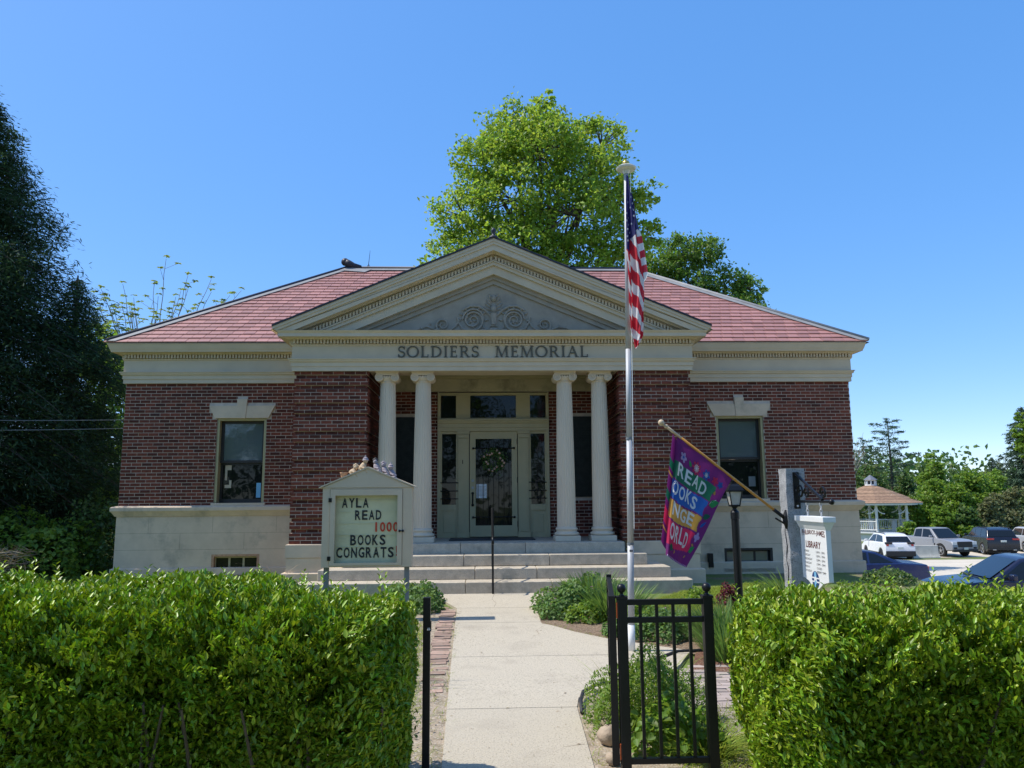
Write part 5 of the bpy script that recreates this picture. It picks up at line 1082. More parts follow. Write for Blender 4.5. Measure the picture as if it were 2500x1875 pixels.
# ---- clipped hedges
def hedge(x0, x1, yf, yb, top, label, seed, n, endround, hfn):
    r_ = np.random.default_rng(seed); t = thing('hedge', label, 'hedge', ((x0+x1)/2, (yf+yb)/2, 0))
    x = r_.uniform(x0, x1, n)
    ends = r_.random(n) < .14
    W = (yb-yf)/2; yc = (yf+yb)/2
    # cross-section: superellipse, front through top to the back
    a = np.where(r_.random(n) < .8, r_.uniform(-.12, PI*.62, n), r_.uniform(PI*.5, PI*1.05, n))   # angle from the front
    dep = r_.exponential(.085, n); dep = np.where(r_.random(n) < .30, r_.uniform(.08, .5, n), dep); dep = np.minimum(dep, .5)
    H = top+hfn(x); e = .62
    ca, sa = np.cos(a), np.sin(a)
    cy = -np.sign(ca)*np.abs(ca)**e; cz = np.sign(sa)*np.abs(sa)**e
    zc = .42; bump = .05*np.sin(x*3.1+a*2.3+seed)+.035*np.sin(x*7.7-a*4.1)+.03*np.sin(x*13+a*7)
    bump = bump+.035*np.sin(x*23+a*9)*np.sin(a*15-x*8+seed)
    cav = np.sin(x*15+1.7*np.sin(a*7+seed))+np.sin(a*13+x*6)+np.sin(x*27-a*19)
    ry = W+bump-dep;  rz = (H-zc)+bump*.7-dep
    Y = yc+cy*ry; under = .30; Z = np.where(a < 0, zc+np.sin(a)*2.6*(zc-.05)*1.0, zc+cz*rz)
    low = r_.random(n) < .34
    Z = np.where(low & (a < PI*.3), r_.uniform(.10, .62, n)**1.0, Z); Y = np.where(low & (a < PI*.3), yc-ry*r_.uniform(.90, 1.0, n), Y)
    Y = Y+np.where(Y < yc, .40*np.clip((.88-Z)/.88, 0, 1)**1.1, 0)
    N = np.stack([np.zeros(n), -np.sign(ca)*np.abs(ca)**(2-e)*-1*-1, np.abs(sa)**(2-e)*np.sign(sa)], 1); N[:, 1] = -np.sign(ca)*np.abs(ca)**(1.2); N[low & (a < PI*.3)] = (0, -1, .1)
    # end face
    xe = x1 if endround > 0 else x0; ne = ends.sum(); u = r_.uniform(-1, 1, ne); zz = r_.uniform(.08, 1, ne)
    Hx = top+hfn(np.full(ne, xe)); Yend = yc+u*W*.95; Zend = zz*(Hx-.04)*(1-.10*np.abs(u)**3)
    X = x.copy(); bulge = .07*np.sin(PI*np.clip(zz, 0, 1))-.12*np.abs(u)**2.5
    X[ends] = xe+endround*(bulge-.08-np.minimum(r_.exponential(.06, ne), .4)+.03*np.sin(zz*9+u*5)); Y[ends] = Yend; Z[ends] = Zend; N[ends] = (endround, 0, .25)
    # pull in the near corners at the end
    dx = np.abs(X-xe); pull = np.clip(1-dx/.45, 0, 1)**2; Y = Y+np.where(~ends, (yc-Y)*.35*pull, 0); Z = Z-np.where(~ends & (Z > .6), .10*pull*(Z), 0)
    keep = ~((cav < -1.0) & (dep < .13) & ~ends) & (Z > .07) & ~((Z < .20) & (r_.random(n) < .6))
    P = np.stack([X, Y, Z+.0], 1)[keep]; N = unit(N[keep]+1e-6); m = len(P)
    d = r_.normal(size=(m, 3)); d = unit(d)
    A = unit(N*.55+np.array([[0, 0, .55]])+d*.75); NN = unit(N*.25+np.array([[0, 0, .95]])+unit(r_.normal(size=(m, 3)))*.6)
    Lh = r_.uniform(.018, .055, m); f = link('foliage', leafmesh('hedge_leaves', P, A, NN, Lh, Lh*r_.uniform(.36, .48, m)), M['hedge'], t); prop(f, kind='stuff')
    ni = int(n*.55); Pi = np.stack([r_.uniform(x0+.1, x1-.1, ni), yc+.10+r_.uniform(-.62, .62, ni)*W, np.zeros(ni)], 1); Pi[:, 2] = .16+(top+hfn(Pi[:, 0])-.30)*r_.random(ni)**.9; q_ = r_.normal(size=(ni, 3)); Li = r_.uniform(.035, .07, ni)
    prop(link('inner_foliage', leafmesh('inner_leaves', Pi, q_, r_.normal(size=(ni, 3))+np.array([[0, 0, .5]]), Li, Li*.55, six=False), M['hedge'], t), kind='stuff')
    # upright shoots standing out of the top
    ns = int(abs(x1-x0)*46); sx = r_.uniform(x0+.05, x1-.05, ns); sy = yc+r_.uniform(-.85, .85, ns)*W; hz = top+hfn(sx)-.10*np.abs((sy-yc)/W)**3*top; PP, AA, NNN, LL = [], [], [], []
    for i in range(ns):
        hgt = abs(r_.normal(.05, .045)); dr = unit(np.array([[r_.normal(0, .25), r_.normal(0, .25), 1]]))[0]
        for k in range(int(4+hgt*60)):
            s = k/(4+hgt*60); p = np.array([sx[i], sy[i], hz[i]-.05])+dr*(hgt+.05)*s; th = k*2.4+i; out = np.array([math.cos(th), math.sin(th), .9]); PP.append(p+norm3(out)*.018); AA.append(out); NNN.append([-math.cos(th)*.7, -math.sin(th)*.7, .8]); LL.append(.05*(1-.4*s))
    LL = np.array(LL); prop(link('shoots', leafmesh('shoot_leaves', np.array(PP), np.array(AA, float), np.array(NNN, float), LL, LL*.42), M['hedge'], t), kind='stuff')
    mb = MB()
    for k in range(int(abs(x1-x0)*9)):
        bx_ = r_.uniform(x0+.15, x1-.15); by = yc+r_.uniform(-.25, .25); 
        for q in range(2):
            tx = bx_+r_.normal(0, .10); ty = by+r_.normal(0, .15)-.10; mb.tube([(bx_, by, -.03), ((bx_+tx)/2+.02, (by+ty)/2, .28), (tx, ty, .62)], [.013, .010, .006], 5, cap=False)
    prop(mb.build('stems', M['bark'], t), kind='stuff')
hedge(-5.2, -.425, 3.95, 5.12, 1.155, 'long clipped hedge filling the front from the gate post to the picture edge', 3, 150000, 1, lambda x: .05*np.clip((-x-.6)/2, 0, 1)+.02*np.sin(x*1.7)+.018*np.sin(x*4.1+1))
hedge(1.50, 5.4, 3.85, 5.15, 1.045, 'rounded bright hedge in front of the hanging sign and parked cars', 5, 135000, -1, lambda x: .04*np.clip((x-1.5)/.8, 0, 1)-.03*np.clip((x-3)/1.0, 0, 1)+.02*np.sin(x*5.1))
# ---- low plants
def mound(name, label, c, r, h, n, mat, lsz, cat='plant', asp=.8, group=None, flowers=0, six=False, stalk=0.2):
    z0 = G(c[0], c[1]); t = thing(name, label, cat, (c[0], c[1], z0), group)
    d = unit(rng.normal(size=(n, 3))); d[:, 2] = np.abs(d[:, 2]); sc = 1-rng.exponential(.12, n).clip(0, .9)
    rad = np.array([r, r, h])*(1+.12*np.sin(d[:, 0:1]*7+c[0])+.10*np.sin(d[:, 1:2]*9))
    P = np.array([c[0], c[1], z0])+d*rad*sc[:, None]; N = unit(d*.6+np.array([[0, 0, .6]])+rdir(n)*.5); A = unit(rdir(n)+d*.4)
    L_ = lsz*rng.uniform(.7, 1.3, n); prop(link('foliage', leafmesh(name+'_leaves', P, A, N, L_, L_*asp, six=six), M[mat], t), kind='stuff')
    for k in range(flowers):
        a = rng.uniform(0, 2*PI); q = rng.uniform(.3, .95); p = (c[0]+r*q*math.cos(a), c[1]+r*q*math.sin(a), z0+h*math.sqrt(max(0, 1-q*q))+.03); mb = MB()
        for i in range(5): b = i*2*PI/5; mb.add([p, (p[0]+.016*math.cos(b-.5), p[1]+.016*math.sin(b-.5), p[2]+.005), (p[0]+.024*math.cos(b), p[1]+.024*math.sin(b), p[2]+.004), (p[0]+.016*math.cos(b+.5), p[1]+.016*math.sin(b+.5), p[2]+.005)], [(0, 1, 2, 3)])
        mb.build('flower', M['purpleflower'], t)
    return t
def clump(name, label, c, r, h, n, wd, mat='blade', droop=.15, cat='plant', group=None):
    z0 = G(c[0], c[1]); t = thing(name, label, cat, (c[0], c[1], z0), group); a = rng.uniform(0, 2*PI, n); q = np.sqrt(rng.random(n))*r*.6
    base = np.stack([c[0]+q*np.cos(a), c[1]+q*np.sin(a), np.full(n, z0-.02)], 1); d = np.stack([np.cos(a)*q/r*1.1+rng.normal(0, .16, n), np.sin(a)*q/r*1.1+rng.normal(0, .16, n), np.ones(n)], 1)
    prop(link('leaves', blades(name+'_blades', base, d, rng.uniform(.6, 1.05, n)*h, wd, droop, 4), M[mat], t, smooth=False), kind='stuff'); return t
mound('geranium', 'low green geranium mound at the left corner of the front steps', (-1.12, 11.9), .50, .28, 1700, 'geranium', .055)
mound('geranium', 'dark green geranium spilling over the brick edging under the letter board', (-.95, 11.1), .34, .22, 1000, 'geranium', .05)
mound('geranium', 'geranium mound with pink flowers at the bend of the path before the steps', (1.18, 11.0), .50, .36, 2100, 'geranium', .055, flowers=5)
mound('geranium', 'geranium mound at the foot of the steps behind the strap leaved clump', (1.65, 12.1), .45, .34, 1500, 'geranium', .055, flowers=2)
mound('leafy_plant', 'small yellow green leafy plant at the front of the flower bed', (1.32, 10.2), .30, .22, 900, 'bright', .05)
clump('daylily', 'upright strap leaved clump in the bed beside the front steps', (1.55, 11.4), .42, .62, 420, .028)
clump('daylily', 'tall strap leaved clump next to the open gate leaf', (1.72, 10.3), .38, .60, 420, .028)
clump('daylily', 'strap leaved clump behind the flagpole in the bed', (2.3, 9.7), .40, .32, 420, .018)
clump('daylily', 'strap leaved clump in the middle of the bed behind the fence', (2.75, 9.3), .40, .34, 460, .018)
clump('daylily', 'strap leaved clump beside the left end of the right hedge', (2.62, 8.6), .40, .60, 420, .024)
clump('daylily', 'narrow leaved clump behind the ball topped fence post', (2.45, 7.9), .30, .55, 380, .014)
mound('geranium', 'dense geranium mound with pink flowers behind the fence pickets', (2.05, 9.15), .50, .27, 2100, 'geranium', .05, flowers=5)
mound('leafy_plant', 'bright leafy shrub between flagpole and geranium behind the fence', (1.80, 9.5), .22, .30, 700, 'bright', .05)
mound('shrub', 'feathery light green shrub growing round the foot of the open gate', (1.20, 5.85), .43, .47, 8500, 'bright', .036, 'shrub', .36)
clump('grass_tuft', 'wispy grass standing above the shrub behind the gate', (1.15, 6.0), .40, .66, 150, .008, 'grass', .3)
mound('leafy_plant', 'broad leaved plant low at the fence foot', (1.25, 5.30), .30, .30, 700, 'bright', .060, six=True)
clump('grass_tuft', 'tuft of bright grass at the bottom right of the fence', (1.42, 5.2), .30, .30, 420, .009, 'grass', .45)
mound('red_plant', 'small dark red leaved plant at the lamp post foot', (3.50, 11.2), .17, .30, 700, 'redleaf', .04)
mound('leafy_plant', 'small green plant left of the dark red plant', (3.10, 11.4), .22, .22, 420, 'bright', .045)
mound('leafy_plant', 'light green plant in the mulch right of the dark red plant', (4.15, 11.6), .28, .24, 500, 'bright', .045)
clump('tall_weed', 'tall leafy weed growing against the granite post', (4.35, 11.2), .22, .75, 130, .035, 'geranium', .35)
clump('tall_weed', 'narrow green weed at the lit foot of the granite post', (3.25, 8.7), .16, .55, 90, .022, 'blade', .3)
mound('shrub', 'dark round shrub at the right corner of the library foundation', (7.15, 13.6), .42, .24, 1100, 'mid', .05, 'shrub')
mound('shrub', 'low green shrub behind the white hanging sign', (5.3, 11.0), .36, .34, 900, 'bright', .05, 'shrub')
clump('dry_weed', 'bent dry weed stalks before the left foundation', (-3.55, 13.2), .15, .95, 10, .012, 'dry', .55)
clump('grass_tuft', 'dark grass blades behind the right end of the left hedge', (-1.25, 7.2), .2, 1.16, 60, .012, 'blade', .2)
clump('roadside_weed', 'tall dark weed standing above the right hedge near the picture edge', (4.35, 5.5), .22, 1.32, 110, .030, 'mid', .25)
mound('geranium', 'geranium patch at the bed edge nearest the bend of the path', (.98, 10.45), .26, .22, 1000, 'geranium', .05, flowers=2)
mound('leafy_plant', 'pale leafy plant low in the bed between the strap leaved clumps', (1.75, 10.75), .30, .24, 800, 'bright', .05)
mound('geranium', 'low geranium at the bed edge beside the flagpole foot', (1.62, 9.25), .24, .18, 800, 'geranium', .045, flowers=1)
# ---- grass
def grassfield(name, poly, n, h, mat, label=None):
    (x0, y0), (x1, y1), (x2, y2), (x3, y3) = poly; u, v = rng.random(n), rng.random(n)
    X = (1-u)*(1-v)*x0+u*(1-v)*x1+u*v*x2+(1-u)*v*x3; Y = (1-u)*(1-v)*y0+u*(1-v)*y1+u*v*y2+(1-u)*v*y3
    Z = np.array([G(a, b) for a, b in zip(X, Y)])-.02; d = rng.normal(0, .45, (n, 3)); d[:, 2] = 1
    den = .5+.5*np.sin(X*3.1+1.3*np.sin(Y*2.2))*np.sin(Y*2.7+X); k = rng.random(n) < (.45+.75*den)
    prop(link(name, blades(name, np.stack([X, Y, Z], 1)[k], d[k], rng.uniform(.5, 1.1, n)[k]*h, .006+.003*rng.random(n)[k], .45, 2), M[mat]), kind='stuff')
grassfield('lawn_grass', ((1.8, 10.75), (3.1, 10.2), (6.6, 14.9), (3.3, 12.8)), 34000, .10, 'grass')
grassfield('lawn_grass', ((3.0, 9.3), (3.4, 8.6), (4.0, 12.0), (2.2, 11.6)), 9000, .12, 'grass')
grassfield('lawn_grass', ((-9, 8.5), (-1.6, 6.3), (-1.8, 13.0), (-9, 14.5)), 24000, .13, 'grass')
grassfield('lawn_grass', ((-7, 4.0), (-.9, 4.2), (-.95, 7.0), (-7, 7.5)), 16000, .10, 'grass')
grassfield('lawn_grass', ((1.0, 4.2), (5.5, 4.0), (5.5, 6.5), (1.5, 6.2)), 20000, .12, 'grass')
grassfield('lawn_grass', ((-.85, 5.2), (-.52, 5.2), (-.80, 10.2), (-1.2, 10.2)), 3600, .10, 'grass')
grassfield('weed_grass', ((-.62, 5.0), (-.34, 5.0), (-.50, 8.0), (-.85, 8.0)), 420, .10, 'grass')
grassfield('lawn_grass', ((-14, 14), (-7.6, 13.4), (-7.7, 19), (-14, 20)), 7000, .22, 'grass')
for nm, x0, y0, x1, y1, q in (('edge_grass', -.31, 4.8, -.42, 11.2, 420), ('edge_grass', .73, 10.05, 1.40, 9.02, 150), ('edge_grass', .69, 5.0, .80, 6.5, 160), ('edge_grass', .74, 10.1, .76, 11.4, 90)):
    u = rng.random(q)**1.0; P = np.stack([x0+(x1-x0)*u+rng.normal(0, .018, q), y0+(y1-y0)*u, np.zeros(q)], 1); P[:, 2] = [G(a, b)-.015 for a, b in P[:, :2]]; k = np.sin(u*37)+np.sin(u*91+2) > -.2; d = rng.normal(0, .6, (q, 3)); d[:, 2] = 1
    prop(link(nm, blades(nm, P[k], d[k], rng.uniform(.02, .08, q)[k], .005, .5, 2), M['grass']), kind='stuff')
n = 90; X = rng.uniform(-.3, .68, n); Y = 4.9+7.6*rng.random(n)**1.3; X = np.where(rng.random(n) < .6, np.where(rng.random(n) < .5, -.32-.018*(Y-5)+np.abs(rng.normal(0, .07, n)), .67-np.abs(rng.normal(0, .07, n))), X); P = np.stack([X, Y, np.array([G(a, b) for a, b in zip(X, Y)])+.004], 1); A = rng.normal(size=(n, 3)); A[:, 2] *= .08; N = rng.normal(0, .2, (n, 3)); N[:, 2] = 1
prop(link('path_litter', leafmesh('path_litter', P, A, N, rng.uniform(.012, .04, n), rng.uniform(.006, .016, n), six=False), M['dry']), kind='stuff')
# fallen leaves and twigs scattered over bed edges
n = 700; X = np.concatenate([rng.uniform(-.9, -.36, 350), rng.uniform(.74, 2.2, 350)]); Y = np.concatenate([rng.uniform(4.5, 11, 350), rng.uniform(8.4, 11.6, 350)]); ok = ~((X > 0) & (Y < 10.1-1.12*(X-.71)))
P = np.stack([X, Y, np.array([G(a, b) for a, b in zip(X, Y)])+.004], 1)[ok]; m = len(P); A = rng.normal(size=(m, 3)); A[:, 2] *= .1; N = rng.normal(0, .3, (m, 3)); N[:, 2] = 1
prop(link('leaf_litter', leafmesh('leaf_litter', P, A, N, rng.uniform(.02, .06, m), rng.uniform(.008, .02, m), six=False), M['dry']), kind='stuff')

# ---- trees
def limb_pts(a, b, sag=.15, n=6, wob=.12):
    a, b = np.array(a, float), np.array(b, float); L = np.linalg.norm(b-a); out = []
    for i in range(n+1): t = i/n; p = a+(b-a)*t; p[2] -= sag*L*math.sin(PI*t)*.5; out.append(p+rng.normal(0, wob*.1*L*t*(1-t)*2, 3))
    return [tuple(p) for p in out]
def crown(blobs, n, per=26, shell=.55, clr=.16):
    vol = np.array([b[3]*b[4]*b[5] for b in blobs])**.72; vol /= vol.sum(); P, C = [], []
    nc = max(1, n//per); idx = rng.choice(len(blobs), nc, p=vol); B = np.array(blobs)[idx]
    d = unit(rng.normal(size=(nc, 3))); rad = (shell+(1-shell)*rng.random(nc)**.6)[:, None]; cc = B[:, :3]+d*B[:, 3:6]*rad
    r0 = (B[:, 3:6].min(axis=1)*clr*rng.uniform(.7, 1.5, nc))[:, None, None]
    P = (cc[:, None, :]+rng.normal(size=(nc, per, 3))*r0*np.array([1, 1, .6])).reshape(-1, 3); D = np.repeat(d, per, axis=0); return P, D, cc, B
def tree(name, label, base, blobs, n, lsz, mat, trunk_r, bark='bark', per=26, shell=.55, clr=.16, asp=.75, cat='tree', group=None, fork=.45, twig=1.0, six=False, blob_limbs=True, trunk_top=None):
    bx_, by_ = base; z0 = G(bx_, by_)-.1; t = thing(name, label, cat, (bx_, by_, z0), group)
    P, D, cc, B = crown(blobs, n, per, shell, clr); m = len(P); L_ = lsz*rng.uniform(.7, 1.35, m)
    A = unit(rdir(m)*1.0+D*.35+np.array([[0, 0, -.25]])); N = unit(rdir(m)*.8+D*.35+np.array([[0, 0, .55]]))
    f = link('crown', leafmesh(name+'_leaves', P, A, N, L_, L_*asp, six=six), M[mat], t); prop(f, kind='stuff')
    topz = trunk_top if trunk_top else max(b[2] for b in blobs); mid = np.mean(np.array(blobs)[:, :3], axis=0)
    mb = MB(); tp = [(bx_+(mid[0]-bx_)*q*.9+rng.normal(0, trunk_r*.4), by_+(mid[1]-by_)*q*.9, z0+(topz-z0)*q) for q in (0, .15, .3, .45, .6, .8, 1)]; mb.tube(tp, [trunk_r*1.25, trunk_r, trunk_r*.9, trunk_r*.78, trunk_r*.6, trunk_r*.35, trunk_r*.12], 9, cap=False); mb.build('trunk', M[bark], t, smooth=True)
    lm = MB()
    for b in blobs:
        h0 = z0+(b[2]-z0)*rng.uniform(fork, min(.92, fork+.28)); q = (h0-z0)/(topz-z0); s = (bx_+(mid[0]-bx_)*q*.9, by_+(mid[1]-by_)*q*.9, h0)
        lr = trunk_r*.38*min(1, (b[3]+b[5])/3.5+.25); lm.tube(limb_pts(s, b[:3], .10), [lr, lr*.9, lr*.75, lr*.6, lr*.5, lr*.35, lr*.2], 6, cap=False)
    ks = rng.choice(len(cc), min(len(cc), int(130*twig)), replace=False)
    for k in ks:
        s = B[k, :3]+(cc[k]-B[k, :3])*rng.uniform(-.1, .25); lm.tube(limb_pts(s, cc[k], .05, 3), [trunk_r*.09, trunk_r*.07, trunk_r*.05, trunk_r*.03], 4, cap=False)
    prop(lm.build('limbs', M[bark], t, smooth=True), kind='stuff'); return t
# big maple behind the roof (crown traced clump by clump, 32 m away)
MAPLE = [(1.2, 32, 17.6, 1.5, 1.6, 1.5), (2.3, 32, 18.2, 1.0, 1.2, 1.2), (3.6, 32.5, 18.0, 1.5, 1.6, 1.0), (5.2, 32, 17.2, 1.2, 1.4, 1.2), (0.0, 31.5, 16.0, 1.5, 1.6, 1.3), (2.4, 31, 16.6, 1.9, 2, 1.6), (4.6, 31.5, 15.6, 1.8, 2, 1.5),
         (-.9, 32, 13.9, 1.6, 1.6, 1.3), (1.2, 31, 14.2, 2.0, 2, 1.5), (3.6, 31, 13.6, 2.2, 2, 1.6), (6.0, 32, 14.6, 1.1, 1.3, 1.0), (7.0, 32.5, 15.2, .9, 1.0, .8), (-1.2, 32, 11.8, 1.6, 1.6, 1.2), (1.2, 31, 11.8, 2.0, 2, 1.4), (3.6, 31.5, 11.4, 2.2, 2, 1.5), (5.8, 32, 12.2, 1.3, 1.4, 1.3),
         (-2.0, 32, 10.6, 1.3, 1.3, 1.0), (.6, 32, 10.0, 2, 1.8, 1.2), (4.6, 32, 9.6, 2.2, 1.8, 1.3), (7.2, 32.6, 13.2, .8, 1.0, .9), (2.7, 31.5, 19.0, .45, .5, .6)]
tree('maple_tree', 'large bright green maple rising behind the library pediment', (2.6, 33), MAPLE, 50000, .175, 'maple', .42, per=24, shell=.5, clr=.135, twig=2.6, asp=.62, trunk_top=17)
M2 = [(9.0, 38, 13.2, 1.2, 1.4, 1.1), (10.4, 38, 14.2, 1.3, 1.4, 1.0), (11.6, 38.5, 14.3, 1.0, 1.3, .8), (10.2, 38, 12.2, 1.8, 1.6, 1.2), (12.6, 38.5, 12.6, 1.3, 1.3, 1.1), (14.0, 38.5, 12.3, .9, 1.1, .9), (13.2, 38, 11.0, 1.6, 1.5, 1.0), (11.3, 38, 10.6, 1.8, 1.6, 1.1), (15.2, 39, 10.4, .9, 1, .8), (8.3, 38, 11.4, 1.2, 1.3, 1.0), (9.4, 38, 9.6, 1.8, 1.6, 1.2)]
tree('maple_tree', 'darker maple partly hidden by the right roof slope', (11, 39), M2, 21000, .18, 'maple2', .32, per=22, shell=.42, clr=.16, twig=1.6, asp=.62, trunk_top=12.5)
# sparse spring tree behind the left roof: upright twigs with leaf rosettes
def rosette_tree(name, label, base, tips, lsz, mat):
    z0 = G(*base); t = thing(name, label, 'tree', (base[0], base[1], z0)); lm = MB(); lm.tube([(base[0], base[1], z0-.2), (base[0]+.1, base[1], z0+3), (base[0], base[1], z0+5.5)], [.2, .16, .11], 8, cap=False); lm.build('trunk', M['palebark'], t, smooth=True)
    lm = MB(); P, A, N, L_ = [], [], [], []
    for (x, z) in tips:
        y = base[1]+rng.uniform(-1.4, 1.4); st = (base[0]+(x-base[0])*.35, base[1]+(y-base[1])*.3, z0+min(5.4, (z-z0)*.55)); q = limb_pts(st, (x, y, z), -.25, 6, .15); lm.tube(q, [.03, .026, .022, .018, .014, .011, .008], 5, cap=False)
        for k in range(7):
            s = .35+.65*k/6; i = min(5, int(s*6)); f = s*6-i; c = np.array(q[i])*(1-f)+np.array(q[i+1])*f if k < 6 else np.array(q[-1]); side = rng.normal(0, .22, 3)*(0 if k == 6 else 1); c2 = c+side+np.array([0, 0, .1])
            if k < 6: lm.tube([tuple(c), tuple(c2)], [.008, .005], 4, cap=False)
            for j in range(9): th = j*2.4+rng.uniform(0, .6); o = np.array([math.cos(th), math.sin(th), rng.uniform(-.35, .25)]); P.append(c2+o*.075); A.append(o); N.append([0, 0, 1]); L_.append(lsz*rng.uniform(.7, 1.2))
    lm.tube([(base[0], base[1], z0+5.2), (base[0]+.2, base[1], z0+7)], [.1, .05], 6, cap=False); prop(lm.build('limbs', M['palebark'], t, smooth=True), kind='stuff')
    L_ = np.array(L_); prop(link('crown', leafmesh(name+'_leaves', np.array(P), np.array(A), np.array(N, float)+rng.normal(0, .25, (len(P), 3)), L_, L_*.5), M[mat], t), kind='stuff')
rosette_tree('young_tree', 'sparse pale spring tree with leaf rosettes behind the left roof corner', (-13.2, 30), [(-15.2, 9.9), (-14.7, 9.3), (-14.2, 10.0), (-13.8, 9.5), (-13.4, 10.3), (-13.1, 9.7), (-12.8, 10.3), (-12.4, 10.9), (-12.3, 9.6), (-11.9, 10.5), (-11.5, 9.7), (-11.3, 10.6), (-10.9, 9.8), (-10.6, 10.0), (-9.9, 10.0), (-15.6, 9.2), (-14.9, 8.4), (-14.0, 8.2), (-13.0, 8.6), (-12.2, 8.4), (-11.4, 8.6), (-15.4, 7.6), (-14.4, 7.2), (-13.4, 7.4), (-12.4, 7.4)]+[(-15.6+5.6*((k*.618) % 1), 7.6+2.3*((k*.377) % 1)) for k in range(22)], .165, 'young')
# big dark hemlock on the left
def conifer(name, label, base, h, prof, nb, cards, csz, mat, trunk_r, droop=.35, group=None, zlow=.6, depth=1.0, gap=0.0, bark='bark', xasym=None):
    bx_, by_ = base; z0 = G(bx_, by_)-.1; t = thing(name, label, 'tree', (bx_, by_, z0), group)
    mb = MB(); mb.tube([(bx_, by_, z0), (bx_+.05, by_, z0+h*.5), (bx_, by_, z0+h)], [trunk_r, trunk_r*.6, .02], 9, cap=False); mb.build('trunk', M[bark], t, smooth=True)
    lm = MB(); P, A, N = [], [], []; pz = [p[0] for p in prof]; pr = [p[1] for p in prof]
    for k in range(nb):
        f = (k+rng.random())/nb; z = z0+zlow+(h-zlow-.1)*f**.9; fr = (z-z0)/h; R_ = float(np.interp(fr, pz, pr))*rng.uniform(.62, 1.08)
        th = k*2.39996+rng.normal(0, .3); d = np.array([math.cos(th), math.sin(th)*depth]); tilt = rng.uniform(.05, .30)*(1 if fr > .3 else .4)
        n_ = max(3, int(R_*6)); pts = []
        for i in range(n_+1): s = i/n_; pts.append((bx_+d[0]*R_*s, by_+d[1]*R_*s, z+R_*(tilt*s-droop*s*s)))
        lm.tube(pts, [max(.006, trunk_r*.07*(1-.85*i/n_)) for i in range(n_+1)], 4, cap=False)
        m = max(6, int(cards*R_)); s = rng.random(m)**.65; i = np.minimum((s*n_).astype(int), n_-1); ff = s*n_-i; q = np.array(pts); c = q[i]*(1-ff)[:, None]+q[i+1]*ff[:, None]
        w_ = .34*R_*(1-s*.75)*.55+.06; off = rng.normal(size=(m, 3))*np.stack([w_, w_, w_*.45], 1); off[:, 2] -= np.abs(off[:, 2])*.5; P.append(c+off)
        a = np.stack([np.full(m, d[0]), np.full(m, d[1]), np.full(m, -.25)], 1)+rng.normal(0, .55, (m, 3)); A.append(a); nn = rng.normal(0, .5, (m, 3)); nn[:, 2] += 1; N.append(nn)
    P, A, N = np.concatenate(P), np.concatenate(A), np.concatenate(N); m = len(P); L_ = csz*rng.uniform(.6, 1.3, m)
    prop(lm.build('limbs', M[bark], t), kind='stuff'); prop(link('crown', leafmesh(name+'_needles', P, A, N, L_, L_*.22, six=False, fold=.1), M[mat], t), kind='stuff'); return t
conifer('hemlock_tree', 'huge dark hemlock filling the left edge of the picture', (-13.1, 18), 13.0, [(0, 4.3), (.15, 4.6), (.3, 4.4), (.45, 3.9), (.6, 3.2), (.75, 2.2), (.88, 1.3), (1, .1)], 680, 210, .135, 'needle', .45, .42, zlow=.8)
conifer('hemlock_tree', 'smaller dark hemlock hanging close to the left wall of the library', (-10.9, 20.0), 7.6, [(0, 2.6), (.3, 2.7), (.6, 1.7), (1, .1)], 240, 170, .13, 'needle', .25, .45, zlow=.7)
tree('understory_tree', 'sunlit green tree glimpsed between the dark hemlock and the library', (-14.4, 28.5), [(-14.2, 28.5, 4.5, 1.8, 1.5, 1.6), (-13.6, 28.5, 2.6, 1.6, 1.4, 1.3), (-15.5, 28.5, 3.0, 1.8, 1.4, 1.4), (-13.8, 28.2, 6.6, 1.4, 1.2, 1.2), (-15.0, 28.5, 7.2, 1.5, 1.2, 1.2)], 9000, .19, 'bright', .16, per=20, shell=.3)
mound('shrub', 'sunlit green undergrowth shrub left of the library behind the hedge', (-9.6, 16.4), 1.5, 1.25, 4200, 'bright', .10, 'shrub')
mound('shrub', 'green undergrowth shrub at the far left behind the hedge', (-12.0, 15.6), 1.6, 1.2, 4200, 'bright', .10, 'shrub')
mound('shrub', 'dark shrub against the left corner of the library foundation', (-8.4, 17.2), .9, 1.6, 2600, 'mid', .09, 'shrub')
n = 500; P = np.stack([rng.uniform(-10.6, -8.6, n), rng.uniform(14.2, 15.2, n), rng.uniform(.1, .75, n)], 1); prop(link('brush_pile', leafmesh('brush_pile', P, rng.normal(size=(n, 3))*np.array([1, 1, .5]), rdir(n), .5, .018, six=False), M['dry']), 'tangle of dry grey brush left of the library wall', 'brush pile', kind='stuff')
# ---- background on the right
conifer('pine_tree', 'tall open white pine behind the gazebo', (48.6, 90), 13.4, [(0, 1.2), (.35, 1.6), (.5, 2.6), (.62, 3.0), (.8, 2.5), (.92, 2.0), (1, .9)], 34, 60, .42, 'pine', .28, .02, zlow=4.5)
conifer('pine_tree', 'second white pine just left of the tallest one', (47.4, 94), 11.4, [(0, 1.2), (.4, 1.6), (.6, 2.4), (.85, 1.9), (1, .6)], 26, 60, .42, 'pine', .22, .02, zlow=4.0)
conifer('spruce_tree', 'dark spruce at the right edge of the picture', (61.0, 84), 14.0, [(0, 4.4), (.3, 3.9), (.6, 2.8), (.85, 1.5), (1, .1)], 210, 40, .5, 'pine', .3, .2, zlow=1.0)
conifer('spruce_tree', 'lower dark spruce left of the edge spruce', (66.5, 98), 9.0, [(0, 3.6), (.3, 3.2), (.6, 2.0), (1, .1)], 90, 36, .55, 'pine', .25, .2, zlow=1.0)
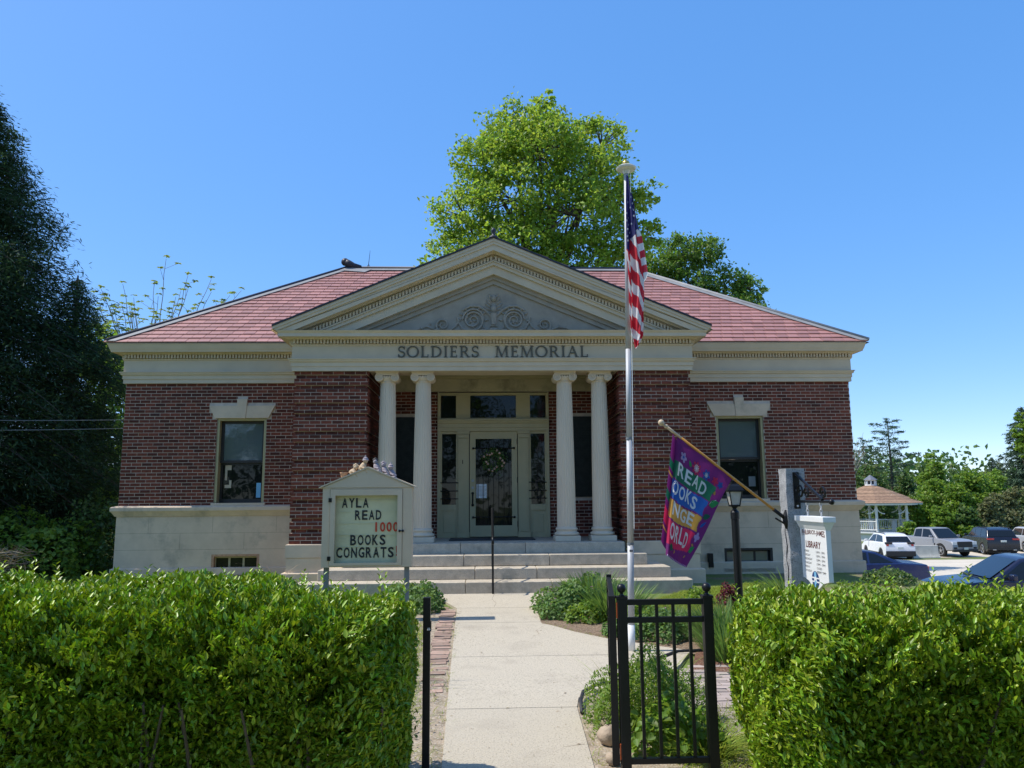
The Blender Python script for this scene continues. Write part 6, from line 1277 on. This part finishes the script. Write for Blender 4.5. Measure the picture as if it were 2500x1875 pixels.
def bushy(label, x, y, ztop, wid, mat, n=3600, lsz=.28, name='tree', nb=6, low=-2.6, tw=.5):
    bl = []; h = ztop-low
    for k in range(nb): f = (k+.5)/nb; bl.append((x+rng.uniform(-.55, .55)*wid*(1-f*.55), y+rng.uniform(-.6, .6)*wid*.5, low+h*(.22+.66*f), wid*(.62-.30*f), wid*(.5-.25*f), h*(.20-.06*f)))
    return tree(name, label, (x, y), bl, n, lsz, mat, max(.10, wid*.045), per=18, shell=.3, clr=.19, twig=tw, trunk_top=low+h*.8)
for a in [('bright green tree with tall pointed top right of the gazebo', 45.2, 76, 6.2, 2.4, 'bright', 5200), ('broad bright green tree above the pickup truck', 47.0, 74, 4.4, 3.0, 'bright', 5200), ('rounded light green tree behind the grey pickup', 49.2, 75, 4.0, 3.0, 'bright', 4600), ('wide bright green tree above the dark family car', 53.0, 78, 3.8, 3.2, 'bright', 4600),
          ('mid green tree directly behind the gazebo cupola', 43.0, 84, 5.2, 2.8, 'mid', 4200), ('grey green tree left of the gazebo cupola', 41.6, 88, 7.2, 2.4, 'dull', 3600), ('dark green tree touching the library corner behind the gazebo', 38.6, 79, 4.6, 2.2, 'mid', 3600), ('grey green tree between gazebo and pine', 46.0, 89, 5.4, 2.8, 'dull', 4200), ('mid green tree at the foot of the pine', 48.2, 86, 4.6, 2.8, 'mid', 4200),
          ('bright spreading tree filling the gap right of the gazebo', 43.2, 73, 3.4, 2.6, 'bright', 3600), ('fresh green tree behind the barrier and pickup', 44.8, 71, 2.6, 2.4, 'bright', 3600), ('fresh green tree behind the dark family car roof', 50.2, 74, 3.0, 2.8, 'bright', 3600), ('tall mid green tree on the skyline behind the bright trees', 54.0, 92, 5.4, 3.6, 'mid', 3600), ('light green tree between the skyline trees and the edge spruce', 56.2, 84, 4.4, 3.0, 'bright', 3600), ('leafy tree low at the right edge under the spruce', 53.0, 75, 2.2, 2.6, 'mid', 3000),
          ('low bright shrub beside the right gazebo posts', 38.9, 68, 1.4, 1.6, 'bright', 2400), ('small light green shrub behind the concrete barrier', 34.6, 62, -.4, 1.3, 'bright', 1600), ('low bright shrub behind the pickup bonnet', 40.0, 66, .6, 2.2, 'bright', 2400), ('dark shrub between pickup and dark family car', 42.0, 66, .8, 1.6, 'mid', 1800), ('dull brownish shrub behind the dark family car', 47.2, 70, 1.7, 2.3, 'dull', 2600), ('olive shrub at the right edge behind the cars', 50.6, 72, 2.7, 2.2, 'dull', 2800), ('dull brown shrub at the far right of the car park', 44.2, 66, 1.3, 1.8, 'dull', 2200), ('pale leafy tree top entering at the right edge', 43.6, 60, 8.4, 1.1, 'bright', 1500),
          ('mid green rounded tree on the skyline right of the bright trees', 67.0, 105, 5.6, 3.8, 'mid', 3600), ('olive tree on the skyline beside the edge spruce', 70.0, 104, 6.0, 3.6, 'dull', 3200), ('mid green tree lower on the right slope', 60.0, 88, 3.6, 3.2, 'mid', 3600)]:
    low = -2.6 if a[3] < 7.5 else 3.0
    bushy(*a[:6], n=int(a[6]*1.5), low=low, lsz=.25)
# bare sapling beside the library corner
t = thing('bare_tree', 'leafless grey sapling between the library corner and the pine', 'tree', (39.6, 82, -2.6)); mb = MB()
mb.tube([(39.6, 82, -2.7), (39.7, 82, 2), (39.6, 82, 5)], [.12, .09, .05], 6); mb.build('trunk', M['palebark'], t); mb = MB()
for k in range(26): x = 39.8+rng.uniform(-1.6, 2.2); mb.tube(limb_pts((39.6, 82, 1.5+rng.uniform(0, 2.5)), (x, 82+rng.uniform(-1, 1), 4.5+rng.uniform(0, 4.2)), -.15, 4), [.045, .035, .028, .02, .012], 4, cap=False)
prop(mb.build('twigs', M['palebark'], t), kind='stuff')
# far wooded ridge that reads as one mass
n = 26000; xx = rng.uniform(20, 190, n); yy = rng.uniform(125, 170, n); hh = 8.8+2.0*np.sin(xx*.11)+1.5*np.sin(xx*.31+1)+1.0*np.sin(xx*.77); zz = -2.7+hh*np.sqrt(rng.random(n)); P = np.stack([xx, yy-(zz+2.7)*.6+6, zz], 1)+rng.normal(0, .8, (n, 3))
prop(link('far_wood', leafmesh('far_wood_leaves', P, rdir(n), rdir(n, .5), rng.uniform(.6, 1.3, n), .7, six=False), M['mid']), kind='stuff')
n = 14000; xx = rng.uniform(-75, -8, n); yy = rng.uniform(60, 80, n); hh = 6+2*np.sin(xx*.2)+1.5*np.sin(xx*.53); zz = -2.7+hh*np.sqrt(rng.random(n)); P = np.stack([xx, yy, zz], 1)
prop(link('far_wood', leafmesh('far_wood_leaves', P, rdir(n), rdir(n, .5), rng.uniform(.5, 1.1, n), .6, six=False), M['mid']), kind='stuff')
# trees across the street behind the camera: the windows mirror them and they shade the sky from the facade
for k, (x, y, z, wd) in enumerate(((-14, -15, 14, 7), (-4, -18, 16, 7), (6, -16, 15, 7), (17, -18, 14, 7), (28, -16, 12, 7))):
    bushy('street tree mirrored in the library windows, number %s across the road' % ('one', 'two', 'three', 'four', 'five')[k], x, y, z, wd, 'maple2', 3600, .5, 'street_tree', 8, 0, .3)
# ================================================================== GAZEBO, CARS
gxc, gyc, gz = 35.75, 70.0, -1.72
t = thing('gazebo', 'white octagonal gazebo with a brown shingle roof and small cupola', 'gazebo', (gxc, gyc, -2.5))
def ring8(r, z, n=8, ph=PI/8): return [(gxc+r*math.cos(2*PI*k/n+ph), gyc+r*math.sin(2*PI*k/n+ph), z) for k in range(n)]
def frustum8(mb, r0, z0, r1, z1): a, b = ring8(r0, z0), ring8(r1, z1); mb.add(a+b, [(k, (k+1) % 8, 8+(k+1) % 8, 8+k) for k in range(8)]+[tuple(range(7, -1, -1)), tuple(range(8, 16))])
mb = MB(); frustum8(mb, 3.75, gz-.12, 3.75, gz+.0); frustum8(mb, 3.5, -2.6, 3.5, gz-.13); mb.build('floor', M['whitewood'], t)
mb = MB()
for k in range(24):
    f0, f1 = k/24, (k+1)/24; frustum8(mb, 4.25+(.50-4.25)*f0, .80+(2.38-.80)*f0+.02, 4.25+(.50-4.25)*f1+.05, .80+(2.38-.80)*f1)
prop(mb.build('roof', M['shingle'], t), kind=None)
mb = MB(); frustum8(mb, 4.15, .62, 4.2, .78); mb.build('fascia', M['whitewood'], t)
mb = MB(); frustum8(mb, .50, 2.38, .50, 2.50); frustum8(mb, .46, 2.82, .50, 2.90)
for p in ring8(.44, 2.5): mb.box(p[0]-.05, p[0]+.05, p[1]-.05, p[1]+.05, 2.5, 2.82)
cu = mb.build('cupola', M['whitewood'], t); mb = MB(); frustum8(mb, .30, 2.5, .30, 2.82); mb.build('louvre', M['dark'], cu); mb = MB(); frustum8(mb, .62, 2.901, .04, 3.36); mb.build('cupola_roof', M['cupola'], cu)
P8 = ring8(3.55, 0)
for k, p in enumerate(P8):
    mb = MB(); mb.box(p[0]-.08, p[0]+.08, p[1]-.08, p[1]+.08, gz, .62); q, r = P8[(k+1) % 8], P8[k-1]
    for o in (q, r):
        d = Vector((o[0]-p[0], o[1]-p[1], 0)).normalized(); pts = [Vector((p[0], p[1], .62-.75*math.sin(a)))+d*(.75-.75*math.cos(a)) for a in [i*PI/10 for i in range(6)]]; mb.tube(pts[::-1], .05, 5)
    mb.build('post', M['whitewood'], t)
    if k != 5:
        d = Vector((q[0]-p[0], q[1]-p[1], 0)); mb = MB()
        for z in (gz+.18, gz+.92): mb.tube([(p[0], p[1], z), (q[0], q[1], z)], .045, 5)
        for i in range(1, 16): x, y = p[0]+d.x*i/16, p[1]+d.y*i/16; mb.box(x-.025, x+.025, y-.025, y+.025, gz+.2, gz+.9)
        mb.build('railing', M['whitewood'], t)
t2 = thing('picnic_table', 'pale picnic table standing inside the gazebo', 'table', (gxc+.2, gyc-1.0, gz)); MB().box(gxc-1.0, gxc+1.6, gyc-1.4, gyc-.6, gz+.98, gz+1.04).build('table_top', M['whitewood'], t2)
for x in (gxc-.8, gxc+1.4): MB().box(x-.05, x+.05, gyc-1.35, gyc-.65, gz, gz+.98).build('leg', M['whitewood'], t2)
# concrete barrier
bz = G(27.6, 48); t = thing('concrete_barrier', 'pale concrete road barrier between the white hatchback and the pickup', 'barrier', (27.6, 48, bz))
pr = [(-.30, 0), (.30, 0), (.30, .08), (.14, .30), (.09, .80), (-.09, .80), (-.14, .30), (-.30, .08)]
MB().prism_x([(48+a, bz+b) for a, b in pr], 26.75, 28.48).build('body', M['barrier'], t, bevel=.02); MB().box(28.5, 28.54, 47.93, 48.07, bz+.3, bz+.8).build('joint', M['dark'], t)
# ---- cars, local frame: +x forward, built at the origin, then turned
def car(name, label, cat, pos, rot, L, W, top, arch, cab, glassq, paint, wheel_r=.33, rim='alloy', hood_black=False, extras=None, cladding=None, zbot=.20):
    z = G(*pos) if len(pos) == 2 else pos[2]; t = thing(name, label, cat, (pos[0], pos[1], z), None, rot)
    def bld(mb, nm, m, par=t, **k): return mb.build(nm, m, par, local=True, **k)
    hw = W/2
    def outline(ra): 
        P = list(top); 
        for xw in sorted(arch, reverse=True):
            P.append((xw+ra, zbot)); P += [(xw+ra*math.cos(a), max(zbot, wheel_r*.95+ra*math.sin(a))) for a in [PI*i/10 for i in range(0, 11)]][1:-1]; P.append((xw-ra, zbot))
        return P
    mb = MB(); poly = outline(wheel_r*1.16); n = len(poly)
    # sides lean in above the belt line
    zs = [p[1] for p in poly]; zt = max(zs)
    def off(zv): return hw*(1-.045*max(0, (zv-.62*zt)/(.38*zt))**1.3-.05*max(0, (.42*zt-zv)/(.42*zt)))
    A_ = [(x, -off(zz), zz) for x, zz in poly]; B_ = [(x, off(zz), zz) for x, zz in poly]
    mb.add(A_+B_, [tuple(range(n)), tuple(range(2*n-1, n-1, -1))]+[(i, i+n, (i+1) % n+n, (i+1) % n) for i in range(n)]); bld(mb, 'body', paint, bevel=.05)
    mb = MB(); mb.box(-L*.42, L*.42, -hw*.86, hw*.86, zbot-.02, .5); bld(mb, 'underbody', M['plastic'])
    # cabin: (x, z, half width) points of the side outline
    C = [(x, zz, hw*(.93-.20*max(0, (zz-zt*.92))/max(.2, (max(c[1] for c in cab)-zt*.92)))) for x, zz in cab]; n = len(C); mb = MB()
    mb.add([(x, -h, zz) for x, zz, h in C]+[(x, h, zz) for x, zz, h in C], [tuple(range(n)), tuple(range(2*n-1, n-1, -1))]+[(i, i+n, (i+1) % n+n, (i+1) % n) for i in range(n)]); bld(mb, 'cabin', paint, bevel=.05)
    def hwat(zz): return hw*(.93-.20*max(0, (zz-zt*.92))/max(.2, (max(c[1] for c in cab)-zt*.92)))+.006
    for q in glassq['side']:
        for sg in (-1, 1):
            mb = MB(); vs = [(x, sg*hwat(zz), zz) for x, zz in q]; mb.add(vs, [tuple(range(len(q))) if sg < 0 else tuple(range(len(q)-1, -1, -1))]); bld(mb, 'side_window', M['carglass'])
    for nm, (x0, z0, x1, z1) in (('windscreen', glassq['front']), ('rear_window', glassq['rear'])):
        d = Vector((x1-x0, 0, z1-z0)); nrm = Vector((-d.z, 0, d.x)).normalized()*.008
        if nm == 'windscreen' and nrm.x < 0: nrm = -nrm
        if nm == 'rear_window' and nrm.x > 0: nrm = -nrm
        mb = MB(); a, b = hwat(z0)*.90, hwat(z1)*.90; vs = [(x0+nrm.x, -a, z0+nrm.z), (x0+nrm.x, a, z0+nrm.z), (x1+nrm.x, b, z1+nrm.z), (x1+nrm.x, -b, z1+nrm.z)]; mb.add(vs, [(0, 1, 2, 3)]); bld(mb, nm, M['carglass'])
    for xw in arch:
        for sg in (-1, 1):
            wo_ = bpy.data.objects.new('wheel', None); COL.objects.link(wo_); wo_.parent = t; OFF[wo_.name] = Vector((0, 0, 0)); y0, y1 = sg*(hw-.20), sg*(hw-.01)
            mb = MB(); mb.tube([(xw, y0, wheel_r), (xw, y0+sg*.02, wheel_r), (xw, y1-sg*.02, wheel_r), (xw, y1, wheel_r)], [wheel_r*.93, wheel_r, wheel_r, wheel_r*.92], 22); mb.build('tyre', M['tyre'], wo_, local=True)
            mb = MB(); mb.tube([(xw, y1+sg*.001, wheel_r), (xw, y1+sg*.006, wheel_r)], wheel_r*.20, 12)
            for k in range(5):
                a = 2*PI*k/5+.3; d = Vector((math.cos(a), 0, math.sin(a))); s = Vector((-d.z, 0, d.x))*.035; c0 = Vector((xw, y1+sg*.004, wheel_r)); mb.add([c0+d*.05-s, c0+d*.05+s, c0+d*wheel_r*.66+s*1.2, c0+d*wheel_r*.66-s*1.2], [(0, 1, 2, 3), (3, 2, 1, 0)])
            pts = [(xw+wheel_r*.68*math.cos(a), y1+sg*.004, wheel_r+wheel_r*.68*math.sin(a)) for a in [2*PI*i/20 for i in range(21)]]; mb.tube(pts, .022, 5); mb.build('rim', M[rim], wo_, local=True)
    for nm, m_, boxes in (extras or []):
        for b in boxes: mb = MB(); mb.box(*b); bld(mb, nm, M[m_] if isinstance(m_, str) else m_, bevel=.012)
    for sg in (-1, 1):
        mx = glassq['mirror']; mb = MB(); mb.box(mx[0]-.06, mx[0]+.05, sg*(hw+.02) if sg > 0 else -(hw+.22), (hw+.22) if sg > 0 else -(hw+.02), mx[1], mx[1]+.14); bld(mb, 'mirror', M['plastic'] if len(mx) < 3 else paint, bevel=.03)
        mb = MB(); mb.box(mx[0]-.02, mx[0]+.02, min(sg*(hw-.12), sg*(hw+.03)), max(sg*(hw-.12), sg*(hw+.03)), mx[1]+.02, mx[1]+.06); bld(mb, 'mirror_arm', M['plastic'])
    return t
CP = {'white': paintmat('car_white', (.72, .72, .73)), 'grey': paintmat('car_grey', (.24, .245, .26), .3), 'navy': paintmat('car_navy', (.012, .016, .045)), 'black': paintmat('car_blue_black', (.010, .011, .020)), 'blue': paintmat('car_blue', (.012, .022, .085)), 'silver': paintmat('car_silver', (.45, .45, .46)), 'red': paintmat('car_red', (.6, .02, .04))}
# white hatchback seen from behind
top = [(-2.1, .35), (-2.12, .75), (-2.02, 1.05), (1.0, 1.03), (1.75, .92), (2.1, .70), (2.14, .35)]
cab = [(-1.98, 1.0), (-1.60, 1.45), (-1.2, 1.57), (-.2, 1.60), (.35, 1.54), (1.15, 1.0)]
car('hatchback', 'white hatchback parked nose away beside the concrete barrier', 'car', (25.7, 48.8), math.radians(82), 4.25, 1.80, top, (-1.32, 1.32), cab,
    {'side': [[(-1.55, 1.08), (-1.25, 1.44), (-.35, 1.51), (-.35, 1.06)], [(-.28, 1.06), (-.28, 1.51), (.3, 1.46), (.85, 1.05)]], 'front': (1.12, 1.05, .42, 1.5), 'rear': (-1.93, 1.10, -1.62, 1.42), 'mirror': (.75, 1.02, 1)}, CP['white'], .34, 'plastic',
    extras=[('bumper_cladding', 'plastic', [(-2.18, -2.0, -.86, .86, .25, .56)]), ('tail_lamp', 'plastic', [(-2.12, -1.95, -.86, -.45, .98, 1.10), (-2.12, -1.95, .45, .86, .98, 1.10)]), ('tail_lamp', 'lampred', [(-2.11, -2.0, -.80, -.66, .86, .98), (-2.11, -2.0, .66, .80, .86, .98)]), ('number_plate', 'plate', [(-2.15, -2.09, -.17, .17, .70, .82)]), ('sill_cladding', 'plastic', [(-1.0, 1.0, -.912, -.80, .22, .45), (-1.0, 1.0, .80, .912, .22, .45)]), ('roof_rail', 'plastic', [(-1.4, .1, -.64, -.60, 1.585, 1.63), (-1.4, .1, .60, .64, 1.585, 1.63)])])
# grey pickup, nose to the camera and right
top = [(-2.70, .60), (-2.70, 1.15), (-.95, 1.17), (-.9, 1.15), (1.15, 1.16), (2.05, 1.10), (2.55, 1.0), (2.68, .75), (2.66, .45)]
cab = [(-.90, 1.12), (-.80, 1.72), (-.55, 1.80), (.45, 1.80), (.65, 1.76), (1.35, 1.12)]
car('pickup_truck', 'grey double cab pickup parked facing the camera', 'pickup', (30.0, 50.9), math.radians(-80), 5.4, 1.89, top, (-1.75, 1.62), cab,
    {'side': [[(-.78, 1.2), (-.68, 1.68), (-.10, 1.73), (-.10, 1.2)], [(-.02, 1.2), (-.02, 1.73), (.55, 1.70), (1.05, 1.2)]], 'front': (1.33, 1.17, .66, 1.74), 'rear': (-.9, 1.2, -.82, 1.68), 'mirror': (1.0, 1.2, 1)}, CP['grey'], .40, 'alloy', zbot=.42,
    extras=[('grille', 'plastic', [(2.60, 2.71, -.52, .52, .66, 1.0)]), ('headlight', 'lampclear', [(2.45, 2.66, -.90, -.56, .80, 1.0), (2.45, 2.66, .56, .90, .80, 1.0)]), ('bumper', 'plastic', [(2.55, 2.74, -.90, .90, .36, .52)]), ('number_plate', 'plate', [(2.72, 2.755, -.16, .16, .50, .64)]), ('fog_lamp', 'plastic', [(2.62, 2.70, -.84, -.62, .55, .66), (2.62, 2.70, .62, .84, .55, .66)]), ('arch_flare', 'plastic', [(1.10, 1.2, -.965, -.9, .5, .85), (1.10, 1.2, .9, .965, .5, .85)])])
# blue black family car from behind
top = [(-2.4, .40), (-2.42, .95), (-2.30, 1.18), (1.2, 1.12), (2.1, 1.02), (2.42, .8), (2.44, .4)]
cab = [(-2.28, 1.1), (-1.95, 1.62), (-1.6, 1.74), (-.1, 1.76), (.5, 1.70), (1.35, 1.1)]
car('family_car', 'blue black three row family car parked nose away on the right', 'car', (34.4, 51.8), math.radians(76), 4.9, 1.97, top, (-1.48, 1.45), cab,
    {'side': [[(-2.0, 1.2), (-1.75, 1.60), (-1.1, 1.66), (-1.1, 1.18)], [(-1.02, 1.18), (-1.02, 1.66), (-.1, 1.68), (-.1, 1.17)], [(-.02, 1.17), (-.02, 1.68), (.42, 1.62), (1.0, 1.15)]], 'front': (1.32, 1.14, .54, 1.67), 'rear': (-2.24, 1.20, -1.98, 1.58), 'mirror': (.95, 1.14, 1)}, CP['black'], .38, 'alloy',
    extras=[('tail_lamp', 'lampred', [(-2.42, -2.15, -.95, -.55, 1.0, 1.10), (-2.42, -2.15, .55, .95, 1.0, 1.10)]), ('number_plate', 'plate', [(-2.46, -2.40, -.17, .17, .86, .98)]), ('bumper', 'plastic', [(-2.48, -2.3, -.9, .9, .35, .55)]), ('exhaust', 'alloy', [(-2.5, -2.4, -.7, -.5, .34, .40), (-2.5, -2.4, .5, .7, .34, .40)]), ('roof_rail', 'plastic', [(-1.7, .0, -.70, -.66, 1.745, 1.79), (-1.7, .0, .66, .70, 1.745, 1.79)])])
# silver car with a red stripe at the right edge
top = [(-2.3, .40), (-2.32, .9), (-2.2, 1.15), (1.2, 1.10), (2.0, 1.0), (2.3, .75), (2.32, .4)]
cab = [(-2.15, 1.1), (-1.9, 1.58), (-1.5, 1.68), (0, 1.70), (.5, 1.64), (1.3, 1.1)]
car('estate_car', 'silver car cut by the right picture edge beyond the dark family car', 'car', (38.0, 52.8), math.radians(74), 4.7, 1.85, top, (-1.4, 1.4), cab,
    {'side': [[(-1.95, 1.18), (-1.7, 1.55), (-1.0, 1.61), (-1.0, 1.16)], [(-.92, 1.16), (-.92, 1.61), (.4, 1.58), (1.0, 1.13)]], 'front': (1.27, 1.12, .54, 1.61), 'rear': (-2.1, 1.17, -1.93, 1.52), 'mirror': (.95, 1.12, 1)}, CP['silver'], .36, 'alloy', extras=[('tail_lamp', 'lampred', [(-2.32, -2.05, -.9, -.6, .92, 1.2), (-2.32, -2.05, .6, .9, .92, 1.2)])])
# blue coupe behind the library corner
top = [(-2.3, .30), (-2.36, .55), (-2.28, .95), (-1.55, 1.0), (.75, .95), (1.7, .85), (2.2, .65), (2.25, .3)]
cab = [(-1.60, .96), (-.75, 1.33), (-.2, 1.40), (.3, 1.37), (1.15, .92)]
car('coupe', 'blue two door coupe half hidden behind the right corner of the library', 'car', (12.35, 26.2), math.radians(168), 4.6, 1.80, top, (-1.42, 1.35), cab,
    {'side': [[(-1.25, 1.0), (-.72, 1.27), (-.52, 1.31), (-.52, .98)], [(-.45, .98), (-.45, 1.32), (.25, 1.31), (.90, .96)]], 'front': (1.12, .97, .35, 1.33), 'rear': (-1.55, 1.0, -.80, 1.31), 'mirror': (.78, .95, 1)}, CP['blue'], .34, 'alloy',
    extras=[('tail_lamp', 'lampred', [(-2.31, -2.0, -.86, -.52, .72, .90), (-2.31, -2.0, .52, .86, .72, .90)]), ('bumper', 'plastic', [(-2.40, -2.2, -.82, .82, .26, .44)]), ('number_plate', 'plate', [(-2.36, -2.32, -.17, .17, .70, .82)])])
# dark blue saloon in the foreground right
top = [(-2.35, .30), (-2.4, .60), (-2.3, 1.0), (-1.5, 1.02), (.95, .97), (1.75, .88), (2.2, .72), (2.36, .5), (2.34, .28)]
cab = [(-1.75, .98), (-1.1, 1.38), (-.55, 1.45), (.20, 1.45), (.42, 1.42), (1.12, .95)]
car('saloon', 'dark blue saloon behind the right hedge cut by the picture edge', 'car', (12.25, 17.2), math.radians(167), 4.7, 1.82, top, (-1.45, 1.45), cab,
    {'side': [[(-1.4, 1.02), (-1.02, 1.30), (-.50, 1.37), (-.50, 1.0)], [(-.42, 1.0), (-.42, 1.38), (.22, 1.38), (.40, 1.35), (.90, .98)]], 'front': (1.08, 1.0, .47, 1.40), 'rear': (-1.7, 1.03, -1.13, 1.35), 'mirror': (.72, .98, 1)}, CP['navy'], .34, 'alloy',
    extras=[('headlight', 'lampclear', [(1.98, 2.27, -.86, -.55, .58, .72), (1.98, 2.27, .55, .86, .58, .72)]), ('marker_lamp', 'lampred', [(1.90, 1.99, -.885, -.70, .60, .70), (1.90, 1.99, .70, .885, .60, .70)]), ('grille', 'plastic', [(2.28, 2.37, -.4, .4, .42, .62)]), ('wiper', 'plastic', [(1.10, 1.16, -.7, -.1, .99, 1.01)])])
